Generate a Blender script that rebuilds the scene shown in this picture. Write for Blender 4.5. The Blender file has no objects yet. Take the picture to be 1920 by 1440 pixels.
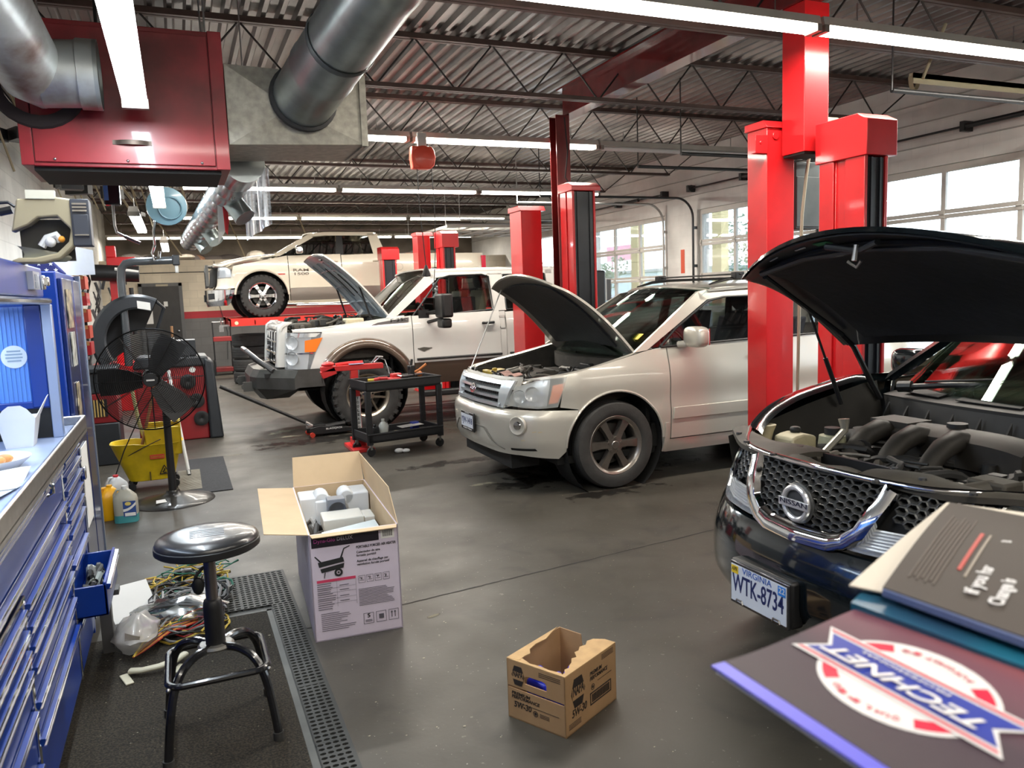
import bpy, bmesh, math, random
from mathutils import Vector, Matrix
PI = math.pi
R = math.radians
rnd = random.Random(7)
scene = bpy.context.scene
COL = bpy.data.collections.new('garage'); scene.collection.children.link(COL)

# ------------------------------------------------------------------ materials
MATS = {}
def mat(name, col, rough=.5, metal=0., coat=0., var=0., vs=6., bump=0., bs=40., emit=0., alpha=1., spec=.5, trans=0., col2=None, thr=None, det=4.):
    if name in MATS: return MATS[name]
    m = bpy.data.materials.new(name); m.use_nodes = True
    nt = m.node_tree; N = nt.nodes; L = nt.links
    b = N['Principled BSDF']
    c = (*col, 1)
    b.inputs['Base Color'].default_value = c
    b.inputs['Roughness'].default_value = rough
    b.inputs['Metallic'].default_value = metal
    b.inputs['Coat Weight'].default_value = coat
    b.inputs['Coat Roughness'].default_value = .06
    b.inputs['Specular IOR Level'].default_value = spec
    b.inputs['Alpha'].default_value = alpha
    b.inputs['Transmission Weight'].default_value = trans
    if emit:
        b.inputs['Emission Color'].default_value = c
        b.inputs['Emission Strength'].default_value = emit
    tc = N.new('ShaderNodeTexCoord')
    if var or col2:
        n = N.new('ShaderNodeTexNoise'); n.inputs['Scale'].default_value = vs; n.inputs['Detail'].default_value = det
        L.new(tc.outputs['Object'], n.inputs['Vector'])
        r = N.new('ShaderNodeValToRGB')
        a, z = (thr if thr else (.3, .7))
        r.color_ramp.elements[0].position = a; r.color_ramp.elements[1].position = z
        d = col2 if col2 else tuple(x*(1-var) for x in col)
        r.color_ramp.elements[0].color = (*d, 1); r.color_ramp.elements[1].color = c
        L.new(n.outputs['Fac'], r.inputs['Fac']); L.new(r.outputs['Color'], b.inputs['Base Color'])
    if bump:
        n2 = N.new('ShaderNodeTexNoise'); n2.inputs['Scale'].default_value = bs
        L.new(tc.outputs['Object'], n2.inputs['Vector'])
        bp = N.new('ShaderNodeBump'); bp.inputs['Strength'].default_value = bump; bp.inputs['Distance'].default_value = .01
        L.new(n2.outputs['Fac'], bp.inputs['Height']); L.new(bp.outputs['Normal'], b.inputs['Normal'])
    MATS[name] = m
    return m

def glassmat(name, tint, fac=.12, rough=.02, gloss=(1, 1, 1)):
    if name in MATS: return MATS[name]
    m = bpy.data.materials.new(name); m.use_nodes = True
    nt = m.node_tree; N = nt.nodes; L = nt.links; N.remove(N['Principled BSDF'])
    t = N.new('ShaderNodeBsdfTransparent'); t.inputs['Color'].default_value = (*tint, 1)
    g = N.new('ShaderNodeBsdfGlossy'); g.inputs['Roughness'].default_value = rough; g.inputs['Color'].default_value = (*gloss, 1)
    lw = N.new('ShaderNodeLayerWeight'); lw.inputs['Blend'].default_value = .3
    mp = N.new('ShaderNodeMapRange'); mp.inputs['To Min'].default_value = fac; mp.inputs['To Max'].default_value = .85
    mx = N.new('ShaderNodeMixShader')
    L.new(lw.outputs['Fresnel'], mp.inputs['Value']); L.new(mp.outputs['Result'], mx.inputs['Fac'])
    L.new(t.outputs[0], mx.inputs[1]); L.new(g.outputs[0], mx.inputs[2])
    L.new(mx.outputs[0], N['Material Output'].inputs['Surface'])
    MATS[name] = m
    return m

# ------------------------------------------------------------------ mesh builder
def frame(d):
    d = Vector(d).normalized()
    a = Vector((0, 0, 1)) if abs(d.z) < .9 else Vector((1, 0, 0))
    u = d.cross(a).normalized(); v = d.cross(u).normalized()
    return u, v
class MB:
    def __init__(s): s.v = []; s.f = []; s.m = []; s.xf = None
    def add(s, vs, fs, mi=0):
        o = len(s.v)
        if s.xf is not None: vs = [s.xf @ Vector(p) for p in vs]
        s.v += [tuple(p) for p in vs]
        for f in fs: s.f.append(tuple(i+o for i in f)); s.m.append(mi)
        return s
    def bx(s, x0, x1, y0, y1, z0, z1, mi=0, rot=None, piv=None):
        vs = [(x0,y0,z0),(x1,y0,z0),(x1,y1,z0),(x0,y1,z0),(x0,y0,z1),(x1,y0,z1),(x1,y1,z1),(x0,y1,z1)]
        if rot is not None:
            c = Vector(piv if piv else ((x0+x1)/2,(y0+y1)/2,(z0+z1)/2))
            vs = [rot @ (Vector(p)-c)+c for p in vs]
        return s.add(vs, [(0,3,2,1),(4,5,6,7),(0,1,5,4),(1,2,6,5),(2,3,7,6),(3,0,4,7)], mi)
    def box(s, c, d, mi=0, rot=None):
        return s.bx(c[0]-d[0]/2,c[0]+d[0]/2,c[1]-d[1]/2,c[1]+d[1]/2,c[2]-d[2]/2,c[2]+d[2]/2,mi,rot)
    def tube(s, pts, r, n=8, mi=0, closed=False, flat=None):
        P = [Vector(p) for p in pts]; k = len(P)
        rr = r if isinstance(r, (list, tuple)) else [r]*k
        T = []
        for i in range(k):
            if closed: t = P[(i+1) % k]-P[i-1]
            else: t = P[min(i+1,k-1)]-P[max(i-1,0)]
            T.append(t.normalized() if t.length > 1e-9 else Vector((0,0,1)))
        u, v = frame(T[0]); vs = []
        for i in range(k):
            u = (u - T[i]*u.dot(T[i]))
            if u.length < 1e-6: u, _ = frame(T[i])
            u.normalize(); w = T[i].cross(u)
            for j in range(n):
                a = 2*PI*j/n
                vs.append(P[i]+(u*math.cos(a)+w*math.sin(a)*(flat or 1))*rr[i])
        fs = []
        for i in range(k if closed else k-1):
            i2 = (i+1) % k
            for j in range(n): fs.append((i*n+j, i*n+(j+1) % n, i2*n+(j+1) % n, i2*n+j))
        if not closed: fs += [tuple(range(n-1,-1,-1)), tuple(range((k-1)*n, k*n))]
        return s.add(vs, fs, mi)
    def cyl(s, p0, p1, r, r1=None, n=20, mi=0): return s.tube([p0, p1], [r, r if r1 is None else r1], n, mi)
    def lathe(s, prof, o=(0,0,0), ax=(0,0,1), n=32, mi=0, caps=False, a0=0, a1=2*PI):
        o = Vector(o); ax = Vector(ax).normalized(); u, v = frame(ax); vs = []; full = abs(a1-a0-2*PI) < 1e-6
        m = n if full else n+1
        for r, h in prof:
            for j in range(m):
                a = a0+(a1-a0)*j/n
                vs.append(o+ax*h+(u*math.cos(a)+v*math.sin(a))*r)
        fs = []
        for i in range(len(prof)-1):
            for j in range(n): fs.append((i*m+j, i*m+(j+1) % m, (i+1)*m+(j+1) % m, (i+1)*m+j))
        if caps: fs += [tuple(range(m)), tuple(range((len(prof)-1)*m, len(prof)*m))]
        return s.add(vs, fs, mi)
    def prism(s, poly, o, u, v, w, mi=0):
        o = Vector(o); u = Vector(u); v = Vector(v); w = Vector(w); n = len(poly)
        vs = [o+u*a+v*b for a, b in poly]+[o+u*a+v*b+w for a, b in poly]
        fs = [tuple(range(n-1,-1,-1)), tuple(range(n, 2*n))]+[(i,(i+1) % n,n+(i+1) % n,n+i) for i in range(n)]
        return s.add(vs, fs, mi)
    def grid(s, fn, nu, nv, mi=0, cu=False):
        vs = [fn(i/nu, j/nv) for i in range(nu+1) for j in range(nv+1)]
        return s.add(vs, [(i*(nv+1)+j, (i+1)*(nv+1)+j, (i+1)*(nv+1)+j+1, i*(nv+1)+j+1) for i in range(nu) for j in range(nv)], mi)
    def slab(s, fn, nu, nv, t, mi=0):
        """closed sheet: grid fn(u,v)->point with thickness vector fn t(u,v) or vector"""
        tv = t if callable(t) else (lambda u, v: Vector(t))
        a = [Vector(fn(i/nu, j/nv)) for i in range(nu+1) for j in range(nv+1)]
        b = [a[i*(nv+1)+j]+tv(i/nu, j/nv) for i in range(nu+1) for j in range(nv+1)]
        K = len(a); fs = []
        q = lambda i, j: i*(nv+1)+j
        for i in range(nu):
            for j in range(nv):
                fs.append((q(i,j),q(i+1,j),q(i+1,j+1),q(i,j+1))); fs.append(tuple(K+x for x in (q(i,j),q(i,j+1),q(i+1,j+1),q(i+1,j))))
        for i in range(nu):
            for j in (0, nv): fs.append((q(i,j),q(i+1,j),K+q(i+1,j),K+q(i,j)))
        for j in range(nv):
            for i in (0, nu): fs.append((q(i,j),q(i,j+1),K+q(i,j+1),K+q(i,j)))
        return s.add(a+b, fs, mi)
    def ball(s, c, r, n=12, m=8, mi=0):
        c = Vector(c); rr = r if isinstance(r, (tuple, list)) else (r, r, r); vs = []
        for i in range(1, m):
            t = PI*i/m
            for j in range(n):
                a = 2*PI*j/n; vs.append(c+Vector((rr[0]*math.sin(t)*math.cos(a), rr[1]*math.sin(t)*math.sin(a), rr[2]*math.cos(t))))
        vs += [c+Vector((0,0,rr[2])), c-Vector((0,0,rr[2]))]; a = len(vs)-2; b = a+1
        fs = [(i*n+j, i*n+(j+1) % n, (i+1)*n+(j+1) % n, (i+1)*n+j) for i in range(m-2) for j in range(n)]
        fs += [(a, j, (j+1) % n) for j in range(n)]+[(b, (m-2)*n+(j+1) % n, (m-2)*n+j) for j in range(n)]
        return s.add(vs, fs, mi)
    def sball(s, c, r, e=.55, n=24, m=14, mi=0):
        f = lambda q: math.copysign(abs(q)**e, q); vs = []
        for i in range(m+1):
            t = -PI/2+PI*i/m
            for j in range(n): a = 2*PI*j/n; vs.append((c[0]+r[0]*f(math.cos(t))*f(math.cos(a)), c[1]+r[1]*f(math.cos(t))*f(math.sin(a)), c[2]+r[2]*f(math.sin(t))))
        return s.add(vs, [(i*n+j, i*n+(j+1) % n, (i+1)*n+(j+1) % n, (i+1)*n+j) for i in range(m) for j in range(n)], mi)
    def build(s, name, mats, parent=None, smooth=35, bevel=0., seg=2, weld=False, loc=None, sub=0):
        me = bpy.data.meshes.new(name); me.from_pydata(s.v, [], s.f)
        if not isinstance(mats, (list, tuple)): mats = [mats]
        for m in mats: me.materials.append(m)
        me.polygons.foreach_set('material_index', s.m)
        bm = bmesh.new(); bm.from_mesh(me)
        if weld: bmesh.ops.remove_doubles(bm, verts=bm.verts, dist=weld)
        bmesh.ops.recalc_face_normals(bm, faces=bm.faces)
        bm.to_mesh(me); bm.free()
        if smooth:
            me.polygons.foreach_set('use_smooth', [True]*len(me.polygons))
            me.set_sharp_from_angle(angle=R(smooth))
        o = bpy.data.objects.new(name, me); COL.objects.link(o)
        if loc is not None: o.location = loc
        if parent is not None: o.parent = parent
        if bevel:
            b = o.modifiers.new('bevel', 'BEVEL'); b.width = bevel; b.segments = seg; b.limit_method = 'ANGLE'; b.angle_limit = R(40)
            b.harden_normals = False
        if sub:
            b = o.modifiers.new('sub', 'SUBSURF'); b.levels = sub; b.render_levels = sub
        return o

def tag(o, label, cat, group=None, kind=None):
    o['label'] = label; o['category'] = cat
    if group: o['group'] = group
    if kind: o['kind'] = kind
    return o
def thing(name, label, cat, loc=(0,0,0), rz=0, group=None):
    o = bpy.data.objects.new(name, None); COL.objects.link(o); o.location = loc; o.rotation_euler = (0,0,rz)
    o.empty_display_size = .1
    return tag(o, label, cat, group)
def struct(name, mb, m, **k):
    o = mb.build(name, m, **k); o['kind'] = 'structure'; return o
def kids(o): return [c for c in COL.objects if c.parent == o]
def copy_tree(o, parent=None):
    c = o.copy(); COL.objects.link(c); c.parent = parent
    for ch in kids(o): copy_tree(ch, c)
    return c
def dup(o, loc, rz=None, label=None, scale=None):
    c = copy_tree(o); c.location = loc
    if rz is not None: c.rotation_euler = (c.rotation_euler[0], c.rotation_euler[1], rz)
    if label: c['label'] = label
    if scale: c.scale = scale
    return c

def text(name, body, m, parent, o, u, v, size, ext=.0006, align='LEFT', width=None, bold=0., shear=0., valign='BOTTOM'):
    """lettering as a mesh: o origin (baseline start), u reading direction, v up direction"""
    cu = bpy.data.curves.new(name, 'FONT'); cu.body = body; cu.size = 1.; cu.extrude = ext/size; cu.offset = bold; cu.shear = shear
    cu.align_x = align; cu.align_y = valign; cu.resolution_u = 3
    t = bpy.data.objects.new(name, cu); COL.objects.link(t)
    dg = bpy.context.evaluated_depsgraph_get(); dg.update()
    me = bpy.data.meshes.new_from_object(t.evaluated_get(dg)); me.name = name
    bpy.data.objects.remove(t); bpy.data.curves.remove(cu)
    u = Vector(u).normalized(); v = Vector(v).normalized(); w = u.cross(v)
    if len(me.vertices):
        xs = [p.co.x for p in me.vertices]; w0 = max(xs)-min(xs)
        sx = size if width is None else width/max(w0, 1e-6)
        for p in me.vertices:
            c = p.co.copy(); p.co = Vector(o)+u*c.x*sx+v*c.y*size+w*c.z*size
    me.materials.clear(); me.materials.append(m)
    ob = bpy.data.objects.new(name, me); COL.objects.link(ob)
    if parent is not None: ob.parent = parent
    return ob

def lerp(a, b, t): return a+(b-a)*t
def interp(tab, x):
    if x <= tab[0][0]: return tab[0][1]
    for (a, p), (b, q) in zip(tab, tab[1:]):
        if x <= b: return p+(q-p)*(x-a)/(b-a) if b > a else q
    return tab[-1][1]
def sinterp(tab, x):
    """smooth (monotone cubic) interpolation"""
    n = len(tab)
    if x <= tab[0][0]: return tab[0][1]
    if x >= tab[-1][0]: return tab[-1][1]
    d = [(tab[i+1][1]-tab[i][1])/(tab[i+1][0]-tab[i][0]) for i in range(n-1)]
    m = [d[0]]+[0 if d[i-1]*d[i] <= 0 else 2*d[i-1]*d[i]/(d[i-1]+d[i]) for i in range(1, n-1)]+[d[-1]]
    for i in range(n-1):
        if x <= tab[i+1][0]:
            h = tab[i+1][0]-tab[i][0]; t = (x-tab[i][0])/h
            return ((2*t**3-3*t**2+1)*tab[i][1]+(t**3-2*t**2+t)*h*m[i]+(-2*t**3+3*t**2)*tab[i+1][1]+(t**3-t**2)*h*m[i+1])
def smooth(a, b, x):
    t = min(1, max(0, (x-a)/(b-a))); return t*t*(3-2*t)

# ------------------------------------------------------------------ palette (linear colours)
BLACK = mat('black_plastic', (.012,.012,.013), .45, var=.3, vs=20)
RUBBER = mat('tyre_rubber', (.038,.037,.035), .75, var=.35, vs=14, bump=.15, bs=60)
CHROME = mat('chrome', (.78,.79,.81), .07, 1.)
STEEL = mat('brushed_steel', (.5,.5,.5), .28, 1., var=.2, vs=30)
GALV = mat('galvanised_metal', (.42,.47,.46), .32, .85, var=.35, vs=5, bump=.1, bs=18)
GALV2 = mat('spangled_sheet_metal', (.46,.44,.38), .45, .6, var=.35, vs=22, bump=.05, bs=30)
RED = mat('red_lift_paint', (.62,.012,.016), .33, 0, .4, var=.18, vs=4)
DKRED = mat('dark_red_steel_paint', (.2,.022,.022), .4, 0, .2, var=.3, vs=6)
BLUE = mat('blue_toolbox_paint', (.003,.036,.27), .34, 0, .2, var=.2, vs=5)
DKBLUE = mat('dark_blue_gap', (.004,.012,.08), .4)
LTBLUE = mat('light_blue_ribbed_panel', (.10,.27,.72), .35, 0, .3)
WHITEP = mat('white_plastic', (.72,.72,.70), .45, var=.08)
PAPER = mat('white_paper', (.76,.75,.72), .7, var=.06)
CARD = mat('brown_cardboard', (.41,.245,.12), .8, var=.14, vs=9, bump=.06, bs=90)
CARDL = mat('light_cardboard', (.60,.44,.27), .8, var=.1, vs=7)
INK = mat('black_ink', (.015,.015,.016), .6)
YEL = mat('yellow_plastic', (.70,.50,.012), .4, var=.3, vs=9)
DARK = mat('deep_black', (.004,.004,.004), .7)
GREYP = mat('grey_plastic', (.11,.11,.11), .5, var=.2)
WIRE = mat('black_cable', (.014,.014,.015), .5)
ORANGE = mat('orange_plastic', (.85,.16,.02), .4)
ALU = mat('cast_aluminium', (.32,.31,.29), .42, .75, var=.3, vs=18)
DIRTB = mat('dusty_black_plastic', (.058,.051,.040), .65, var=.45, vs=10, bump=.08, bs=50)
# ------------------------------------------------------------------ camera
cam = bpy.data.cameras.new('camera'); co = bpy.data.objects.new('camera', cam); COL.objects.link(co)
yaw, pitch, roll = .399, .1163, -.03637
f_ = Vector((math.sin(yaw)*math.cos(pitch), math.cos(yaw)*math.cos(pitch), -math.sin(pitch)))
r_ = Vector((math.cos(yaw), -math.sin(yaw), 0)); u_ = r_.cross(f_)
r2 = r_*math.cos(roll)+u_*math.sin(roll); u2 = -r_*math.sin(roll)+u_*math.cos(roll)
mw = Matrix((r2, u2, -f_)).transposed().to_4x4(); mw.translation = Vector((0, 0, 1.65))
co.matrix_world = mw
cam.sensor_width = 36; cam.lens = 1466/1920*36; cam.clip_start = .05; cam.clip_end = 300
cam.dof.use_dof = True; cam.dof.focus_distance = 5.2; cam.dof.aperture_fstop = 5.0
scene.camera = co
scene.view_settings.view_transform = 'Standard'; scene.view_settings.look = 'None'
scene.view_settings.exposure = .75; scene.view_settings.gamma = 1
scene.cycles.use_denoising = True; scene.cycles.use_adaptive_sampling = True; scene.cycles.adaptive_threshold = .02
scene.cycles.max_bounces = 7; scene.cycles.transparent_max_bounces = 12
scene.cycles.caustics_reflective = False; scene.cycles.caustics_refractive = False
scene.cycles.sample_clamp_indirect = 6
# ------------------------------------------------------------------ sky
w = bpy.data.worlds.new('sky'); scene.world = w; w.use_nodes = True
bg = w.node_tree.nodes['Background']; bg.inputs['Color'].default_value = (.86, .93, 1, 1); bg.inputs['Strength'].default_value = 5.5

# ------------------------------------------------------------------ room shell
XL, XR, YF, YB, YL, ZC = -1.66, 9.0, -3.2, 21.5, 24.3, 4.15
def floor_mat():
    m = bpy.data.materials.new('worn_grey_floor_paint'); m.use_nodes = True
    nt = m.node_tree; N = nt.nodes; L = nt.links; b = N['Principled BSDF']
    tc = N.new('ShaderNodeTexCoord')
    def noise(sc, det, a, z, dist=0):
        n = N.new('ShaderNodeTexNoise'); n.inputs['Scale'].default_value = sc; n.inputs['Detail'].default_value = det; n.inputs['Distortion'].default_value = dist
        L.new(tc.outputs['Object'], n.inputs['Vector'])
        r = N.new('ShaderNodeMapRange'); r.inputs['From Min'].default_value = a; r.inputs['From Max'].default_value = z
        L.new(n.outputs['Fac'], r.inputs['Value']); return r.outputs['Result']
    def mix(fac, a, c):
        x = N.new('ShaderNodeMix'); x.data_type = 'RGBA'
        L.new(fac, x.inputs['Factor'])
        if isinstance(a, tuple): x.inputs['A'].default_value = (*a, 1)
        else: L.new(a, x.inputs['A'])
        x.inputs['B'].default_value = (*c, 1); return x.outputs['Result']
    base = mix(noise(.5, 5, .35, .65, .5), (.047,.042,.033), (.068,.061,.049))
    base = mix(noise(3, 6, .55, .8, 1.), base, (.031,.028,.024))
    base = mix(noise(26, 2, .70, .76), base, (.13,.12,.10))
    base = mix(noise(90, 1, .76, .80), base, (.4,.38,.34))
    L.new(base, b.inputs['Base Color'])
    rr = N.new('ShaderNodeMapRange'); rr.inputs['To Min'].default_value = .38; rr.inputs['To Max'].default_value = .58
    L.new(noise(2.2, 6, .3, .7), rr.inputs['Value']); L.new(rr.outputs['Result'], b.inputs['Roughness'])
    bp = N.new('ShaderNodeBump'); bp.inputs['Strength'].default_value = .12; bp.inputs['Distance'].default_value = .004
    L.new(noise(45, 4, 0, 1), bp.inputs['Height']); L.new(bp.outputs['Normal'], b.inputs['Normal'])
    return m
FLOOR = floor_mat()
def block_mat(name, bands, mortar=.82):
    """painted concrete block: bands [(z, colour)...] in world height, joints as bump and slight tone"""
    m = bpy.data.materials.new(name); m.use_nodes = True
    nt = m.node_tree; N = nt.nodes; L = nt.links; b = N['Principled BSDF']
    tc = N.new('ShaderNodeTexCoord'); sp = N.new('ShaderNodeSeparateXYZ'); L.new(tc.outputs['Object'], sp.inputs[0])
    ad = N.new('ShaderNodeMath'); ad.operation = 'ADD'; L.new(sp.outputs['X'], ad.inputs[0]); L.new(sp.outputs['Y'], ad.inputs[1])
    cb = N.new('ShaderNodeCombineXYZ'); L.new(ad.outputs[0], cb.inputs['X']); L.new(sp.outputs['Z'], cb.inputs['Y'])
    br = N.new('ShaderNodeTexBrick'); br.inputs['Scale'].default_value = 1; br.inputs['Brick Width'].default_value = .4; br.inputs['Row Height'].default_value = .2
    br.inputs['Mortar Size'].default_value = .006; br.inputs['Color1'].default_value = (1,1,1,1); br.inputs['Color2'].default_value = (.94,.94,.94,1); br.inputs['Mortar'].default_value = (mortar,)*3+(1,)
    L.new(cb.outputs[0], br.inputs['Vector'])
    rp = N.new('ShaderNodeValToRGB'); rp.color_ramp.interpolation = 'CONSTANT'
    dv = N.new('ShaderNodeMath'); dv.operation = 'DIVIDE'; dv.inputs[1].default_value = 5.; L.new(sp.outputs['Z'], dv.inputs[0]); L.new(dv.outputs[0], rp.inputs['Fac'])
    el = rp.color_ramp.elements
    el[0].position = 0; el[0].color = (*bands[0][1], 1); el[1].position = .999; el[1].color = (*bands[-1][1], 1)
    for z, c in bands[1:]:
        e = el.new(z/5.); e.color = (*c, 1)
    ns = N.new('ShaderNodeTexNoise'); ns.inputs['Scale'].default_value = 1.7; ns.inputs['Detail'].default_value = 7; L.new(tc.outputs['Object'], ns.inputs['Vector'])
    mr = N.new('ShaderNodeMapRange'); mr.inputs['From Min'].default_value = .3; mr.inputs['From Max'].default_value = .7; mr.inputs['To Min'].default_value = .74; mr.inputs['To Max'].default_value = 1
    L.new(ns.outputs['Fac'], mr.inputs['Value'])
    m1 = N.new('ShaderNodeMix'); m1.data_type = 'RGBA'; m1.blend_type = 'MULTIPLY'; m1.inputs['Factor'].default_value = 1
    L.new(rp.outputs['Color'], m1.inputs['A']); L.new(br.outputs['Color'], m1.inputs['B'])
    m2 = N.new('ShaderNodeVectorMath'); m2.operation = 'SCALE'; L.new(m1.outputs['Result'], m2.inputs[0]); L.new(mr.outputs['Result'], m2.inputs['Scale'])
    L.new(m2.outputs[0], b.inputs['Base Color']); b.inputs['Roughness'].default_value = .6
    bp = N.new('ShaderNodeBump'); bp.inputs['Strength'].default_value = .5; bp.inputs['Distance'].default_value = .006
    L.new(br.outputs['Color'], bp.inputs['Height']); L.new(bp.outputs['Normal'], b.inputs['Normal'])
    return m
CREAM = (.74,.65,.50); WHT = (.74,.72,.68)
WBACK = block_mat('painted_block_back', [(0,(.15,.145,.14)),(1.27,(.42,.02,.03)),(1.46,CREAM)])
WLEFT = block_mat('painted_block_left', [(0,(.25,.25,.25)),(1.27,(.72,.70,.64)),(1.46,(.72,.70,.65))])
WRIGHT = block_mat('painted_block_right', [(0,(.3,.3,.3)),(.9,(.86,.85,.82))], .93)
m = MB().bx(XL-.2, XR+.25, YF, YL+.2, -.15, 0); struct('floor', m, FLOOR, smooth=0)
m = MB().bx(XL-.25, XL, YF, YL+.2, 0, ZC+.1); struct('wall_left', m, WLEFT, smooth=0)
m = MB().bx(XL, XR, YB, YB+.2, 0, 2.73); m.bx(XL, XR, YB-.02, YB+.22, 2.69, 2.76, 0); struct('wall_back', m, WBACK, smooth=0)
m = MB().bx(XL, XR, YL, YL+.2, 0, ZC+.1); struct('wall_loft', m, mat('loft_wall_dusty', (.16,.13,.10), .8, var=.5, vs=2), smooth=0)
m = MB().bx(XL, XR, YF-.2, YF, 0, ZC+.1); struct('wall_front', m, WLEFT, smooth=0)
# right wall: piers and lintel round the overhead door openings (door openings in Y)
DO = [(5.15, 8.15), (9.2, 12.2), (13.25, 16.3), (17.35, 20.4), (1.1, 4.1)]
DZ = 3.05
m = MB(); ys = sorted(DO)
edges = [YF]+[v for d in ys for v in d]+[YL+.2]
for i in range(0, len(edges), 2): m.bx(XR, XR+.25, edges[i], edges[i+1], 0, DZ)
m.bx(XR, XR+.25, YF, YL+.2, DZ, ZC+.1)
struct('wall_right', m, WRIGHT, smooth=0)
# shallow pilaster ledges on the wall above the doors
m = MB()
for z in (3.32, 3.62, 3.86): m.bx(XR-.03, XR, YF, YL, z, z+.012)
struct('trim_1', m, mat('white_trim_line', (.42,.41,.39), .6), smooth=0)
# corrugated steel roof deck, ribs run along the building (Y)
m = MB(); prof = []; x = XL-.2; p = .152
while x < XR+.3:
    prof += [(x, 0), (x+.04, 0), (x+.062, .045), (x+.13, .045)]; x += p
vs = []
for (a, z) in prof: vs += [(a, YF-.2, ZC+z), (a, YL+.3, ZC+z)]
m.add(vs, [(2*i, 2*i+1, 2*i+3, 2*i+2) for i in range(len(prof)-1)])
DECK = mat('dirty_steel_deck', (.27,.25,.24), .36, .75, var=.6, vs=1.3, det=6, bump=.05, bs=8)
struct('ceiling', m, DECK, smooth=0)
# ------------------------------------------------------------------ bar joists
JST = mat('brown_joist_paint', (.10,.062,.052), .5, .1, var=.4, vs=6)
def joist():
    t = thing('bar_joist', 'brown open-web steel roof joist', 'joist', (0, 0, 0))
    a = MB(); a.bx(XL+.02, XR-.02, -.05, -.008, 4.095, ZC-.004); a.bx(XL+.02, XR-.02, .008, .05, 4.095, ZC-.004); a.build('top_chord', JST, t, smooth=0)
    b = MB(); b.bx(XL+.35, XR-.7, -.045, -.008, 3.63, 3.67); b.bx(XL+.35, XR-.7, .008, .045, 3.63, 3.67); b.build('bottom_chord', JST, t, smooth=0)
    c = MB(); x = XL+.35; n = 24; st = (XR-.7-x)/n
    pts = [(XL+.05, 0, 4.11)]
    for i in range(n+1): pts.append((x+st*i, 0, 3.65 if i % 2 == 0 else 4.11))
    pts.append((XR-.05, 0, 4.11))
    for p, q in zip(pts, pts[1:]): c.cyl(p, q, .0095, n=6)
    c.build('web', mat('black_joist_web', (.02,.017,.016), .5), t, smooth=40)
    return t
J0 = joist(); J0.location = (0, .70, 0); GJ = 'open-web joists under the roof deck'; J0['group'] = GJ
jy = [2.98, 5.26, 7.54, 9.82, 12.1, 14.4, 16.7, 19.0, 21.3, 23.4]
for y in jy: dup(J0, (0, y, 0))
ORD = ['nearest the camera', 'second from the camera', 'third from the camera', 'fourth from the camera', 'fifth from the camera', 'sixth from the camera', 'seventh from the camera', 'eighth from the camera', 'ninth from the camera', 'tenth from the camera', 'farthest, over the loft']
for k, o in enumerate(sorted([o for o in COL.objects if o.get('category') == 'joist'], key=lambda q: q.location.y)): o['label'] = 'brown open-web steel bar joist under the roof deck, '+ORD[k]
# ------------------------------------------------------------------ red beam and columns
m = MB()
for (a, b_, c, d) in ((4.46, 4.64, 3.74, 3.76), (4.46, 4.64, 4.07, 4.09), (4.543, 4.557, 3.76, 4.07)): m.bx(a, b_, YF, 8.86, c, d)
tag(m.build('roof_beam', mat('beam_red_gloss', (.22,.02,.022), .25, 0, .5, var=.3), smooth=0), 'dark red steel I-beam running front to back under the roof deck', 'beam')
def i_column(y, z0, label, ztop=3.74):
    m = MB()
    m.bx(-.09, .09, -.09, -.078, z0, ztop); m.bx(-.09, .09, .078, .09, z0, ztop); m.bx(-.006, .006, -.08, .08, z0, ztop)
    m.bx(-.13, .13, -.13, .13, 0, .015)
    return tag(m.build('steel_column', DKRED, loc=(4.42, y, 0), smooth=0), label, 'column')
i_column(8.72, 0, 'dark red steel I-column beside the lift post, holding up the roof beam')
i_column(.9, 0, 'dark red steel I-column nearest, right of the camera')
m = MB(); m.bx(-.12, .12, -.12, .12, 2.64, 3.74); m.bx(-.112, .112, -.112, .112, 2.62, 2.641, 1)
tag(m.build('column_casing', [RED, DARK], loc=(4.60, 4.86, 0), bevel=.006, smooth=0), 'bright red square steel casing hanging from the roof beam in front of the tallest lift post', 'column')
m = MB(); m.bx(4.52, 4.68, 1, 8, 3.715, 3.74)
# ------------------------------------------------------------------ overhead sectional doors
DFR = mat('door_white_frame', (.62,.60,.56), .5, var=.12)
PANE = glassmat('door_pane', (.93,.96,.97), .05, .0)
def garage_door(i, y0, y1):
    t = bpy.data.objects.new('door_%d' % i, None); COL.objects.link(t); t['kind'] = 'structure'; t.location = (XR+.06, (y0+y1)/2, 0)
    W = y1-y0; n = 5; h = DZ/n; cols = 3; m = MB(); g = MB(); hw = W/2
    for k in range(n):
        z0 = k*h; z1 = z0+h
        rl = .055 if 0 < k else .12; ru = .055 if k < n-1 else .09
        m.bx(-.025, .025, -hw, hw, z0+.003, z0+rl); m.bx(-.025, .025, -hw, hw, z1-ru, z1-.003)
        if k == 0: m.bx(-.012, .012, -hw+.05, hw-.05, z0+rl, z1-ru)
        for c in range(cols+1):
            w = .06 if 0 < c < cols else .08
            y = -hw+W*c/cols; a = max(-hw, y-w/2 if c < cols else y-w); m.bx(-.024, .024, a, min(hw, a+w), z0+rl, z1-ru)
        if k: g.bx(-.003, .003, -hw+.05, hw-.05, z0+rl, z1-ru)
    for k in range(1, n):
        for c in range(cols+1):
            y = max(-hw+.04, min(hw-.04, -hw+W*c/cols)); m.bx(-.04, -.025, y-.03, y+.03, k*h-.05, k*h+.05)
            m.cyl((-.045, y-.035, k*h), (-.045, y+.035, k*h), .012, n=8)
    m.build('door_frame', DFR, t, smooth=0); g.build('glazing', PANE, t, smooth=0)
garage_door(1, *DO[0]); garage_door(2, *DO[1]); garage_door(3, *DO[2]); garage_door(5, *DO[4])
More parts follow.
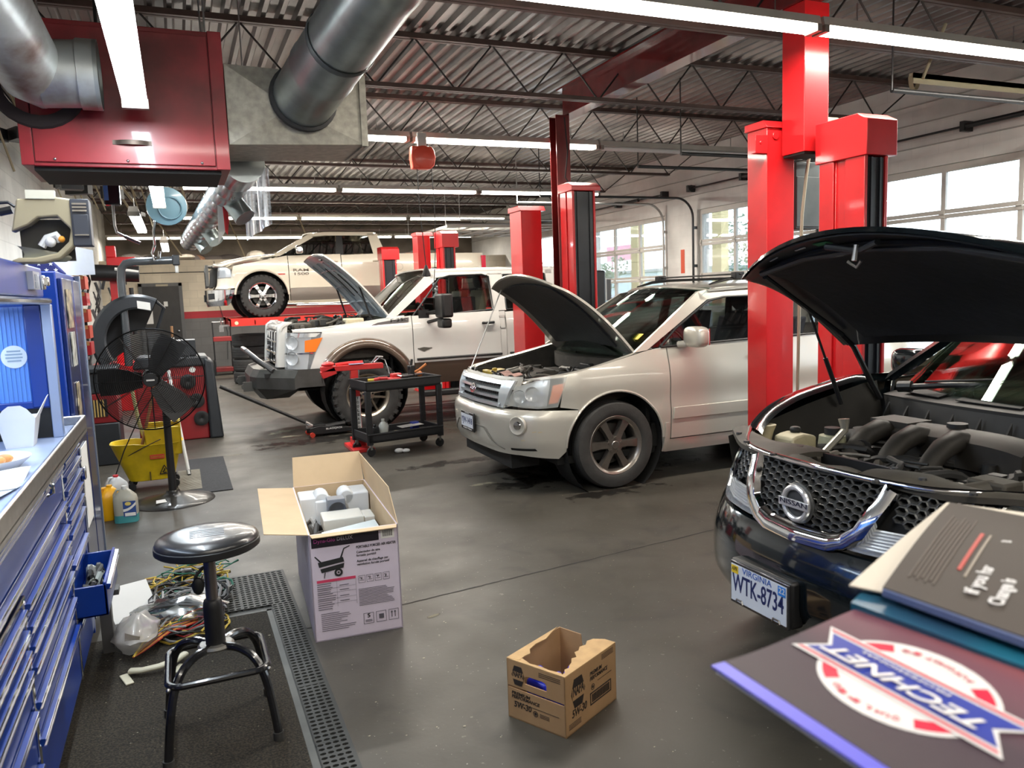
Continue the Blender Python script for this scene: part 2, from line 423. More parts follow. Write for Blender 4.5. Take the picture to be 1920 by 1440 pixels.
# door 4 stands open: its sections lie overhead
t = bpy.data.objects.new('door_4', None); COL.objects.link(t); t['kind'] = 'structure'; t.location = (7.35, 18.87, 3.22)
m = MB(); g = MB()
for k in range(5):
    x0 = -1.5+k*.6
    m.bx(x0, x0+.055, -1.5, 1.5, -.025, .025); m.bx(x0+.54, x0+.595, -1.5, 1.5, -.025, .025)
    for c in range(5):
        y = -1.5+.735*c; m.bx(x0+.055, x0+.54, y, y+.06, -.024, .024)
    g.bx(x0+.05, x0+.55, -1.45, 1.45, -.003, .003)
m.build('door_frame', DFR, t, smooth=0); g.build('glazing', PANE, t, smooth=0)
TRK = mat('dark_track_steel', (.06,.06,.062), .4, .7, var=.3)
def track(y, wh, m_, label):
    b = MB(); r = .36; pts = [(XR-.08, y, 0.05), (XR-.08, y, DZ-.15)]
    for k in range(9):
        a = PI/2*k/8; pts.append((XR-.08-r*(1-math.cos(a)), y, DZ-.15+r*math.sin(a)))
    pts.append((XR-3.2, y, DZ+r-.15))
    b.tube(pts, .022, 8); b.cyl((XR-3.2, y, DZ+r-.15), (XR-3.2, y, ZC), .008, n=6)
    for z in (.6, 1.3, 2.0, 2.7): b.bx(XR-.08, XR, y-.02, y+.02, z, z+.05)
    o = b.build(wh, m_, smooth=50); tag(o, label, 'door track', 'overhead door tracks on the right wall'); return o
TRL = mat('galvanised_track', (.45,.45,.44), .4, .8)
for i, (a, b) in enumerate(DO[:4]):
    nm = ['first', 'second', 'third', 'fourth'][i]
    dk = TRK if i in (1, 0) else TRL
    col = 'black' if i in (1, 0) else 'pale galvanised'
    track(a-.04, 'door_track', dk, f'{col} curved track on the near jamb of the {nm} garage door from the front')
    track(b+.04, 'door_track', dk, f'{col} curved track on the far jamb of the {nm} garage door from the front')
# torsion bars with springs above the doors
for i, (a, b) in enumerate(DO[:4]):
    m = MB(); m.cyl((XR-.12, a-.1, 3.44), (XR-.12, b+.1, 3.44), .014, n=8)
    c = (a+b)/2
    m.cyl((XR-.12, c-.75, 3.44), (XR-.12, c+.1, 3.44), .032, n=12)
    for y in (a-.1, c+.12, b+.1): m.bx(XR-.16, XR-.001, y-.03, y+.03, 3.38, 3.5)
    m.lathe([(.012,0),(.06,0),(.06,.05),(.012,.05)], (XR-.12, b+.02, 3.44), (0,1,0), 16)
    tag(m.build('torsion_bar', TRK, smooth=40), 'dark torsion bar with spring above the %s garage door from the front' % ['first','second','third','fourth'][i], 'door spring')

# ------------------------------------------------------------------ fluorescent strip lights
TUBE = mat('lit_fluorescent_tube', (1, .95, .86), emit=11)
TUBEC = mat('lit_cool_tube', (.9, .96, 1), emit=12)
TUBEOFF = mat('unlit_tube', (.75,.76,.76), .3)
FIXW = mat('white_enamel_fixture', (.60,.58,.53), .4, var=.15)
def fixture(L=2.42, lit=TUBE, name='strip_light'):
    t = thing(name, '', 'ceiling light')
    a = MB(); a.prism([(-.06,0),(.06,0),(.045,.06),(-.045,.06)], (-L/2, 0, 0), (0,1,0), (0,0,1), (L,0,0)); a.build('housing', FIXW, t, smooth=0)
    b = MB()
    for y in (-.04, .04): MB().cyl((-L/2+.05, y, -.028), (L/2-.05, y, -.028), .019, n=10).build('tube', lit, t, smooth=60)
    for x in (-L/2, L/2-.04): MB().bx(x, x+.04, -.065, .065, -.05, .0).build('end_socket', mat('socket_grey', (.25,.23,.2), .5), t, smooth=0)
    for x in (-L*.35, L*.35): MB().cyl((x, 0, .06), (x, 0, .2), .005, n=5).build('hanger_chain', STEEL, t, smooth=0)
    return t
def lamp(name, loc, L, W, power, col, rz=0):
    d = bpy.data.lights.new(name, 'AREA'); d.shape = 'RECTANGLE'; d.size = L; d.size_y = W; d.energy = power; d.color = col
    o = bpy.data.objects.new(name, d); COL.objects.link(o); o.location = loc; o.rotation_euler = (0, 0, rz)
    d.cycles.use_multiple_importance_sampling = True
    return o
rows = [(-2.6, [3.12, .68], 3.45, 'added unseen row behind the camera'), (.1, [3.12, .68, 5.57], 3.45, 'added unseen row above the camera'), (4.48, [3.12, 5.57, 7.99], 3.45, 'nearest visible row'), (8.9, [1.37, 3.82, 6.27], 3.45, 'second visible row'), (13.2, [1.37, 3.82, 6.27], 3.45, 'third visible row'), (17.8, [1.37, 3.82, 6.27], 3.45, 'fourth visible row'), (22.2, [-.3, 2.15, 4.6, 7.05], 3.38, 'rearmost row over the loft')]  # first two rows are unseen fixtures added as fill for the foreground
proto = {}
for (y, xs, z, nm) in rows:
    k = 0
    for x in xs:
        if x < -50: continue
        off = (nm == 'second visible row' and k == 2)
        key = off
        if key not in proto:
            t = fixture(2.42, TUBEOFF if off else TUBE); proto[key] = t
        else: t = copy_tree(proto[key])
        t.location = (x, y, z)
        pos = {0: 'leftmost', 1: 'second from the left', 2: 'third from the left', 3: 'rightmost'}[k]
        t['label'] = ('unlit' if off else 'lit') + f' twin-tube strip light, {pos} in the {nm}'
        t['group'] = 'strip lights in rows across the ceiling'
        if not off: lamp('strip_lamp', (x, y, z-.06), 2.3, .12, 24 if y < 1 else 48 if y < 10 else 80 if y < 20 else 30, (1, .93, .82))
        k += 1
pc = None
for (x, y, lab) in ((-.12, 3.53, 'bright twin-tube strip light in front of the red furnace cabinet'), (-.09, 8.2, 'short bright strip light hanging just below the red cabinet beside the blue reel'), (-.38, 11.4, 'strip light above the wheel balancer, tilted view with chain'), (-.12, 15.8, 'farthest small strip light over the left side aisle')):
    if pc is None: pc = fixture(2.42, TUBEC); t = pc
    else: t = copy_tree(pc)
    t.location = (x, y, 2.74); t.rotation_euler = (0, 0, PI/2); t['label'] = lab; t['group'] = 'strip lights along the left aisle'
    lamp('aisle_lamp', (x, y, 2.69), 2.3, .1, 30, (.84, .93, 1), PI/2)

# ------------------------------------------------------------------ two-post lifts
RIB = mat('black_lift_cover', (.012,.014,.02), .35, 0, .2, var=.3)
def lift_post(x, y, w, d, h, face, label, head=True, headh=.30, chan=True, dust=False):
    """near face at y=0; face -1: the slot looks to the camera side, +1: away"""
    t = thing('lift_post', label, 'lift post', (x, y, 0), group=None)
    m = MB()
    if face < 0:
        q = d*.42; m.prism([(0,0),(.03,0),(.03,d-.1),(w-.028,d-.1),(w-.028,0),(w,0),(w,d),(0,d),(0,d-.14),(.022,d-.14),(.022,q),(0,q)], (0,0,0), (1,0,0), (0,1,0), (0,0,h-headh+.02))
        m.build('column', RED, t, bevel=.004)
        k = MB(); k.bx(.032, w-.03, .012, .05, .05, h-headh-.01); k.bx(.06, .075, -.004, .012, .05, h-headh-.01); k.bx(w-.08, w-.065, -.004, .012, .05, h-headh-.01)
        k.build('slot_cover', RIB, t, smooth=0)
    else:
        m.prism([(0,0),(w,0),(w,d),(w-.03,d),(w-.03,.03),(.03,.03),(.03,d),(0,d)], (0,0,0), (1,0,0), (0,1,0), (0,0,h))
        m.build('column', RED, t, bevel=.004)
        k = MB(); k.bx(.05, w-.05, .12, d-.03, .05, h-.05); k.build('carriage', RIB, t, smooth=0)
    b = MB(); b.bx(-.09, w+.09, -.06, d+.06, 0, .018)
    for (px, py) in ((-.06,-.03),(w+.06,-.03),(-.06,d+.03),(w+.06,d+.03)): b.cyl((px,py,.018),(px,py,.035),.014,n=6)
    b.build('base_plate', RED, t, smooth=0)
    if head:
        hb = MB(); c = .05
        poly = [(-.03,h-headh),(d+.03,h-headh),(d+.03,h),(.06,h),(-.03,h-c)] if face < 0 else [(-.02,h),(d+.02,h),(d+.02,h+.06),(.03,h+.06)]
        hb.prism(poly, (-.015, 0, 0), (0,1,0), (0,0,1), (w+.07,0,0)); hb.build('head_cover', RED, t, bevel=.006)
    return t
p1 = lift_post(4.35, 5.0, .275, .23, 2.86, 1, 'tall red lift post standing between the silver SUV and the black SUV')
m = MB(); m.bx(-.12, .0, -.01, .05, 2.66, 2.8); m.cyl((-.07,-.015,2.74),(-.07,-.01,2.74),.012,n=8); m.cyl((.08,-.012,2.8),(.08,0,2.8),.03,n=12); m.build('pulley_bracket', RED, p1, bevel=.004)
lift_post(4.575, 4.25, .225, .43, 2.83, -1, 'red lift post with a dark slot cover, rising just behind the raised black hood')
lift_post(3.87, 8.72, .27, .34, 2.62, 1, 'plain red lift post in front of the rear doors of the white heavy pickup')
lift_post(4.20, 8.02, .30, .30, 2.87, -1, 'red lift post beside the dark red I-column, its dark slot facing the silver SUV', headh=.10)
lift_post(4.08, 12.4, .22, .36, 2.70, -1, 'red lift post with black cover seen over the roof of the white heavy pickup', headh=.27)
lift_post(3.83, 12.98, .22, .3, 2.66, 1, 'narrow red lift post just left of the black-covered post behind the white heavy pickup')
lift_post(3.72, 15.05, .28, .3, 2.62, -1, 'small red lift post with black cover in front of the raised pickup bed', headh=.25)
# sticker with G on the column
t = thing('info_sticker', 'white sticker with a blue letter G on the dark red column', 'sticker', (4.36, 8.62, 2.02))
MB().bx(0, .14, 0, .004, -.13, .13).build('sheet', PAPER, t, smooth=0)
MB().bx(.008, .132, -.001, 0, .075, .12).build('blue_band', mat('blue_ink', (.02,.12,.35), .5), t, smooth=0)
text('lettering', 'G', mat('blue_ink', (.02,.12,.35), .5), t, (.03, -.0005, -.06), (1,0,0), (0,0,1), .15, bold=.02)

# ------------------------------------------------------------------ furnace cabinet, ducts
FX0, FX1, FY0, FY1, FZ0, FZ1 = -.71, .355, 5.0, 5.66, 2.43, 3.21
FRED = mat('sooty_red_cabinet', (.34,.018,.028), .35, 0, .3, var=.75, vs=1.7, thr=(.30,.55), det=5)
t = thing('furnace_cabinet', 'large red sheet-metal furnace cabinet hung under the roof, with sooty marks and a pull handle', 'furnace', (0, 0, 0))
m = MB(); m.bx(FX0, FX1, FY0+.02, FY1, FZ0, FZ1); m.build('cabinet', FRED, t, bevel=.004)
m = MB(); m.bx(FX0, FX0+.06, FY0, FY0+.02, FZ0, FZ1); m.bx(FX1-.075, FX1, FY0, FY0+.02, FZ0, FZ1); m.build('corner_strip', FRED, t, bevel=.003)
m = MB(); m.bx(FX0+.065, FX1-.08, FY0+.002, FY0+.02, FZ0+.02, FZ1-.03)
m.build('access_panel', FRED, t, bevel=.003)
m = MB()
for x in (-.55, -.19, .2): m.ball((x, FY0, FZ0+.035), .008, 8, 6)
m.build('screws', STEEL, t)
m = MB(); m.slab(lambda u, v: (-.26+.20*u, FY0-.002-.028*math.sin(PI*min(1,max(0,(u-.12)/.76)))**.6, FZ0+.135+.025*(v-.5)), 16, 1, (0, .006, 0)); m.build('handle', mat('worn_handle_steel', (.14,.11,.09), .5, .6), t)
m = MB(); m.bx(FX0+.05, FX1-.05, FY0+.06, FY1-.05, FZ0-.02, FZ0); m.build('underside', DARK, t, smooth=0)
m = MB()
for x in (FX0+.08, FX1-.08):
    for y in (FY0+.1, FY1-.08): m.cyl((x, y, FZ1), (x, y, ZC), .006, n=6)
m.build('hanger_rod', STEEL, t)
m = MB(); m.prism([(0,0),(.03,.035),(.14,.035),(.17,0)], (FX0+.0, FY0, FZ0+.5), (1,0,0), (0,0,1), (0,0,0.001)) if 0 else None
# spangled plenum beside the furnace
t = thing('vent_plenum', 'galvanised sheet-metal plenum box joined to the right side of the red furnace cabinet', 'duct box', (0, 0, 0))
m = MB(); a, b, c, d = .36, 1.17, 5.02, 5.62
vs = [(a,c,2.58),(b,c,2.61),(b,d,2.61),(a,d,2.58),(a,c,3.04),(b,c,3.02),(b,d,3.02),(a,d,3.04),(a+.36,c-.035,2.80)]
m.add(vs, [(0,3,2,1),(4,5,6,7),(1,2,6,5),(2,3,7,6),(3,0,4,7),(0,1,8),(1,5,8),(5,4,8),(4,0,8)]); m.build('box', GALV2, t, smooth=0)
m = MB(); m.bx(b-.012, b+.008, c-.01, d, 2.60, 3.03); m.bx(b-.02, b+.02, c-.012, c+.02, 2.60, 3.03); m.build('seam', GALV2, t, smooth=0)
def spiral(pts, r, name, label, seam=.14, mt=GALV):
    """round duct along a polyline with raised seams"""
    m = MB(); P = [Vector(p) for p in pts]; out = []; rr = []
    for a, b in zip(P, P[1:]):
        L = (b-a).length; n = max(1, int(L/seam))
        for k in range(n):
            for (e, q) in ((0, r), (.86, r), (.90, r*1.025), (.96, r*1.025)):
                out.append(a.lerp(b, (k+e)/n)); rr.append(q)
    out.append(P[-1]); rr.append(r)
    m.tube(out, rr, 28, mi=0)
    return m
t = thing('round_duct', 'thick round galvanised duct running up from the plenum towards the camera', 'duct')
spiral([(.80, 4.99, 2.86), (.86, 4.55, 2.94), (1.02, 3.6, 3.14), (1.10, 2.9, 3.3)], .185, '', '', .5).build('duct', GALV, t, smooth=30)
m = MB(); m.lathe([(.187,-.01),(.205,-.005),(.205,.02),(.187,.03)], (.80, 4.99, 2.86), (.12,-.88,.16), 28); m.build('collar', mat('dark_seal', (.03,.03,.03), .7), t)
m = MB(); m.lathe([(.189,0),(.194,.02),(.189,.04)], (.90, 4.3, 2.99), (.16,-.95,.2), 28); m.build('joint_band', mat('dark_joint', (.1,.11,.11), .5, .6), t)
t = thing('flue_tee', 'mottled round flue pipe with an elbow and capped tee in front of the red cabinet', 'duct')
GALV3 = mat('mottled_flue_metal', (.50,.52,.50), .42, .55, col2=(.17,.11,.09), vs=3.5, thr=(.33,.58), det=6, bump=.15, bs=16)
m = MB(); m.tube([(-.86, 2.6, 3.22), (-.75, 3.6, 3.14), (-.66, 4.3, 3.02), (-.62, 4.62, 2.92), (-.59, 4.78, 2.87), (-.52, 4.84, 2.855)], .165, 28); m.build('pipe', GALV3, t, smooth=40)
m = MB(); m.tube([(-.56, 4.8, 2.86), (-.38, 4.8, 2.87), (-.377, 4.8, 2.87), (-.30, 4.8, 2.87)], [.168, .168, .178, .178], 28); m.build('tee_branch', GALV3, t, smooth=40)
m = MB(); m.lathe([(0,0),(.15,0),(.168,.005),(.178,.0),(.178,.02),(.17,.02)], (-.30, 4.8, 2.87), (1,0,0), 28); m.build('cap', mat('flue_cap', (.32,.34,.33), .4, .7), t, smooth=40)
m = MB(); m.lathe([(.17,0),(.23,.001),(.24,.012),(.17,.012)], (-.60, 4.985, 2.86), (0,1,0), 28); m.build('wall_ring', mat('soot', (.02,.012,.012), .8), t)
t = thing('round_duct', 'long round galvanised duct running away under the ceiling with short open outlets', 'duct')
spiral([(.50, 5.75, 2.60), (.44, 7.8, 2.60), (.25, 12.6, 2.57)], .135, '', '', .45).build('duct', mat('shiny_duct', (.50,.56,.60), .22, .9, var=.3, vs=6), t, smooth=30)
for (x, y, dx) in ((.47, 7.2, .12), (.36, 9.9, .12), (.30, 11.4, .12)):
    m = MB(); m.tube([(x, y, 2.56), (x+dx*.5, y-.05, 2.46), (x+dx, y-.1, 2.36)], [.085,.085,.09], 18); m.build('outlet', GALV, t, smooth=40)
m = MB(); m.lathe([(.0,.0),(.13,.0),(.137,.02),(.137,.05)], (.25, 12.62, 2.57), (0,-1,0), 24); m.build('end_cap', GALV, t)
m = MB()
for (x, y) in ((.47, 6.6), (.34, 10.3)): m.tube([(x-.14, y, 2.62), (x, y, 2.45), (x+.14, y, 2.62), (x+.14, y, ZC-.02)], .006, 6)
m.build('strap', STEEL, t)
# ------------------------------------------------------------------ car kit
class Car:
    """local frame: x back from the nose, y towards the far side of the car (+) or the camera side (-), z up"""
    def __init__(s, root, plan, ff, fs, b0, b1, gh=None):
        s.root = root; s.plan = plan; s.ff = ff; s.fs = fs; s.b = (b0, b1); s.gh = gh
        s.px = [(a, b) for a, b, c in plan]; s.py = [(a, c) for a, b, c in plan]; s.s0 = plan[0][0]
    def pl(s, q): return sinterp(s.px, q), sinterp(s.py, q)
    def pt(s, q, z, side=1, off=0.):
        x, y = s.pl(q); e = .01
        x1, y1 = s.pl(q-e) if q-e >= s.s0 else (2*s.pl(s.s0)[0]-s.pl(s.s0+e)[0], -s.pl(s.s0+e)[1])
        if q-e < s.s0: x1, y1 = s.pl(s.s0+e)[0], -s.pl(s.s0+e)[1]
        x2, y2 = s.pl(q+e); tx, ty = x2-x1, y2-y1; l = math.hypot(tx, ty) or 1
        nx, ny = -ty/l, tx/l
        b = smooth(s.b[0], s.b[1], q)
        ins = (1-b)*sinterp(s.ff, z)+b*sinterp(s.fs, z)
        d = off-ins
        yy = y+ny*d
        return (x+nx*d, side*max(0, yy), z)
    def gpt(s, q, z, side=1, off=0.):
        x, y, z = s.gh(q, z); return (x, side*(y+off), z)

def cols(lower, upper, step):
    s0 = lower[0][0]; s1 = lower[-1][0]; out = []
    for (a, za), (b, zb) in zip(lower, lower[1:]):
        n = max(1, int(math.ceil(math.hypot(b-a, 0)/step)))
        for k in range(n): out.append((a+(b-a)*k/n, za+(zb-za)*k/n))
    out.append(lower[-1])
    res = []
    for (a, z) in out:
        t = (a-s0)/(s1-s0) if s1 != s0 else 0
        u = upper[0][0]+(upper[-1][0]-upper[0][0])*t
        res.append(((a, z), (u, interp(upper, u))))
    return res
def panel(mb, fn, lower, upper, side=1, rows=6, off=0., thick=.014, step=.07, mi=0, center=False, gap=.0, arc=True):
    c = cols(lower, upper, step); n = len(c)
    def P(i, j, o):
        (a, z0), (b, z1) = c[i]; t = j/rows; q = a+(b-a)*t; z = z0+(z1-z0)*t
        return fn(q, z, side, o)
    vs = [P(i, j, off) for i in range(n) for j in range(rows+1)]
    fs = [(i*(rows+1)+j, (i+1)*(rows+1)+j, (i+1)*(rows+1)+j+1, i*(rows+1)+j+1) for i in range(n-1) for j in range(rows)]
    if thick:
        ring = [(i, 0) for i in range(n)]+[(n-1, j) for j in range(1, rows+1)]+[(i, rows) for i in range(n-2, -1, -1)]+[(0, j) for j in range(rows-1, 0, -1)]
        base = len(vs); vs += [P(i, j, off-thick) for i, j in ring]; k = len(ring)
        for a in range(k):
            b = (a+1) % k; (i, j), (i2, j2) = ring[a], ring[b]
            if center and i == 0 and i2 == 0: continue
            fs.append((i*(rows+1)+j, i2*(rows+1)+j2, base+b, base+a))
    mb.add(vs, fs, mi)
def arcpts(cx, cz, r, a0, a1, n=18, rz=None):
    return [(cx-r*math.cos(R(lerp(a0, a1, k/n))), cz+(rz or r)*math.sin(R(lerp(a0, a1, k/n)))) for k in range(n+1)]

def wheel(name_rim, r, w, rr, nsp, rimmat, style, tread=0, side=-1):
    """returns (tyre MB, rim MB, hub MB): axis along y, outer face towards side*y"""
    o = side; ty = MB()
    prof = [(rr*.98, .5*w*.80), (rr, .5*w*.9), (rr+.014, .5*w*.97), (lerp(rr, r, .45), .5*w*1.04), (r*.955, .5*w*.95), (r*.985, .5*w*.82), (r, .5*w*.6)]
    full = [(a, -b) for a, b in prof]+[(r*.995, 0)]+[(a, b) for a, b in prof[::-1]]
    ty.lathe(full, (0,0,0), (0,1,0), 56)
    if tread:
        n = tread
        for k in range(n):
            a = 2*PI*k/n
            for (y0, y1, ph) in ((-.5, -.30, 0), (-.24, -.03, .5), (.03, .24, 0), (.30, .5, .5)):
                aa = a+ph*2*PI/n; ty.xf = Matrix.Rotation(aa, 4, 'Y')
                dw = PI*r/n*.62
                ty.add([(-dw, y0*w, r*.975), (dw, y0*w, r*.975), (dw, y1*w, r*.975), (-dw, y1*w, r*.975), (-dw*.85, y0*w*.97, r*1.018), (dw*.85, y0*w*.97, r*1.018), (dw*.85, y1*w*.97, r*1.018), (-dw*.85, y1*w*.97, r*1.018)],
                       [(4,5,6,7),(0,1,5,4),(1,2,6,5),(2,3,7,6),(3,0,4,7)])
        for k in range(n):
            a = 2*PI*k/n; ty.xf = Matrix.Rotation(a, 4, 'Y'); dw = PI*r/n*.5
            for sg in (-1, 1): ty.bx(-dw, dw, sg*w*.49-.008, sg*w*.49+.008, r*.90, r*.985)
        ty.xf = None
    else:
        for y in (-.28, -.1, .1, .28): ty.lathe([(r*1.001, y*w-.004), (r*1.004, y*w-.003), (r*1.004, y*w+.012), (r*1.001, y*w+.014)], (0,0,0), (0,1,0), 56)
    rm = MB(); wf = .5*w*.94
    rm.lathe([(rr*.99, -o*wf*.9), (rr*.90, -o*wf*.8), (rr*.84, 0), (rr*.87, o*wf*.75), (rr*.93, o*wf*.9), (rr*1.0, o*wf), (rr*1.02, o*wf*.97)], (0,0,0), (0,1,0), 48)
    y1 = o*wf*.86; hub = rr*.30
    rm.lathe([(0, y1*.98), (hub*.6, y1), (hub, y1*.92), (hub*1.05, y1*.5)], (0,0,0), (0,1,0), 28)
    for k in range(nsp):
        a = 2*PI*k/nsp+PI/2+(.0 if style != 'y' else .3)
        rm.xf = Matrix.Rotation(a, 4, 'Y')
        if style == 'wide':      # broad tapering spoke
            secs = [(hub*.8, rr*.14, y1*.97), (rr*.55, rr*.13, y1*.92), (rr*.80, rr*.17, y1*.95), (rr*.93, rr*.21, y1*.90)]
        elif style == 'twin':
            secs = None
        else: secs = [(hub*.8, rr*.09, y1*.98), (rr*.6, rr*.085, y1*.9), (rr*.82, rr*.10, y1*.9), (rr*.92, rr*.12, y1*.85)]
        for sh in ((0,) if secs else (-1, 1)):
            ss = secs if secs else [(hub*.7, rr*.055, y1*.98), (rr*.6, rr*.055, y1*.9), (rr*.91, rr*.06, y1*.88)]
            vs = []
            for i, (q, hw, yy) in enumerate(ss):
                c = 0 if secs else sh*rr*(.085+.10*i/2)
                vs += [(c-hw, yy-o*.045, q), (c-hw*.75, yy, q), (c+hw*.75, yy, q), (c+hw, yy-o*.045, q)]
            fs = []
            for i in range(len(ss)-1):
                for j in range(3): fs.append((i*4+j, i*4+j+1, (i+1)*4+j+1, (i+1)*4+j))
                fs.append((i*4+3, i*4, (i+1)*4, (i+1)*4+3))
            rm.add(vs, fs)
    rm.xf = None
    hb = MB(); hb.lathe([(0, y1*1.06), (hub*.42, y1*1.05), (hub*.5, y1*.98)], (0,0,0), (0,1,0), 20)
    nl = 5 if nsp != 8 else 8
    for k in range(nl):
        a = 2*PI*k/nl+.3; c = Vector((math.cos(a), 0, math.sin(a)))*hub*.78
        hb.cyl(c+Vector((0, y1*.95, 0)), c+Vector((0, y1*1.03, 0)), rr*.045, n=8)
    br = MB(); br.lathe([(0, -y1*.3), (rr*.70, -y1*.3), (rr*.70, -y1*.1), (0, -y1*.1)], (0,0,0), (0,1,0), 32)
    return ty, rm, hb, br
def add_wheel(car, x, y, z, r, w, rr, nsp, rimmat, style, side, tread=0, parts=True, hubmat=None):
    ty, rm, hb, br = wheel('', r, w, rr, nsp, rimmat, style, tread, side)
    o = MB(); t = ty.build('tyre', RUBBER, car.root, loc=(x, y, z), smooth=40)
    a = rm.build('rim', rimmat, t, smooth=40); hb.build('hub_cap', hubmat or rimmat, a); br.build('brake_disc', mat('brake_iron', (.09,.085,.08), .5, .7), t)
    return t
def plate_text(parent, o, u, v, txt, m, h, wd): return text('lettering', txt, m, parent, o, u, v, h, width=wd, ext=.001, bold=.01)

def seat(parent, x, y, z, mt, mt2, name='seat', w=.5):
    m = MB(); m.slab(lambda u, v: (x-.26+.5*u, y-w/2+w*v, z+.14+.03*math.sin(PI*u)+.035*abs(2*v-1)**2), 8, 8, (0, 0, -.14), 0)
    m.slab(lambda u, v: (x+.22+.18*u+.03*abs(2*v-1), y-(w/2-.05*u*u)+(w-.1*u*u)*v, z+.10+.62*u), 10, 8, (.11, 0, .02), 0)
    m.ball((x+.45, y, z+.84), (.055, .13, .10), 14, 10, 1)
    for s_ in (-.05, .05): m.cyl((x+.43, y+s_, z+.7), (x+.44, y+s_, z+.8), .008, n=6, mi=1)
    m.build(name, [mt, mt2], parent, bevel=.02, smooth=60)
def steering(parent, x, y, z, m_):
    m = MB(); c = Vector((x, y, z)); ax = Vector((1, 0, .45)).normalized(); u, v = frame(ax)
    m.tube([c+(u*math.cos(2*PI*k/24)+v*math.sin(2*PI*k/24))*.19 for k in range(24)], .016, 8, closed=True)
    for a in (0, PI, -PI/2): m.tube([c, c+(u*math.cos(a)+v*math.sin(a))*.18], .018, 6)
    m.ball(c, .06, 10, 8); m.cyl(c, c-ax*.3, .04); m.build('steering_wheel', m_, parent)
def clutter(parent, name, boxes, rs, n, mats_, seed, zr=(.02, .12)):
    """small hoses, caps and brackets filling an engine bay, one mesh"""
    r_ = random.Random(seed); m = MB()
    x0, x1, y0, y1, z0 = boxes
    for k in range(n):
        x = r_.uniform(x0, x1); y = r_.uniform(y0, y1); z = z0+r_.uniform(*zr); mi = r_.randrange(len(mats_))
        q = r_.random()
        if q < .5:
            p = [Vector((x, y, z))]
            d = Vector((r_.uniform(-1,1), r_.uniform(-1,1), r_.uniform(-.2,.3)))
            for i in range(5):
                d += Vector((r_.uniform(-.6,.6), r_.uniform(-.6,.6), r_.uniform(-.5,.4))); d.normalize(); np_ = p[-1]+d*.055
                np_.x = min(x1, max(x0, np_.x)); np_.y = min(y1, max(y0, np_.y)); np_.z = min(z0+zr[1]+.02, max(z0-.05, np_.z)); p.append(np_)
            m.tube(p, r_.uniform(.006, .02), 7, mi)
        elif q < .75: m.cyl((x, y, z-.06), (x, y, z+r_.uniform(.0,.03)), r_.uniform(.012,.035), n=10, mi=mi)
        else: m.box((x, y, z-.02), (r_.uniform(.03,.1), r_.uniform(.03,.1), r_.uniform(.03,.07)), mi, Matrix.Rotation(r_.uniform(0,3), 3, 'Z'))
    return m.build(name, mats_, parent, bevel=.003, smooth=40)
ENG = [mat('engine_black', (.012,.012,.012), .5, var=.3), mat('engine_dusty_grey', (.085,.075,.06), .7, var=.4, vs=12), mat('engine_metal', (.22,.21,.19), .45, .8, var=.4, vs=20), mat('hose_rubber', (.02,.02,.02), .6)]
def raised_hood(car, name, hx, hz, hw, fw, L, ang, bow, crown, mt, under, pad, label=None, curl=.05, th=.02, round_=.12, inner=True):
    """hinged at (hx,hz); u=0 hinge, u=1 nose; built along -x then pitched up by ang"""
    rot = Matrix.Translation((hx, 0, hz)) @ Matrix.Rotation(R(ang), 4, 'Y')
    def f(u, v):
        s_ = 2*v-1; w = lerp(hw, fw, u**1.5)*(1-round_*smooth(.86, 1, u))
        x = -(L-bow*s_*s_)*u
        z = crown*(1-s_*s_)*1. + .06*math.sin(PI*min(1,u*1.0))*.6 - curl*u**5
        return rot @ Vector((x, s_*w, z))
    h = MB(); nrm = rot.to_3x3() @ Vector((0, 0, -th)); h.slab(f, 20, 20, nrm); o = h.build(name, mt, car.root, smooth=50)
    if label: o['label'] = label
    g = MB()
    def fu(a0, a1, b0, b1, dz): return lambda u, v: f(a0+(a1-a0)*u, b0+(b1-b0)*v) + rot.to_3x3() @ Vector((0, 0, dz))
    g.slab(fu(.01, .985, .02, .98, -th-.001), 16, 16, rot.to_3x3() @ Vector((0, 0, -.008)))
    e = g.build('inner_panel', under, o, smooth=50)
    if pad:
        q = MB(); q.slab(fu(.10, .88, .12, .88, -th-.012), 16, 16, rot.to_3x3() @ Vector((0, 0, -.016))); q.build('insulation_pad', pad, o, smooth=40)
    return o, f, rot
# ------------------------------------------------------------------ black SUV, hood up (nearest)
MBLK = mat('black_pearl_paint', (.006,.010,.013), .12, .3, 1.)
SEAM = mat('panel_gap', (.003,.003,.003), .8)
WGL = glassmat('windscreen_glass', (.74,.86,.80), .10, .01)
TINT = glassmat('dark_tinted_glass', (.10,.11,.11), .10, .02)
LAMPG = glassmat('lamp_lens', (.93,.95,.97), .16, .03)
root = thing('sport_utility_vehicle', 'black SUV nearest the camera with its hood raised, engine bay open and a Virginia plate', 'car', (1.94, 2.13, 0))
plan = [(-.59,0,0),(-.36,.012,.23),(-.14,.06,.45),(.14,.22,.68),(.40,.42,.85),(.65,.65,.915),(1.0,1.0,.94),(3.8,3.8,.93),(4.3,4.3,.88),(4.6,4.58,.75),(4.85,4.72,.5),(5.3,4.78,0)]
ff = [(.2,.30),(.3,.17),(.36,.09),(.42,.03),(.50,-.005),(.60,-.005),(.70,.02),(.76,.05),(.86,.075),(.98,.13),(1.2,.2)]
fs = [(.2,.12),(.35,.05),(.45,.01),(.6,0),(.85,.01),(1.0,.03),(1.2,.07)]
def gh(q, z):
    return (q, interp([(1.1, .86), (1.5, .885), (3.6, .88), (4.4, .80)], q)-(z-1.10)*.42, z)
C1 = Car(root, plan, ff, fs, .2, .9, gh)
s0 = plan[0][0]
hubx, hz_, ar = .97, .37, .445
fend = [(.22,.985),(.45,1.02),(.8,1.10),(1.2,1.17),(1.6,1.15)]
b = MB()
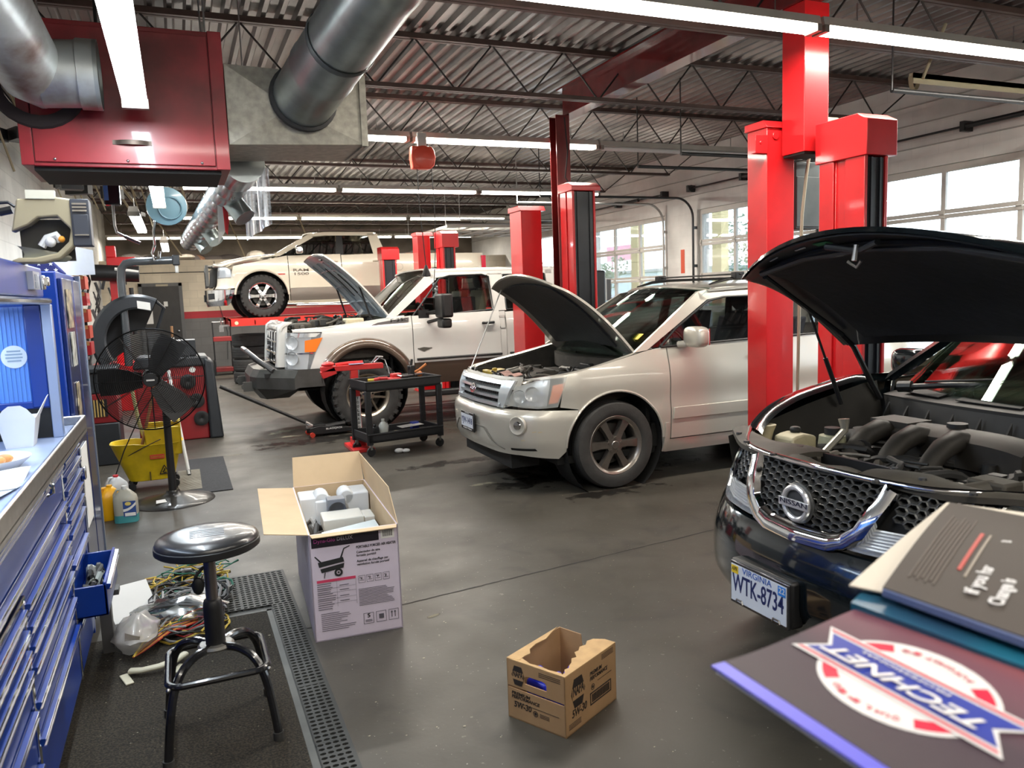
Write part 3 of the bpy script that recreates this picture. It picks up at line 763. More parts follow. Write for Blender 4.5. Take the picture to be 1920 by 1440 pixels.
for sd in (-1, 1):
    panel(b, C1.pt, [(s0,.345),(.1,.34),(.3,.33),(.525,.35)]+[p for p in arcpts(hubx,hz_,ar,5,44,8)], [(s0,.735),(.1,.745),(.35,.83),(.655,.80)], sd, 12, 0, .02, .05, center=True)
b.build('front_bumper', MBLK, root, smooth=50, weld=.0005)
b = MB()
for sd in (-1, 1):
    panel(b, C1.pt, [(s0,.24),(.3,.24),(.5,.25)], [(s0,.35),(.3,.335),(.5,.355)], sd, 3, -.03, .02, .06, center=True)
b.build('lower_valance', BLACK, root, smooth=50, weld=.0005)
b = MB()
for sd in (-1, 1):
    panel(b, C1.pt, [(.36,.84),(.66,.81)]+arcpts(hubx,hz_,ar,46,178,20)+[(1.47,.3),(1.52,.3)], [(.33,.995),(.45,1.02),(.8,1.10),(1.2,1.17),(1.50,1.16)], sd, 10, 0, .02, .06)
    # fender roll into the engine bay
    b.grid(lambda u, v, sd=sd: (lambda q: Vector(C1.pt(q, interp(fend, q), sd))+Vector((0, -sd*.085*v, .012*math.sin(PI*v/2)-.03*v*v)))(.30+.95*u), 18, 5)
b.build('front_fender', MBLK, root, smooth=50)
for (nm, a0, a1) in (('front_door', 1.53, 2.58), ('rear_door', 2.59, 3.45)):
    b = MB()
    for sd in (-1, 1): panel(b, C1.pt, [(a0,.30),(a1,.30)], [(a0,1.13),(a1,1.17)], sd, 9, 0, .02, .15)
    b.build(nm, MBLK, root, smooth=50)
b = MB()
for sd in (-1, 1): panel(b, C1.pt, [(3.46,.3),(3.5,.5)]+arcpts(3.80,.37,.43,30,178,12)+[(4.3,.33),(5.3,.33)], [(3.46,1.17),(5.3,1.15)], sd, 6, 0, .02, .12, center=False)
b.build('rear_quarter', MBLK, root, smooth=50)
# greenhouse
b = MB()
for sd in (-1, 1):
    panel(b, C1.gpt, [(1.50,1.12),(2.34,1.60)], [(1.40,1.12),(2.30,1.66)], sd, 2, .0, .03, .1)
    panel(b, C1.gpt, [(2.30,1.60),(3.9,1.60)], [(2.30,1.66),(3.9,1.66)], sd, 2, 0, .03, .2)
    panel(b, C1.gpt, [(3.9,1.15),(4.5,1.15)], [(3.6,1.62),(3.9,1.66)], sd, 3, 0, .03, .2)
    panel(b, C1.gpt, [(2.62,1.14),(2.70,1.14)], [(2.62,1.6),(2.70,1.6)], sd, 2, 0, .03, .2)
b.build('pillars', MBLK, root, smooth=50)
b = MB(); b.slab(lambda u, v: (2.22+.12*abs(2*v-1)**2+(4.1-2.22-.12*abs(2*v-1)**2)*u, -.655+1.31*v, 1.655+.045*(1-(2*v-1)**2)+.02*math.sin(PI*u)), 10, 12, (0,0,-.03)); b.build('roof', MBLK, root)
b = MB(); b.slab(lambda u, v: (lerp(1.30, 2.24, u)+.22*(2*v-1)**2*(1-.45*u), (-.80+1.60*v)*(1-.18*u), lerp(1.10, 1.665, u)+.03*math.sin(PI*v)*(u)+.03*math.sin(PI*u)), 12, 16, (.006,0,-.004)); b.build('windscreen', WGL, root)
b = MB(); b.bx(1.5, 1.52, -.3, .1, 1.0, 1.01)
for sd in (-1, 1): panel(b, C1.gpt, [(1.60,1.15),(3.9,1.17)], [(2.32,1.60),(3.6,1.61)], sd, 2, -.015, 0, .3)
b.build('side_windows', TINT, root)
b = MB(); b.slab(lambda u, v: (1.44+.75*u+.2*(2*v-1)**2*(1-u), -.78+1.56*v, 1.07+.05*math.sin(PI*u)), 8, 10, (0,0,-.2)); b.build('dashboard', mat('beige_dash', (.30,.25,.18), .7), root)
seat(root, 2.35, -.4, .62, mat('beige_leather', (.36,.30,.22), .5), mat('beige_leather', (.36,.30,.22), .5)); seat(root, 2.35, .4, .62, MATS['beige_leather'], MATS['beige_leather']); steering(root, 1.98, -.38, 1.12, BLACK)
b = MB(); b.bx(.5, 4.5, -.86, .86, .26, .30); b.bx(1.36, 1.40, -.80, .80, .3, 1.06); b.bx(1.4, 4.4, -.85, .85, .3, .5)
b.build('underbody', DARK, root, smooth=0)
# engine bay liners
b = MB()
for sd in (-1, 1):
    b.grid(lambda u, v, sd=sd: (.32+1.0*u, sd*(lerp(.72,.80,u)-.10*v), interp(fend, .3+.95*u)-.03-.42*v), 10, 4)
    b.grid(lambda u, v, sd=sd: (.62+.7*u, sd*(.70-.35*v), .80+.12*math.sin(PI*min(1,u*1.1))*(1-v*.6)), 8, 6)
    b.lathe([(.0,.955),(.05,.955),(.055,.94),(.12,.93),(.15,.86)], (1.0, sd*.58, 0), (0,0,1), 24)
b.bx(.28, 1.36, -.66, .66, .52, .60)
b.build('engine_bay_liner', mat('bay_liner_dark', (.022,.020,.017), .7, var=.4), root, smooth=50)
# radiator cover
b = MB()
def cov(y, t):
    q = s0+abs(y)*1.06; x0 = C1.pt(q, .975, 1 if y >= 0 else -1)[0]+.012
    x1 = interp([(-.74,.50),(-.62,.34),(-.30,.36),(-.16,.30),(0,.34),(.2,.37),(.5,.37),(.66,.40),(.78,.50)], y)
    return x0+(x1-x0)*t
for (ya, yb, t0, t1) in ((.16,.76,0,1),(-.76,-.17,0,1),(-.17,.16,0,.30)):
    b.slab(lambda u, v: (cov(lerp(ya,yb,v), lerp(t0,t1,u)), lerp(ya,yb,v), .985+.012*math.sin(PI*u)+.006*math.sin(v*9)), 6, 14, (0,0,-.02))
for (x, y) in ((.2,.45),(.3,.62),(.12,.2),(.3,.25),(.1,-.3),(.25,-.35),(.22,-.55),(.3,-.2)): b.lathe([(0,.012),(.012,.012),(.014,.004)], (x, y, .99), (0,0,1), 12, mi=1)
b.build('radiator_cover', [DIRTB, BLACK], root, smooth=40)
b = MB(); b.bx(.12, .34, -.17, .16, .82, .86); b.bx(.33, .345, -.17, .17, .86, .985)
for k in range(7): b.cyl((.16+.02*k, -.03+.02*(k % 3), .86), (.16+.02*k, -.03+.02*(k % 3), .93+.01*(k % 2)), .012, n=8)
b.cyl((.15, -.10, .93), (.15, .05, .93), .02, n=10); b.bx(.13,.2,-.06,0,.9,.95)
b.build('hood_latch', BLACK, root)
# intake manifold with three curved runners
b = MB()
for (y, x) in ((.38,.80),(.20,.80),(.02,.82)):
    b.tube([(x-.14,y-.01,.86),(x-.07,y,.925),(x,y+.01,.965),(x+.10,y+.03,.985),(x+.2,y+.03,.96)], [.034,.040,.044,.046,.046], 14)
    b.lathe([(.036,0),(.05,.0),(.05,.02),(.036,.02)], (x-.13,y-.01,.86), (-.6,0,-.6), 14)
b.slab(lambda u, v: (.93+.20*u, -.22+.68*v, .985+.035*math.sin(PI*u)-.02*(2*v-1)**4), 8, 12, (0,0,-.11))
b.bx(.95,1.1,.30,.50,.99,1.02)
b.build('intake_manifold', mat('manifold_dusty', (.038,.034,.029), .55, .1, var=.4, vs=8), root, smooth=50)
ENGB = [ENG[0], ENG[1], ENG[0], ENG[3]]
clutter(root, 'hoses_and_wiring', (.40, .98, -.36, .50, .84), 0, 120, [ENG[0], ENG[1], ENG[3], ENG[2], ENG[3]], 5, (.0,.07))
clutter(root, 'brackets', (.45, 1.2, -.62, .62, .74), 0, 90, [ENG[0], ENG[1], ENG[3]], 9, (.0,.09))
b = MB(); b.slab(lambda u, v: (.60+.32*u, -.72+.34*v, .93+.05*u), 3, 3, (0,0,-.12)); b.bx(.52,.62,-.44,-.30,.88,.96); b.cyl((.56,-.38,.93),(.36,-.30,.90),.035,n=14); b.build('air_filter_box', DIRTB, root, bevel=.01)
b = MB(); b.slab(lambda u, v: (.95+.2*u, .06+.14*v, .965+.0*u), 2, 2, (0,0,-.06)); b.bx(.97,1.12,.08,.20,.94,1.0); b.build('brake_fluid_reservoir', mat('aged_white_plastic', (.50,.46,.36), .5, var=.2), root, bevel=.012)
b = MB(); b.cyl((1.045,.135,1.0),(1.045,.135,1.035),.042,.040,n=20); b.build('reservoir_cap', BLACK, root)
WASH = mat('cream_reservoir', (.55,.49,.33), .5, var=.25, vs=12)
b = MB(); b.tube([(.50,.70,.82),(.52,.71,.93),(.53,.71,.97),(.53,.71,1.0)], [.035,.03,.032,.045], 14); b.build('washer_filler', WASH, root)
b = MB(); b.slab(lambda u, v: (.52+.14*u, .53+.12*v, .96+.015*math.sin(PI*u)), 4, 4, (0,0,-.12)); b.cyl((.60,.60,.97),(.60,.60,1.0),.024,n=14,mi=1); b.build('coolant_tank', [WASH, BLACK], root, bevel=.01)
b = MB(); b.lathe([(0,.0),(.055,0),(.06,.06),(.055,.1),(.0,.11)], (.69,.47,.87), (0,0,1), 18); b.cyl((.69,.47,.975),(.69,.47,1.005),.034,n=16,mi=1); b.build('power_steering_tank', [mat('cloudy_plastic', (.32,.32,.22), .5), BLACK], root)
b = MB(); b.tube([(.55,.40,.90),(.64,.41,.955),(.70,.41,1.0),(.70,.415,1.05)], [.014,.016,.016,.024], 10); b.build('filler_tube', mat('bare_aluminium', (.55,.53,.46), .35, .8), root)
b = MB(); b.tube([(.78,.60,.86),(.84,.52,.93),(.82,.44,.95),(.74,.36,.92)], .045, 14); b.tube([(1.0,.7,.9),(1.1,.4,.98),(1.12,0,.98),(1.1,-.5,.97)], .012, 8); b.build('radiator_hose', ENG[3], root)
# cowl with vents
b = MB()
b.slab(lambda u, v: (lerp(1.22,1.44,u)+.14*(2*v-1)**2, -.80+1.60*v, 1.075+.03*u-.01*(2*v-1)**2), 4, 20, (0,0,-.02))
b.slab(lambda u, v: (1.22+.14*(2*v-1)**2-.03*u, -.80+1.60*v, 1.06-.10*u), 3, 20, (.012,0,0))
for k in range(11):
    y = -.7+.14*k; x = 1.19+.14*(y/.8)**2
    b.add([(x,y-.004,.98),(x-.05,y-.004,.965),(x,y-.004,1.04),(x,y+.004,.98),(x-.05,y+.004,.965),(x,y+.004,1.04)], [(0,1,2),(5,4,3),(0,3,4,1),(1,4,5,2)])
b.build('cowl_panel', mat('dusty_cowl', (.022,.022,.022), .6, var=.3), root, smooth=40)
b = MB()
for (ya, yb) in ((-.62,-.12),(.02,.34),(.44,.68)):
    b.slab(lambda u, v: (lerp(1.27,1.36,u)+.14*(2*(lerp(ya,yb,v)+.8)/1.6-1)**2, lerp(ya,yb,v), 1.091+.014*u), 2, 8, (0,0,-.004))
b.build('cowl_vents', mat('vent_mesh', (.008,.008,.009), .7), root)
b = MB()
b.tube([(1.30,.66,1.115),(1.40,.45,1.14),(1.46,.1,1.165),(1.44,-.15,1.16)], [.016,.014,.011,.008], 8)
b.tube([(1.31,.66,1.12),(1.33,.60,1.125)], .028, 10); b.tube([(1.36,.55,1.15),(1.50,.05,1.20),(1.47,-.25,1.19)], .006, 6)
b.tube([(1.30,-.10,1.115),(1.42,-.4,1.15),(1.6,-.68,1.17)], [.016,.012,.008], 8)
b.build('wiper', BLACK, root)
# grille: honeycomb mesh
def fp(a, z, off=0.): return Vector(C1.pt(s0+abs(a), z, 1 if a >= 0 else -1, off))
def vhalf(z): return interp([(.75,.13),(.775,.20),(.97,.335)], z)
def honey(mb, inside, z0, z1, a0, a1, cw=.058, ch=.026, off=-.012, r0=1.04, r1=.78):
    j = 0; z = z0
    while z < z1:
        a = a0+(cw/2 if j % 2 else 0)
        while a < a1:
            if inside(a, z):
                vs = []
                for rr_, oo in ((r0, off), (r1, off+.006), (r1, off-.03)):
                    for k in range(6):
                        t = PI/3*k; dx = (1, .5, -.5, -1, -.5, .5)[k]*cw*.58; dz = (0, 1, 1, 0, -1, -1)[k]*ch*.5
                        vs.append(fp(a+dx*rr_, z+dz*rr_, oo))
                fs = [(k, (k+1) % 6, 6+(k+1) % 6, 6+k) for k in range(6)]+[(6+k, 6+(k+1) % 6, 12+(k+1) % 6, 12+k) for k in range(6)]
                mb.add(vs, fs)
            a += cw
        z += ch*.5*1.0 if False else ch; j += 1
m = MB()
def honey2(mb, inside, z0, z1, a0, a1, cw=.050, ch=.0245, off=-.010):
    j = 0; z = z0
    while z < z1:
        a = a0+(cw*.75 if j % 2 else 0)
        while a < a1:
            if inside(a, z):
                vs = []
                for rr_, oo in ((1.0, off), (.74, off+.004), (.70, off-.03)):
                    for k in range(6):
                        dx = (1, .5, -.5, -1, -.5, .5)[k]*cw*.5; dz = (0, 1, 1, 0, -1, -1)[k]*ch*.5
                        vs.append(fp(a+dx*rr_, z+dz*rr_, oo))
                mb.add(vs, [(k, (k+1) % 6, 6+(k+1) % 6, 6+k) for k in range(6)]+[(6+k, 6+(k+1) % 6, 12+(k+1) % 6, 12+k) for k in range(6)])
            a += cw*1.5
        z += ch*.5; j += 1
honey2(m, lambda a, z: abs(a) < vhalf(z)-.015, .775, .965, -.42, .42)
m.build('grille_mesh', mat('grille_grey', (.07,.073,.075), .35, .2), root, smooth=20)
m = MB()
for sd in (-1, 1):
    honey2(m, lambda a, z: vhalf(z)+.06 < abs(a) < .74 and z > .86 - (abs(a)-.4)*.10, .845, .962, .36*sd if sd > 0 else -.80, .80 if sd > 0 else -.36, .05, .026)
m.build('side_grille_mesh', MATS['grille_grey'], root, smooth=20)
m = MB()
for sd in (-1, 1): panel(m, C1.pt, [(s0,.745),(.25,.75)], [(s0,.975),(.25,.985)], sd, 4, -.045, 0, .06, center=True)
m.build('grille_backing', DARK, root)
m = MB()
pth = [(.35,.972),(.315,.90),(.27,.815),(.215,.775),(.15,.757),(0,.752),(-.15,.757),(-.215,.775),(-.27,.815),(-.315,.90),(-.35,.972)]
fine = []
for (a, b_) in zip(pth, pth[1:]):
    for k in range(5): fine.append((lerp(a[0],b_[0],k/5), lerp(a[1],b_[1],k/5)))
fine.append(pth[-1])
vs = []; n = len(fine)
for i, (a, z) in enumerate(fine):
    a0, z0 = fine[max(0,i-1)]; a1, z1 = fine[min(n-1,i+1)]; l = math.hypot(a1-a0, z1-z0); nx, nz = -(z1-z0)/l, (a1-a0)/l
    for (w_, o_) in ((-.034,-.01),(-.028,.016),(.0,.024),(.022,.016),(.028,-.01)): vs.append(fp(a+nx*w_, z+nz*w_, o_))
m.add(vs, [(i*5+j, i*5+j+1, (i+1)*5+j+1, (i+1)*5+j) for i in range(n-1) for j in range(4)])
m.build('chrome_surround', CHROME, root, smooth=50)
m = MB(); m.tube([fp(-.95+1.9*k/50, .985+.02*max(0,abs(-.95+1.9*k/50)-.5), -.005) for k in range(51)], .011, 8)
for sd in (-1, 1):
    for a in (.50, .63): m.tube([fp(sd*(a+.10), .965), fp(sd*(a+.05), .91), fp(sd*a, .85)], .008, 6)
m.build('chrome_trim', CHROME, root)
# emblem
t = MB(); c = fp(0, .862, .03); nrm = (fp(0, .862, .05)-fp(0, .862, .0)).normalized(); uu = Vector((0,-1,0)); vv = uu.cross(nrm); vv = vv if vv.z > 0 else -vv
t.tube([c+(uu*math.cos(2*PI*k/36)+vv*math.sin(2*PI*k/36))*.058 for k in range(36)], .0105, 10, closed=True)
t.prism([(-.073,-.015),(.073,-.015),(.073,.015),(-.073,.015)], c+nrm*.004, uu, vv, nrm*.010)
t.lathe([(.0,-.03),(.062,-.03),(.075,-.012),(.066,-.004),(.0,-.006)], c, nrm, 32, mi=1)
em = t.build('emblem', [mat('satin_silver', (.66,.67,.70), .22, .6), MATS['grille_grey']], root, bevel=.002)
text('lettering', 'NISSAN', mat('navy_letter', (.006,.008,.03), .3), em, c+nrm*.0148-uu*.066-vv*.0095, uu, vv, .026, width=.132, bold=.01)
# headlamps
LIN = mat('lamp_reflector', (.62,.64,.66), .28, .45)
for sd in (-1, 1):
    m = MB(); panel(m, C1.pt, [(.02,.80),(.30,.83),(.40,.86)], [(.13,.965),(.33,.99),(.47,1.02)], sd, 6, .002, .03, .04); o = m.build('headlamp', mat('cream_hazed_lens', (.62,.60,.50), .12, 0, .8, alpha=.5), root, smooth=60)
    m = MB(); panel(m, C1.pt, [(.04,.81),(.30,.84),(.39,.87)], [(.14,.96),(.33,.985),(.45,1.01)], sd, 4, -.03, 0, .06)
    for q in (.16, .28): 
        cc = Vector(C1.pt(q, .92, sd, -.03)); nn = (Vector(C1.pt(q, .92, sd, .02))-cc).normalized(); m.lathe([(0,.0),(.035,.008),(.045,.025)], cc, nn, 16)
    m.build('reflector', LIN, o)
    m = MB(); panel(m, C1.pt, [(-.42,.755),(-.02,.765),(.10,.79)], [(-.31,.835),(.0,.84),(.10,.85)], sd, 6, .006, .03, .04); o2 = m.build('turn_signal', mat('clear_signal_lens', (.60,.64,.70), .08, 0, .8, alpha=.28), root)
    m = MB()
    for k in range(7): 
        z = .768+.0105*k; m.tube([C1.pt(q, z+.004*i, sd, -.012) for i, q in enumerate((-.36+.008*k,-.25,-.12,0,.08))], .0045, 5)
    panel(m, C1.pt, [(-.42,.755),(.08,.785)], [(-.31,.835),(.08,.845)], sd, 2, -.022, 0, .06)
    m.build('reflector_ribs', LIN, o2)
# fog recess and small chrome edge on the far corner
for sd in (-1, 1):
    m = MB(); panel(m, C1.pt, [(.12,.36),(.34,.38)], [(.14,.46),(.36,.50)], sd, 3, .003, .0, .05); m.build('fog_recess', DARK, root)
    m = MB(); m.tube([C1.pt(q, .44-.1*(q-.1), sd, .012) for q in (.12,.2,.28,.36)], .008, 6); m.build('fog_trim', CHROME, root)
# plate on its bracket
t = thing('licence_plate', '', 'x') if 0 else None
m = MB(); px_, py_ = -.035, .09; tl = Matrix.Rotation(R(0), 4, 'Y')
m.bx(px_, px_+.06, py_-.16, py_+.17, .425, .60); br_ = m.build('plate_bracket', BLACK, root, bevel=.012)
m = MB(); m.bx(px_-.012, px_, py_-.158, py_+.158, .428, .595); m.build('plate_frame', mat('dark_chrome_frame', (.10,.10,.11), .25, .8), root, bevel=.004)
m = MB(); m.bx(px_-.0145, px_-.012, py_-.149, py_+.149, .440, .584); pl = m.build('licence_plate', mat('plate_white', (.66,.70,.78), .35), root, smooth=0)
NAVY = mat('plate_navy', (.008,.02,.11), .4); U = (0,-1,0); V = (0,0,1); X_ = px_-.0150
text('lettering', 'WTK-8734', NAVY, pl, (X_, py_+.140, .462), U, V, .098, width=.278, bold=.012)
text('lettering', 'VIRGINIA', mat('plate_blue', (.015,.09,.40), .4), pl, (X_, py_+.085, .553), U, V, .034, width=.16)
m = MB(); m.bx(X_-.001, X_, py_+.108, py_+.146, .550, .580); mo = m.build('month_sticker', mat('yellow_sticker', (.80,.55,.02), .5), pl, smooth=0)
text('lettering', 'APR', INK, mo, (X_-.0012, py_+.143, .556), U, V, .022, width=.032)
m = MB(); m.bx(X_-.001, X_, py_-.146, py_-.108, .545, .580); mo = m.build('year_sticker', mat('blue_sticker', (.02,.2,.65), .5), pl, smooth=0)
text('lettering', '22', PAPER, mo, (X_-.0012, py_-.112, .549), U, V, .03, width=.03)
m = MB()
for (y, z) in ((.10,.438),(-.10,.438)): m.tube([(X_-.002, py_+y+.02, z), (X_-.002, py_+y+.015, z+.012), (X_-.002, py_+y-.015, z+.012), (X_-.002, py_+y-.02, z)], .003, 6)
m.build('frame_tabs', STEEL, pl)
# wheels
SIL = mat('silver_alloy', (.45,.45,.46), .25, .9)
for x in (.97, 3.80):
    for sd in (-1, 1): add_wheel(C1, x, sd*.81, .37, .37, .235, .235, 5, SIL, 'wide', sd)
b = MB()
for x in (.97, 3.80):
    for sd in (-1, 1): b.lathe([(.44,0),(.44,.32)], (x, sd*.90, .37), (0,-sd,0), 28)
b.build('wheel_liner', DARK, root)
# raised hood
HU = mat('hood_underside', (.020,.023,.028), .5, 0, .2, var=.3); HP = mat('hood_pad', (.020,.022,.026), .7, var=.3, bump=.2, bs=30)
hd, hf, hr = raised_hood(C1, 'hood', 1.13, 1.345, .83, .77, 1.02, 29.5, .20, .055, MBLK, HU, HP, curl=.07, round_=.10)
m = MB()
def hp(u, v, d): return hf(u, v)+hr.to_3x3() @ Vector((0, 0, -d))
m.tube([hp(.9,.12,.055), hp(.86,.3,.05), hp(.84,.5,.05), hp(.86,.7,.05), hp(.9,.88,.055)], .014, 8); m.tube([hp(.93,.42,.05), hp(.88,.5,.07), hp(.93,.58,.05)], .012, 8)
m.tube([hp(.15,.06,.05), hp(.5,.05,.055), hp(.85,.10,.05)], .012, 8); m.tube([hp(.15,.94,.05), hp(.5,.95,.055), hp(.85,.90,.05)], .012, 8)
m.build('hood_stiffener', HU, hd)
m = MB(); m.cyl(hp(.90,.5,.05), hp(.88,.5,.11), .01, n=8); m.tube([hp(.88,.48,.11), hp(.86,.5,.13), hp(.88,.52,.11)], .006, 6); m.build('hood_striker', STEEL, hd)
m = MB(); m.slab(lambda u, v: hp(.915+.035*u, .57+.05*v, .034), 2, 2, hr.to_3x3() @ Vector((0,0,-.002))); m.build('green_label', mat('green_label', (.02,.30,.12), .5), hd)
m = MB()
for (u_0, v_0) in ((.93,.66),(.94,.78)): m.slab(lambda u, v: hp(u_0+.012*u, v_0+.04*v, .034), 1, 1, hr.to_3x3() @ Vector((0,0,-.002)))
m.build('white_label', PAPER, hd)
for sd in (-1, 1):
    m = MB(); v_ = .5+.46*sd; a = Vector((1.02, sd*.74, 1.05)); bb = hp(.42, v_, .05); c = a.lerp(bb, .5); m.cyl(a, c, .011, n=8); m.cyl(c, bb, .006, n=8); m.build('hood_strut', BLACK, root)
    m = MB(); m.tube([(1.30, sd*.76, 1.05), (1.24, sd*.77, 1.15), hp(.0, v_, .03), hp(.15, v_, .03)], .014, 6); m.build('hood_hinge', BLACK, root)
# door mirror far side (seen through the gap)
for sd in (-1, 1):
    m = MB(); m.sball((1.86, sd*1.04, 1.18), (.065,.12,.08), .6); m.cyl((1.85, sd*.88, 1.12), (1.86, sd*.98, 1.15), .03); m.build('door_mirror', MBLK, root)
# ------------------------------------------------------------------ silver SUV
SILV = mat('champagne_silver_paint', (.56,.535,.475), .30, .35, .8)
HAZE = mat('hazed_lens', (.60,.62,.60), .12, 0, .8, alpha=.42)
SILW = mat('pale_silver_trim', (.58,.62,.65), .25, .5, .7)
root = thing('sport_utility_vehicle', 'champagne silver SUV with roof rack and propped open hood, in the middle bay', 'car', (2.30, 6.43, 0))
plan = [(-.65,0,0),(-.2,.03,.45),(.05,.12,.69),(.3,.3,.835),(.5,.5,.885),(.7,.7,.908),(1.2,1.2,.9125),(3.9,3.9,.905),(4.3,4.3,.86),(4.55,4.53,.75),(4.8,4.66,.5),(5.35,4.69,0)]
ff = [(.25,.06),(.36,.03),(.45,0),(.60,-.005),(.69,.01),(.715,.06),(.84,.075),(.95,.12),(1.2,.2)]
fs = [(.2,.06),(.35,.015),(.5,0),(.62,-.006),(.70,.006),(.85,0),(.95,.008),(1.06,.035),(1.2,.075)]
def gh2(q, z): return (q, interp([(1.1, .855), (1.6, .865), (3.8, .86), (4.5, .80)], q)-(z-1.14)*.42, z)
C2 = Car(root, plan, ff, fs, .1, .62, gh2); s0 = plan[0][0]
hx, hzz, ar = .95, .365, .455
b = MB()
for sd in (-1, 1):
    panel(b, C2.pt, [(s0,.345),(.1,.335),(.44,.30),(.50,.36)]+arcpts(hx,hzz,ar,4,40,8), [(s0,.705),(.05,.705),(.35,.70),(.604,.69)], sd, 10, 0, .02, .05, center=True)
bp_ = b.build('front_bumper', SILV, root, smooth=50, weld=.0005)
b = MB()
for sd in (-1, 1):
    panel(b, C2.pt, [(s0,.375),(-.25,.375),(-.12,.385)], [(s0,.52),(-.34,.52),(-.26,.45)], sd, 3, .004, 0, .06, center=True)
b.build('bumper_inset', SILV, bp_, smooth=50)
b = MB(); b.tube([C2.pt(s0+abs(a), interp([(0,.53),(.33,.53),(.42,.46),(.50,.40),(.58,.375)], abs(a)), 1 if a>0 else -1, .004) for a in [(-.58+1.16*k/40) for k in range(41)]], .0035, 5); b.build('bumper_crease', mat('silver_shadow_line', (.16,.15,.13), .5), bp_)
for sd in (-1, 1):
    c = Vector(C2.pt(.095, .585, sd, .0)); n_ = (Vector(C2.pt(.095, .585, sd, .05))-c).normalized(); n_ = (n_+Vector((-.25,0,0))).normalized()
    m = MB(); m.lathe([(.080,-.012),(.078,.008),(.070,.012),(.050,.004),(.0,.002)], c+n_*.004, n_, 28); m.build('fog_lamp_bezel', SILV, root)
    m = MB(); m.lathe([(.0,.016),(.03,.014),(.036,.008)], c+n_*.0+Vector((0,-sd*.0,0)), n_, 20); m.build('fog_lamp', CHROME, root)
    m = MB(); panel(m, C2.pt, [(.0,.375),(.26,.375)], [(.0,.395),(.24,.395)], sd, 1, .003, 0, .05); m.build('bumper_slot', DARK, root)
    m = MB()
    for (q, z) in ((.22,.53),(.27,.527),(.12,.46)): panel(m, C2.pt, [(q,z),(q+.035,z+.004)], [(q,z+.006),(q+.035,z+.01)], sd, 1, .0015, 0, .05)
    if sd < 0: m.build('scrape_mark', mat('bare_scrape', (.60,.50,.30), .7), root)
hood_l = [(.10,.905),(.30,.955),(.52,.985),(.8,1.03),(1.1,1.095),(1.30,1.14),(1.5,1.15)]
b = MB()
for sd in (-1, 1):
    panel(b, C2.pt, [(.46,.72),(.606,.695)]+arcpts(hx,hzz,ar,41,176,22)+[(1.425,.26),(1.475,.26)], [(.50,.98),(.8,1.03),(1.1,1.09),(1.30,1.13),(1.475,1.145)], sd, 12, 0, .02, .05)
    panel(b, C2.pt, [(.12,.94),(.5,.955)], [(.12,.945),(.30,.965),(.5,.98)], sd, 2, .0, .02, .05)
    b.grid(lambda u, v, sd=sd: (lambda q: Vector(C2.pt(q, interp(hood_l, q)+.0, sd))+Vector((0, -sd*.075*v, .014*math.sin(PI*v/2)-.02*v*v)))(.12+1.22*u), 20, 5)
b.build('front_fender', SILV, root, smooth=55)
b = MB()
for sd in (-1, 1): panel(b, C2.pt, [(.44,.35),(.46,.35)]+arcpts(hx,hzz,ar*.99,2,178,24), [(.44,.37),(.46,.37)]+arcpts(hx,hzz,ar*1.035,2,178,24), sd, 1, .006, .02, .1)
# arch lip drawn along the arc itself
b = MB()
for sd in (-1, 1):
    A = arcpts(hx,hzz,ar,3,177,30); m_ = [Vector(C2.pt(max(q,s0), z, sd, .002)) for q, z in A]; b.tube(m_, .011, 6)
    A = arcpts(3.665,.365,.44,3,177,30); b.tube([Vector(C2.pt(q, z, sd, .002)) for q, z in A], .011, 6)
b.build('wheel_arch_lip', SILV, root)
for (nm, a0, a1) in (('front_door', 1.485, 2.56), ('rear_door', 2.572, 3.40)):
    b = MB()
    for sd in (-1, 1): panel(b, C2.pt, [(a0,.37),(a1,.37)], [(a0,1.145),(a1,1.18)], sd, 16, 0, .02, .15)
    dr = b.build(nm, SILV, root, smooth=55)
    b = MB()
    for sd in (-1, 1): panel(b, C2.pt, [(a0+.012,.535),(a1-.012,.535)], [(a0+.02,.635),(a1-.012,.635)], sd, 3, .012, .014, .2)
    b.build('side_moulding', SILV, dr, bevel=.003)
    b = MB()
    for sd in (-1, 1): b.tube([Vector(C2.pt(a1-.24, 1.02, sd, .01)), Vector(C2.pt(a1-.2, 1.02, sd, .04)), Vector(C2.pt(a1-.1, 1.02, sd, .04)), Vector(C2.pt(a1-.06, 1.02, sd, .01))], .014, 8)
    b.build('door_handle', SILV, dr)
b = MB()
for sd in (-1, 1):
    panel(b, C2.pt, [(1.44,.25),(3.25,.25)], [(1.44,.36),(3.25,.36)], sd, 3, -.006, .03, .2)
    panel(b, C2.pt, [(3.41,.26),(3.46,.5)][:1]+[(3.24,.30)][:0]+[(3.41,.72)]+arcpts(3.665,.365,.44,55,176,14)+[(4.2,.36),(5.35,.36)], [(3.41,1.18),(5.35,1.18)], sd, 8, 0, .02, .12)
b.build('rocker_and_quarter', SILV, root, smooth=55)
b = MB()
for sd in (-1, 1):
    # A pillar, cant rail, B and C pillars, tail
    panel(b, C2.gpt, [(1.28,1.13),(2.02,1.53)], [(1.16,1.12),(1.94,1.60)], sd, 3, 0, .03, .06)
    panel(b, C2.gpt, [(1.94,1.52),(2.15,1.545),(3.8,1.55)], [(1.94,1.60),(2.2,1.635),(3.8,1.635)], sd, 3, 0, .03, .15)
    panel(b, C2.gpt, [(3.95,1.16),(4.62,1.16)], [(3.75,1.56),(4.35,1.60)], sd, 4, 0, .03, .15)
    panel(b, C2.gpt, [(3.75,1.54),(4.35,1.54)], [(3.75,1.635),(4.30,1.62)], sd, 2, 0, .03, .15)
b.build('pillars', SILV, root, smooth=55)
b = MB()
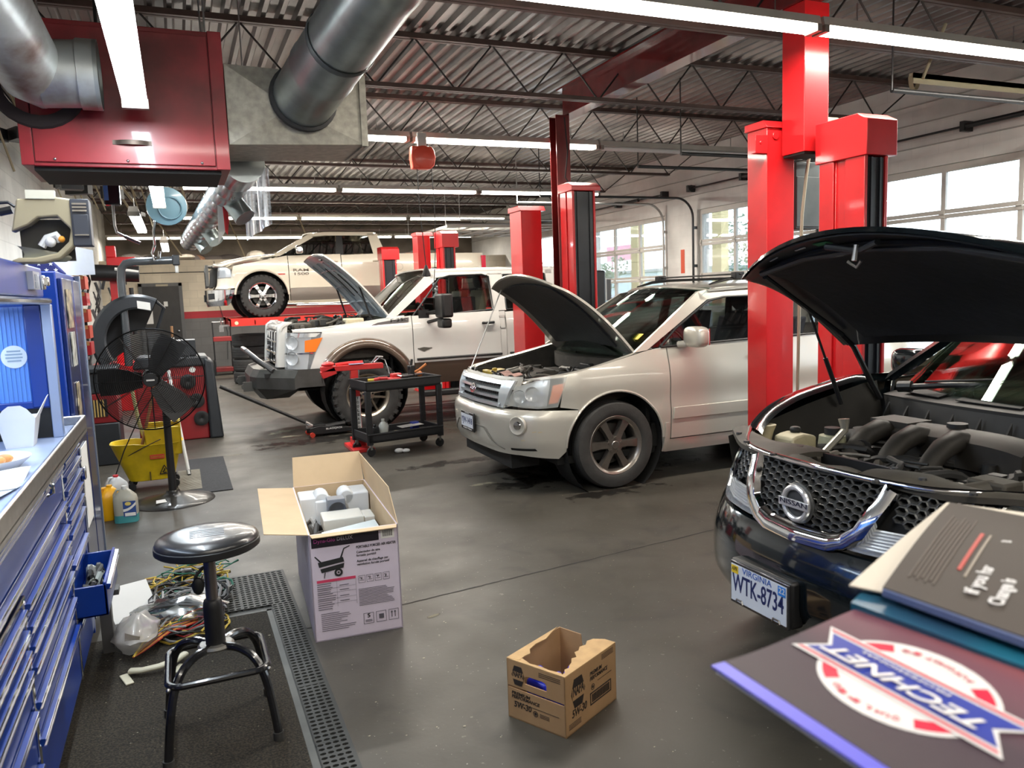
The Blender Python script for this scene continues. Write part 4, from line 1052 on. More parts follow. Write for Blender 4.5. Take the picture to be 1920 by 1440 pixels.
for sd in (-1, 1):
    panel(b, C2.gpt, [(2.50,1.15),(2.60,1.15)], [(2.50,1.55),(2.60,1.55)], sd, 2, -.002, .02, .15)
    panel(b, C2.gpt, [(3.42,1.15),(3.5,1.15)], [(3.32,1.55),(3.4,1.55)], sd, 2, -.002, .02, .15)
    b.tube([Vector(C2.gpt(q, z, sd, .0)) for q, z in ((1.42,1.155),(1.62,1.30),(2.02,1.515),(2.2,1.545),(3.3,1.55))], .010, 6)
    b.tube([Vector(C2.gpt(q, z, sd, .005)) for q, z in ((1.42,1.15),(2.5,1.172),(3.9,1.18))], .009, 6)
b.build('window_frame', BLACK, root)
b = MB(); b.slab(lambda u, v: (1.92+.13*(2*v-1)**2*(1-u)+(4.25-1.92)*u, (-.685+1.37*v)*(1-.02*u), 1.617+.05*(1-(2*v-1)**2)*1.+.03*math.sin(PI*min(1,u*1.0))), 12, 14, (0,0,-.02)); b.build('roof', SILV, root)
b = MB(); b.slab(lambda u, v: (lerp(1.02,1.95,u)+.24*(2*v-1)**2*(1-.45*u), (-.80+1.60*v)*(1-.165*u), lerp(1.07,1.63,u)+.03*math.sin(PI*v)+.03*math.sin(PI*u)), 12, 18, (.006,0,-.004)); ws = b.build('windscreen', WGL, root)
b = MB(); b.slab(lambda u, v: (lerp(1.02,1.95,.86+.13*u)+.24*(2*v-1)**2*.6-.004, (-.74+1.48*v)*(1-.145), lerp(1.07,1.63,.86+.13*u)+.03*math.sin(PI*v)+.03*math.sin(PI*(.86+.13*u))), 2, 12, (-.003,0,.002)); b.build('tint_band', glassmat('green_shade_band', (.15,.45,.42), .12), ws)
b = MB(); b.slab(lambda u, v: (1.235+.06*u+.1, -.64+.11*v, 1.195+.045*u+.012), 1, 1, (-.002,0,.002)); b.build('inspection_sticker', mat('yellow_sticker', (.80,.55,.02), .5), ws)
b = MB()
for sd in (-1, 1):
    panel(b, C2.gpt, [(1.34,1.15),(2.5,1.172)], [(2.0,1.52),(2.5,1.55)], sd, 3, -.012, 0, .1)
    panel(b, C2.gpt, [(2.6,1.172),(3.42,1.178)], [(2.6,1.55),(3.32,1.55)], sd, 3, -.012, 0, .2)
    panel(b, C2.gpt, [(3.5,1.178),(3.95,1.18)], [(3.4,1.55),(3.75,1.55)], sd, 3, -.012, 0, .2)
b.build('side_windows', glassmat('clear_side_glass', (.55,.60,.62), .07, .01), root)
# roof rack
b = MB()
for sd in (-1, 1):
    b.tube([(2.12,sd*.60,1.66),(2.3,sd*.60,1.70),(2.5,sd*.60,1.715),(3.7,sd*.60,1.72),(3.95,sd*.60,1.70),(4.1,sd*.60,1.64)], [.012,.022,.02,.02,.022,.012], 8, flat=.7)
rk = b.build('roof_rail', BLACK, root)
b = MB()
for x in (2.42, 3.45):
    b.tube([(x,-.66,1.745),(x,.66,1.745)], .017, 8, flat=.5)
    for sd in (-1, 1): b.bx(x-.05, x+.05, sd*.62-.035, sd*.62+.035, 1.70, 1.765)
b.build('cross_bar', BLACK, root, bevel=.006)
GREYF = mat('grey_cloth', (.13,.13,.16), .85, var=.2); 
for y in (-.38, .38): seat(root, 2.20, y, .66, GREYF, GREYF)
b = MB(); b.slab(lambda u, v: (3.0+.15*u, -.6+1.2*v, .80+.52*u), 6, 6, (.12,0,0)); b.build('rear_seat', GREYF, root, bevel=.02)
b = MB(); b.slab(lambda u, v: (1.30+.5*u+.15*(2*v-1)**2*(1-u), -.76+1.52*v, 1.06+.04*math.sin(PI*u)), 8, 10, (0,0,-.25)); b.build('dashboard', mat('dark_grey_dash', (.05,.05,.055), .7), root)
steering(root, 1.90, -.38, 1.10, BLACK)
b = MB(); b.bx(1.80,1.83,-.13,.13,1.47,1.54); b.cyl((1.83,0,1.54),(1.86,0,1.60),.01,n=6); b.build('interior_mirror', BLACK, root, bevel=.015)
b = MB(); b.bx(.45,4.4,-.80,.80,.24,.30); b.bx(1.30,1.34,-.80,.80,.3,1.06); b.bx(1.34,4.4,-.82,.82,.3,.5); b.bx(.15,.4,-.55,.55,.2,.34); b.build('underbody', DARK, root, smooth=0)
b = MB()
for x in (.95, 3.665):
    for sd in (-1, 1): b.lathe([(.45,0),(.45,.30),(.1,.30)], (x, sd*.885, .365), (0,-sd,0), 30)
b.build('wheel_liner', DARK, root)
b = MB()
for sd in (-1, 1): panel(b, C2.pt, [(1.405,.26),(1.44,.26)], [(1.425,.51),(1.45,.51)], sd, 4, .012, .015, .04)
b.build('mud_flap', SILV, root)
# grille
b = MB()
def fp2(a, z, off=0.): return Vector(C2.pt(s0+abs(a), z, 1 if a >= 0 else -1, off))
def bar(mb, a0, a1, z0, z1, o0, o1, n=24):
    vs = []
    for k in range(n+1):
        a = lerp(a0, a1, k/n)
        for (z, o_) in ((z0, o0), (lerp(z0,z1,.15), o1), (lerp(z0,z1,.85), o1), (z1, o0)): vs.append(fp2(a, z, o_))
    mb.add(vs, [(i*4+j, i*4+j+1, (i+1)*4+j+1, (i+1)*4+j) for i in range(n) for j in range(3)])
bar(b, -.52, .52, .715, .75, 0, .03); bar(b, -.55, .55, .895, .935, -.01, .025)
for (z0, z1) in ((.775,.805),(.835,.865)): bar(b, -.50, .50, z0, z1, -.02, .016)
for sd in (-1, 1):
    vs = []
    for k in range(9):
        z = lerp(.715,.935,k/8); a0 = lerp(.47,.50,k/8); a1 = lerp(.57,.665,k/8)
        vs += [fp2(sd*a0, z, -.02), fp2(sd*(a0+.01), z, .026), fp2(sd*(a1-.01), z, .026), fp2(sd*a1, z, -.02)]
    b.add(vs, [(i*4+j, i*4+j+1, (i+1)*4+j+1, (i+1)*4+j) for i in range(8) for j in range(3)])
gr = b.build('grille', SILW, root, smooth=50)
b = MB(); 
for sd in (-1, 1): panel(b, C2.pt, [(s0,.715),(-.1,.715)], [(s0,.935),(-.06,.935)], sd, 3, -.03, 0, .06, center=True)
for k in range(22): a = -.46+.92*k/21; b.tube([fp2(a, .72, -.02), fp2(a, .92, -.02)], .004, 4)
b.build('grille_backing', BLACK, root)
b = MB()
for sd in (-1, 1): panel(b, C2.pt, [(-.10,.715),(.02,.735)], [(-.06,.935),(.10,.955)], sd, 3, -.012, 0, .04); panel(b, C2.pt, [(s0,.93),(.06,.94)], [(s0,.955),(.10,.965)], sd, 1, -.01, 0, .05, center=True)
b.build('nose_panel', SILV, root)
b = MB()
c = fp2(0, .832, .03); nn = Vector((-1,0,.25)).normalized(); uu = Vector((0,-1,0)); vv = uu.cross(nn); vv = vv if vv.z > 0 else -vv
def ell(ra, rb, oz=0): return [c+uu*math.cos(2*PI*k/28)*ra+vv*(math.sin(2*PI*k/28)*rb+oz)+nn*.004 for k in range(28)]
b.tube(ell(.056,.038), .0055, 6, closed=True); b.tube(ell(.018,.034), .005, 6, closed=True); b.tube(ell(.038,.014,.018), .005, 6, closed=True); b.build('emblem', CHROME, root)
# lamps
for sd in (-1, 1):
    m = MB(); panel(m, C2.pt, [(-.085,.735),(.28,.715),(.44,.725)], [(.02,.885),(.30,.945),(.52,.965)], sd, 8, .006, .03, .04); hl = m.build('headlamp', HAZE, root, smooth=60)
    m = MB(); panel(m, C2.pt, [(-.075,.745),(.28,.725),(.36,.73)], [(.03,.88),(.30,.935),(.40,.945)], sd, 6, -.03, 0, .04)
    for q, z, r_ in ((.08,.81,.055),(.22,.83,.062)):
        cc = Vector(C2.pt(q, z, sd, -.028)); n_ = (Vector(C2.pt(q, z, sd, .02))-cc).normalized(); m.lathe([(0,.0),(r_*.4,.004),(r_*.5,.012),(r_,.028)], cc, n_, 20)
    m.build('reflector', LIN, hl)
    m = MB(); panel(m, C2.pt, [(.37,.75),(.44,.76)], [(.41,.90),(.505,.915)], sd, 4, .0, 0, .03); m.build('amber_lens', mat('amber_lens', (.85,.20,.02), .25), hl)
# plate
b = MB(); b.bx(-.03,-.012,-.16,.16,.46,.625); pf = b.build('plate_frame', BLACK, root, bevel=.006)
b = MB(); b.bx(-.033,-.030,-.145,.145,.492,.603); pl = b.build('licence_plate', MATS['plate_white'], root, smooth=0)
text('lettering', 'YJW-1418', NAVY, pl, (-.0335,.138,.510), U, V, .075, width=.272, bold=.01)
text('lettering', 'Auto Haus', PAPER, pf, (-.0305,.11,.466), U, V, .026, width=.22, bold=.01)
text('lettering', 'VIRGINIA', PAPER, pf, (-.0305,.06,.608), U, V, .012, width=.12)
# mirrors, wipers, cowl
for sd in (-1, 1):
    m = MB(); m.sball((1.665, sd*1.02, 1.228), (.066,.128,.088), .55); m.tube([(1.60, sd*.86, 1.16),(1.63, sd*.93, 1.17),(1.66, sd*.97, 1.19)], .03, 8); o = m.build('door_mirror', SILV, root, smooth=60)
    m = MB(); m.slab(lambda u, v: (1.726, sd*1.01-.105+.21*u, 1.16+.135*v), 2, 2, (.008,0,0)); m.build('mirror_glass', CHROME, o)
b = MB(); b.slab(lambda u, v: (1.03+.2*u+.22*(2*v-1)**2, -.78+1.56*v, 1.05+.03*u), 3, 16, (0,0,-.02)); b.slab(lambda u, v: (1.0+.0*u+.22*(2*v-1)**2, -.76+1.52*v, .93+.12*u), 3, 16, (.02,0,0)); b.build('cowl_panel', DIRTB, root)
b = MB(); b.tube([(1.16,-.5,1.09),(1.25,-.1,1.14),(1.22,.2,1.12)], .010, 6); b.tube([(1.12,.1,1.08),(1.2,.5,1.13)], .010, 6); b.build('wiper', BLACK, root)
# engine bay
b = MB(); b.bx(.2,1.2,-.72,.72,.50,.58); b.bx(.16,.2,-.60,.60,.5,.86)
for sd in (-1, 1):
    b.grid(lambda u, v, sd=sd: (.36+.88*u, sd*(.765-.05*v), interp(hood_l, .36+.88*u)-.02-.35*v), 8, 3)
    b.lathe([(0,.93),(.045,.93),(.05,.90),(.13,.88),(.17,.78)], (.92, sd*.56, 0), (0,0,1), 22)
b.build('engine_bay_liner', DIRTB, root, smooth=50)
b = MB(); b.slab(lambda u, v: (fp2((2*v-1)*.58, .93)[0]+.01+.13*u, (-.60+1.20*v), .935-.015*u), 2, 16, (0,0,-.03)); b.build('radiator_support', mat('silver_dusty', (.30,.28,.24), .6, .2, var=.4), root)
b = MB(); b.slab(lambda u, v: (.55+.34*u, -.10+.42*v, .90+.04*math.sin(PI*u)), 6, 6, (0,0,-.10)); b.bx(.86,1.0,-.05,.30,.84,.93); b.tube([(.5,.28,.82),(.6,.30,.90),(.72,.24,.93)], .045, 12); b.build('engine_cover', ENG[1], root, bevel=.01)
b = MB(); b.slab(lambda u, v: (.34+.20*u, .30+.26*v, .93), 2, 2, (0,0,-.12)); b.cyl((.40,.38,.93),(.40,.38,.955),.025,n=12); b.build('coolant_tank', mat('yellowed_reservoir', (.62,.44,.06), .45, var=.3), root, bevel=.012)
b = MB(); b.bx(.45,.70,-.62,-.36,.72,.90); b.build('battery', BLACK, root, bevel=.008)
b = MB(); b.bx(.50,.62,-.50,-.40,.90,.902); b.build('battery_label', PAPER, root, smooth=0)
b = MB(); b.bx(.82,1.02,-.70,-.42,.78,.98); b.bx(1.0,1.1,-.36,-.18,.88,1.0); b.build('fuse_box', ENG[0], root, bevel=.01)
b = MB(); b.tube([(.34,.05,.88),(.42,.10,.93),(.52,.08,.95)], .035, 12); b.lathe([(0,0),(.07,0),(.08,.03),(.07,.12),(0,.12)], (.60,.16,.86), (0,1,.3), 20); b.build('throttle_body', ENG[2], root)
clutter(root, 'hoses_and_wiring', (.22, 1.0, -.66, .66, .84), 0, 110, [ENG[0], ENG[1], ENG[2], ENG[3], ENG[3]], 12, (.0,.09))
b = MB(); b.slab(lambda u, v: (.24+.12*u, -.46+.36*v+.1*u, .955+.012*math.sin(9*v)), 3, 8, (0,0,-.006)); b.build('shop_rag', mat('pinkish_rag', (.55,.33,.28), .9, var=.4, vs=20), root)
HU2 = mat('silver_hood_underside', (.22,.21,.19), .45, .4, .3)
hd, hf, hr = raised_hood(C2, 'hood', 1.24, 1.10, .77, .70, 1.06, 43, .12, .03, SILV, HU2, HP, curl=.045, round_=.05)
for sd in (-1, 1):
    m = MB(); m.tube([(1.26, sd*.70, 1.06), (1.22, sd*.72, 1.12), hf(.05, .5+.46*sd)+Vector((0,0,-.02))], .012, 6); m.build('hood_hinge', BLACK, root)
m = MB(); q = hf(.90, .90)+hr.to_3x3() @ Vector((0,0,-.03)); m.tube([(.20,.50,.94), q], .006, 6); m.build('prop_rod', STEEL, root)
GM = mat('brownish_alloy', (.30,.27,.24), .30, .85, var=.25, vs=9)
for x in (.95, 3.665):
    for sd in (-1, 1): add_wheel(C2, x, sd*.785, .365, .365, .235, .245, 6, GM, 'wide', sd)
# ------------------------------------------------------------------ white heavy pickup
CLENS = mat('clear_bright_lens', (.62,.65,.68), .08, 0, .8, alpha=.28)
WPNT = mat('white_truck_paint', (.62,.61,.58), .22, 0, .9, var=.04)
TAN = mat('brown_two_tone', (.105,.072,.052), .28, .4, .9)
GUN = mat('gunmetal_bumper', (.10,.10,.095), .42, .6, var=.3, vs=7)
root = thing('pickup_truck', 'white heavy-duty crew cab pickup with brown fender flares, steel front bumper and hood up', 'pickup truck', (1.12, 10.7, 0))
plan = [(-.85,0,0),(-.45,.004,.40),(-.10,.03,.75),(.10,.11,.92),(.28,.28,.985),(.5,.5,1.0),(1.2,1.2,1.0),(5.0,5.0,.99),(6.0,6.0,.96),(6.3,6.15,.8),(7.1,6.2,0)]
ff = [(.4,.0),(.85,0),(1.1,.02),(1.38,.05),(1.5,.12)]
fs = [(.4,.06),(.6,.015),(.8,0),(1.0,.012),(1.2,.01),(1.33,.03),(1.45,.07)]
def gh3(q, z): return (q, interp([(1.2,.93),(3.8,.93),(4.1,.90)], q)-(z-1.40)*.22, z)
C3 = Car(root, plan, ff, fs, .0, .4, gh3); s0 = plan[0][0]
cx, cz = 1.0, .50
top3 = [(.10,1.285),(.5,1.30),(1.0,1.345),(1.6,1.405)]
b = MB()
for sd in (-1, 1):
    panel(b, C3.pt, [(.30,.78)]+arcpts(cx,cz,.60,28,176,24)+[(1.58,.5),(1.62,.5)], [(.50,1.295),(1.0,1.345),(1.62,1.405)], sd, 12, 0, .02, .06)
    panel(b, C3.pt, [(.12,1.265),(.52,1.255)], [(.12,1.285),(.55,1.30)], sd, 2, 0, .02, .06)
    b.grid(lambda u, v, sd=sd: (lambda q: Vector(C3.pt(q, interp(top3, q), sd))+Vector((0, -sd*.13*v, .03*math.sin(PI*v/2)-.03*v*v)))(.12+1.42*u), 16, 5)
b.build('front_fender', WPNT, root, smooth=55)
b = MB()
for sd in (-1, 1):
    for (c_, a0, a1) in ((cx, 24, 180), (5.05, -2, 182)):
        A = arcpts(c_, cz, 1, a0, a1, 34); vs = []
        for (q, z) in A:
            dx, dz = q-c_, z-cz
            for (r_, o_) in ((.53, .02), (.535, .060), (.575, .075), (.635, .05), (.655, .002)):
                p = C3.pt(c_+dx*r_, cz+dz*r_, sd, o_); vs.append(p)
            vs.append(C3.pt(c_+dx*.53, cz+dz*.53, sd, -.10))
        n = len(A); b.add(vs, [(i*6+j, i*6+j+1, (i+1)*6+j+1, (i+1)*6+j) for i in range(n-1) for j in range(4)]+[(i*6+5, i*6, (i+1)*6, (i+1)*6+5) for i in range(n-1)])
b.build('fender_flare', TAN, root, smooth=60)
for (nm, a0, a1) in (('front_door', 1.63, 2.84), ('rear_door', 2.93, 3.74)):
    b = MB()
    for sd in (-1, 1): panel(b, C3.pt, [(a0,.80),(a1,.80)], [(a0,1.40),(a1,1.42)], sd, 12, 0, .02, .15)
    dr = b.build(nm, WPNT, root, smooth=55)
    b = MB()
    for sd in (-1, 1): panel(b, C3.pt, [(a0,.52),(a1,.52)], [(a0,.795),(a1,.795)], sd, 6, .002, .02, .15)
    b.build('lower_door_panel', TAN, dr)
    b = MB()
    for sd in (-1, 1): b.tube([Vector(C3.pt(q, .845, sd, .012)) for q in (a0+.03, (a0+a1)/2, a1-.0)], .016, 6)
    b.build('side_moulding', BLACK, dr)
    b = MB()
    for sd in (-1, 1): b.tube([Vector(C3.pt(a1-.25, 1.265, sd, .0)), Vector(C3.pt(a1-.235, 1.265, sd, .035)), Vector(C3.pt(a1-.11, 1.268, sd, .035)), Vector(C3.pt(a1-.095, 1.268, sd, 0))], .018, 8)
    b.build('door_handle', BLACK, dr)
b = MB()
for sd in (-1, 1): panel(b, C3.pt, [(2.845,.52),(2.925,.52)], [(2.845,1.41),(2.925,1.41)], sd, 4, -.004, .02, .15)
b.build('door_post', WPNT, root)
b = MB()
for sd in (-1, 1):
    panel(b, C3.pt, [(3.86,.52)]+[(4.5,.52)]+arcpts(5.05,.5,.55,4,176,20)+[(5.65,.52),(6.3,.52)], [(3.86,1.42),(6.3,1.42)], sd, 6, 0, .02, .2)
    panel(b, C3.pt, [(6.3,.55),(7.1,.55)], [(6.3,1.42),(7.1,1.42)], sd, 3, 0, .02, .2, center=False)
b.build('pickup_bed', WPNT, root, smooth=55)
b = MB()
for sd in (-1, 1):
    panel(b, C3.gpt, [(1.42,1.39),(2.02,1.86)], [(1.30,1.39),(1.94,1.96)], sd, 3, 0, .03, .06)
    panel(b, C3.gpt, [(1.94,1.87),(2.2,1.90),(3.7,1.90)], [(1.92,1.95),(2.15,1.99),(3.7,1.985)], sd, 2, 0, .03, .12)
    panel(b, C3.gpt, [(3.62,1.40),(3.85,1.40)], [(3.60,1.98),(3.78,1.96)], sd, 3, 0, .03, .1)
    panel(b, C3.gpt, [(2.76,1.42),(2.97,1.42)], [(2.74,1.92),(2.95,1.92)], sd, 2, 0, .03, .1)
b.slab(lambda u, v: (3.84-.06*u+.03, -.90+1.80*v-(.1*u*(2*v-1)), 1.40+.56*u), 3, 4, (-.02,0,0))
b.build('cab_pillars', WPNT, root, smooth=55)
b = MB(); b.slab(lambda u, v: (1.97+.07*(2*v-1)**2*(1-u)*-1+1.86*u, (-.81+1.62*v), 1.972+.045*(1-(2*v-1)**4)), 8, 14, (0,0,-.02)); b.build('roof', WPNT, root)
b = MB(); b.slab(lambda u, v: (lerp(1.34,2.0,u)+.12*(2*v-1)**2*(1-.5*u), (-.84+1.68*v)*(1-.09*u), lerp(1.40,1.955,u)+.02*math.sin(PI*u)), 8, 14, (.006,0,-.004)); b.build('windscreen', glassmat('reflective_windscreen', (.55,.62,.55), .30, .01), root)
b = MB()
for sd in (-1, 1): b.tube([Vector(C3.gpt(q, z, sd, .004)) for q, z in ((1.63,1.22),(1.60,1.34),(2.06,1.865),(2.2,1.90),(2.66,1.905),(2.75,1.88),(2.77,1.44),(2.10,1.40),(1.97,1.25),(1.63,1.22))], .012, 6); b.tube([Vector(C3.gpt(q, z, sd, .004)) for q, z in ((2.96,1.43),(2.96,1.90),(3.58,1.90),(3.62,1.44),(2.96,1.43))], .010, 6)
b.tube([(1.36+.12,-.83,1.40),(1.345,0,1.40),(1.36+.12,.83,1.40)], .012, 6); b.build('window_frame', BLACK, root)
b = MB()
for sd in (-1, 1):
    panel(b, C3.gpt, [(1.60,1.24),(1.97,1.25),(2.10,1.40),(2.76,1.44)], [(1.62,1.38),(2.06,1.85),(2.2,1.90),(2.74,1.90)], sd, 3, -.004, 0, .1)
b.build('front_side_window', glassmat('side_glass', (.62,.66,.66), .06, .01), root)
b = MB()
for sd in (-1, 1): panel(b, C3.gpt, [(2.97,1.44),(3.6,1.44)], [(2.97,1.90),(3.58,1.90)], sd, 3, -.004, 0, .1)
b.build('rear_side_window', TINT, root)
CRM = mat('cream_leather', (.48,.42,.28), .5, var=.12); 
for y in (-.42, .42):
    seat(root, 2.30, y, .98, CRM, BLACK, w=.54); m = MB()
    m.bx(2.28, 2.60, y-.30, y-.245, 1.12, 1.62); m.bx(2.28, 2.60, y+.245, y+.30, 1.12, 1.62); m.build('seat_bolster', BLACK, root, bevel=.02)
b = MB(); b.slab(lambda u, v: (3.3+.12*u, -.7+1.4*v, 1.05+.62*u), 6, 6, (.12,0,0)); b.build('rear_seat', BLACK, root, bevel=.02)
b = MB(); b.slab(lambda u, v: (1.42+.4*u, -.82+1.64*v, 1.34+.05*math.sin(PI*u)), 6, 8, (0,0,-.3)); b.build('dashboard', MATS['dark_grey_dash'], root); steering(root, 1.95, -.42, 1.38, BLACK)
b = MB(); b.bx(.1,6.1,-.5,-.38,.50,.62); b.bx(.1,6.1,.38,.5,.50,.62); b.bx(1.45,3.85,-.92,.92,.62,.70); b.bx(3.9,6.1,-.9,.9,.9,.95); b.cyl((1.0,-.85,.43),(1.0,.85,.43),.06); b.cyl((5.05,-.8,.43),(5.05,.8,.43),.07)
for sd in (-1, 1): b.lathe([(.53,0),(.53,.35),(.1,.35)], (1.0, sd*.98, .50), (0,-sd,0), 26); b.lathe([(.53,0),(.53,.35),(.1,.35)], (5.05, sd*.97, .50), (0,-sd,0), 26)
b.bx(1.35,1.38,-.85,.85,.6,1.36); b.build('chassis', DARK, root, smooth=0)
b = MB(); b.bx(1.70,3.80,-1.10,-.98,.36,.44); b.bx(1.70,3.80,.98,1.10,.36,.44); b.build('running_board', BLACK, root, bevel=.02)
# grille and surround
b = MB()
for sd in (-1, 1):
    vs = []
    for k in range(11):
        z = lerp(.84,1.39,k/10)
        for (a, o) in ((.60,-.02),(.61,.05),(.635,.075),(.735,.075),(.765,.05),(.775,-.03)): vs.append(C3.pt(s0+a, z, sd, o-(.06 if k == 10 else .0)))
    b.add(vs, [(i*6+j, i*6+j+1, (i+1)*6+j+1, (i+1)*6+j) for i in range(10) for j in range(5)])
b.slab(lambda u, v: (C3.pt(s0+abs(-.775+1.55*v), 1.38, 1)[0]-.075+.13*u-.02*(1-u)*0, -.775+1.55*v, 1.30+.09*u**.4), 8, 20, (.02,0,-.02))
b.build('grille_surround', WPNT, root, smooth=55)
b = MB()
for z in (1.27, 1.14, 1.00, .88): b.tube([C3.pt(s0+abs(a), z, 1 if a > 0 else -1, .035) for a in [-.60+1.2*k/16 for k in range(17)]], .028, 8, flat=.5)
for a in (-.59, -.3, 0, .3, .59): b.tube([C3.pt(s0+abs(a), z, 1 if a > 0 else -1, .03) for z in (.86, 1.0, 1.28)], .018, 6)
b.build('grille_bars', CHROME, root)
b = MB(); b.bx(.035,.06,-.62,.62,.84,1.30); b.build('grille_backing', mat('grille_dark_mesh', (.02,.02,.022), .5), root, smooth=0)
for sd in (-1, 1):
    m = MB(); panel(m, C3.pt, [(-.055,.81),(.31,.80)], [(-.055,1.265),(.50,1.245)], sd, 8, .003, .03, .05); hl = m.build('headlamp', CLENS, root, smooth=60)
    m = MB(); panel(m, C3.pt, [(-.05,.82),(.28,.81)], [(-.05,1.25),(.36,1.24)], sd, 5, -.03, 0, .05)
    for z in (.95,1.14):
        cc = Vector(C3.pt(.10, z, sd, -.03)); n_ = (Vector(C3.pt(.10, z, sd, .02))-cc).normalized(); m.lathe([(0,0),(.05,.006),(.085,.03)], cc, n_, 20)
    m.build('reflector', LIN, hl)
    m = MB(); panel(m, C3.pt, [(.26,1.02),(.39,1.02)], [(.27,1.16),(.485,1.19)], sd, 4, .006, 0, .04); m.build('amber_lens', mat('amber_lens', (.85,.20,.02), .25), hl)
    m = MB(); panel(m, C3.pt, [(-.05,.998),(.36,.998)], [(-.05,1.012),(.365,1.012)], sd, 1, .008, 0, .05); panel(m, C3.pt, [(-.05,1.20),(.4,1.20)], [(-.05,1.26),(.46,1.245)], sd, 1, -.005, 0, .05); m.build('chrome_divider', CHROME, hl)
    # vent badge, door badge, panel gaps
    m = MB(); panel(m, C3.pt, [(1.08,1.30),(1.58,1.325)], [(1.18,1.335),(1.59,1.385)], sd, 2, .004, .01, .06); vb = m.build('fender_vent', mat('vent_grey', (.10,.09,.09), .4, .5), root)
    m = MB(); panel(m, C3.pt, [(1.70,.965),(1.76,.935),(1.84,.965)], [(1.70,.985),(1.76,.995),(1.84,.985)], sd, 2, .004, .006, .02); panel(m, C3.pt, [(1.68,.97),(1.87,.97)], [(1.68,.985),(1.87,.985)], sd, 1, .003, .004, .05); m.build('door_badge', mat('badge_grey', (.10,.095,.08), .4, .5), root)
    if sd < 0:
        text('lettering', 'F-350', CHROME, vb, Vector(C3.pt(1.34,1.322,-1,.006)), (1,0,.07), (0,0,1), .055, width=.22, bold=.01)
    m = MB(); m.tube([C3.pt(q, z, sd, .001) for q, z in ((2.835,1.19),(2.835,1.35),(2.915,1.35),(2.915,1.19))], .003, 4, closed=True); m.build('filler_door_gap', SEAM, root)
# tow mirrors
for sd in (-1, 1):
    m = MB(); m.bx(1.88,2.03,sd*1.30-.16,sd*1.30+.16,1.37,1.67); m.bx(1.89,2.02,sd*1.30-.12,sd*1.30+.12,1.24,1.36); mr = m.build('door_mirror', BLACK, root, bevel=.03, seg=3)
    m = MB(); m.cyl((1.82,sd*.90,1.30),(1.94,sd*1.25,1.36),.022); m.cyl((1.82,sd*.90,1.42),(1.94,sd*1.25,1.46),.022); m.bx(1.72,1.86,sd*.93-.03,sd*.93+.03,1.26,1.47); m.build('mirror_arm', BLACK, mr)
    m = MB(); m.slab(lambda u, v: (2.032, sd*1.30-.11+.22*u, 1.41+.22*v), 2, 2, (.003,0,0)); m.build('mirror_glass', CHROME, mr)
    m = MB(); m.bx(1.90,2.0,sd*1.425-.012,sd*1.425+.012,1.42,1.56); m.build('marker_lens', mat('amber_lens', (.85,.20,.02), .25), mr, bevel=.01)
# steel bumper with bull bar
def bumper_pt(t, z, o=0):
    tab = [(-1.12,.50),(-1.06,.10),(-.62,-.27),(-.42,-.30),(0,-.30),(.42,-.30),(.62,-.27),(1.06,.10),(1.12,.50)]
    i = t*(len(tab)-1); k = min(int(i), len(tab)-2); f = i-k; y = lerp(tab[k][0],tab[k+1][0],f); x = lerp(tab[k][1],tab[k+1][1],f)
    return x, y
b = MB(); n = 8
prof = [(.80,.0,.10),(.80,0,0),(.70,-.03,0),(.56,-.02,0),(.46,.06,0)]
vs = []
tab = [(-1.06,.42),(-1.06,.14),(-.60,-.26),(-.40,-.32),(.40,-.32),(.60,-.26),(1.06,.14),(1.06,.42)]
for (y, x) in tab:
    c_ = 1 if abs(y) < .8 else 0
    for (z, dx, _) in (( .82,.30*c_+.0,0),(.815,.02,0),(.72,-.03,0),(.58,-.03,0),(.44 if abs(y) < .8 else .60,.08 if abs(y) < .8 else .02,0),(.44 if abs(y) < .8 else .60,.35 if abs(y) < .8 else .05,0)):
        vs.append((x+dx, y, z))
b.add(vs, [(i*6+j, i*6+j+1, (i+1)*6+j+1, (i+1)*6+j) for i in range(7) for j in range(5)]+[(0,1,2,3,4,5),(42,43,44,45,46,47)])
bm_ = b.build('steel_bumper', GUN, root, smooth=0)
b = MB()
for sd in (-1, 1):
    b.tube([(-.10,sd*.78,.80),(-.25,sd*.55,.93),(-.34,sd*.38,1.02),(-.36,sd*.30,1.04)], .03, 10); b.tube([(-.12,sd*.50,.80),(-.28,sd*.40,.93)], .025, 8)
b.tube([(-.36,-.32,1.04),(-.37,-.15,1.05),(-.37,.15,1.05),(-.36,.32,1.04)], .03, 10); b.build('bull_bar', mat('bull_bar_steel', (.16,.16,.165), .3, .8), bm_)
b = MB()
for sd in (-1, 1): b.slab(lambda u, v: (-.30-.14*u, sd*.45-.012+.024*v, .66-.10*u*0), 1, 1, (0,0,-.12)); b.lathe([(.012,0),(.035,0),(.035,.02),(.012,.02)], (-.43, sd*.45-.01, .60), (0,1,0), 12)
b.build('shackle_mount', GUN, bm_)
b = MB()
for sd in (-1, 1):
    c = Vector((-.185, sd*.70, .64)); n_ = Vector((-.75, sd*.65, 0)).normalized()
    b.lathe([(.0,.01),(.05,.012),(.055,-.01)], c, n_, 16); b.bx(-.20,-.12,sd*.70-.06,sd*.70+.06,.72,.77)
b.build('bumper_lamp', DARK, bm_)
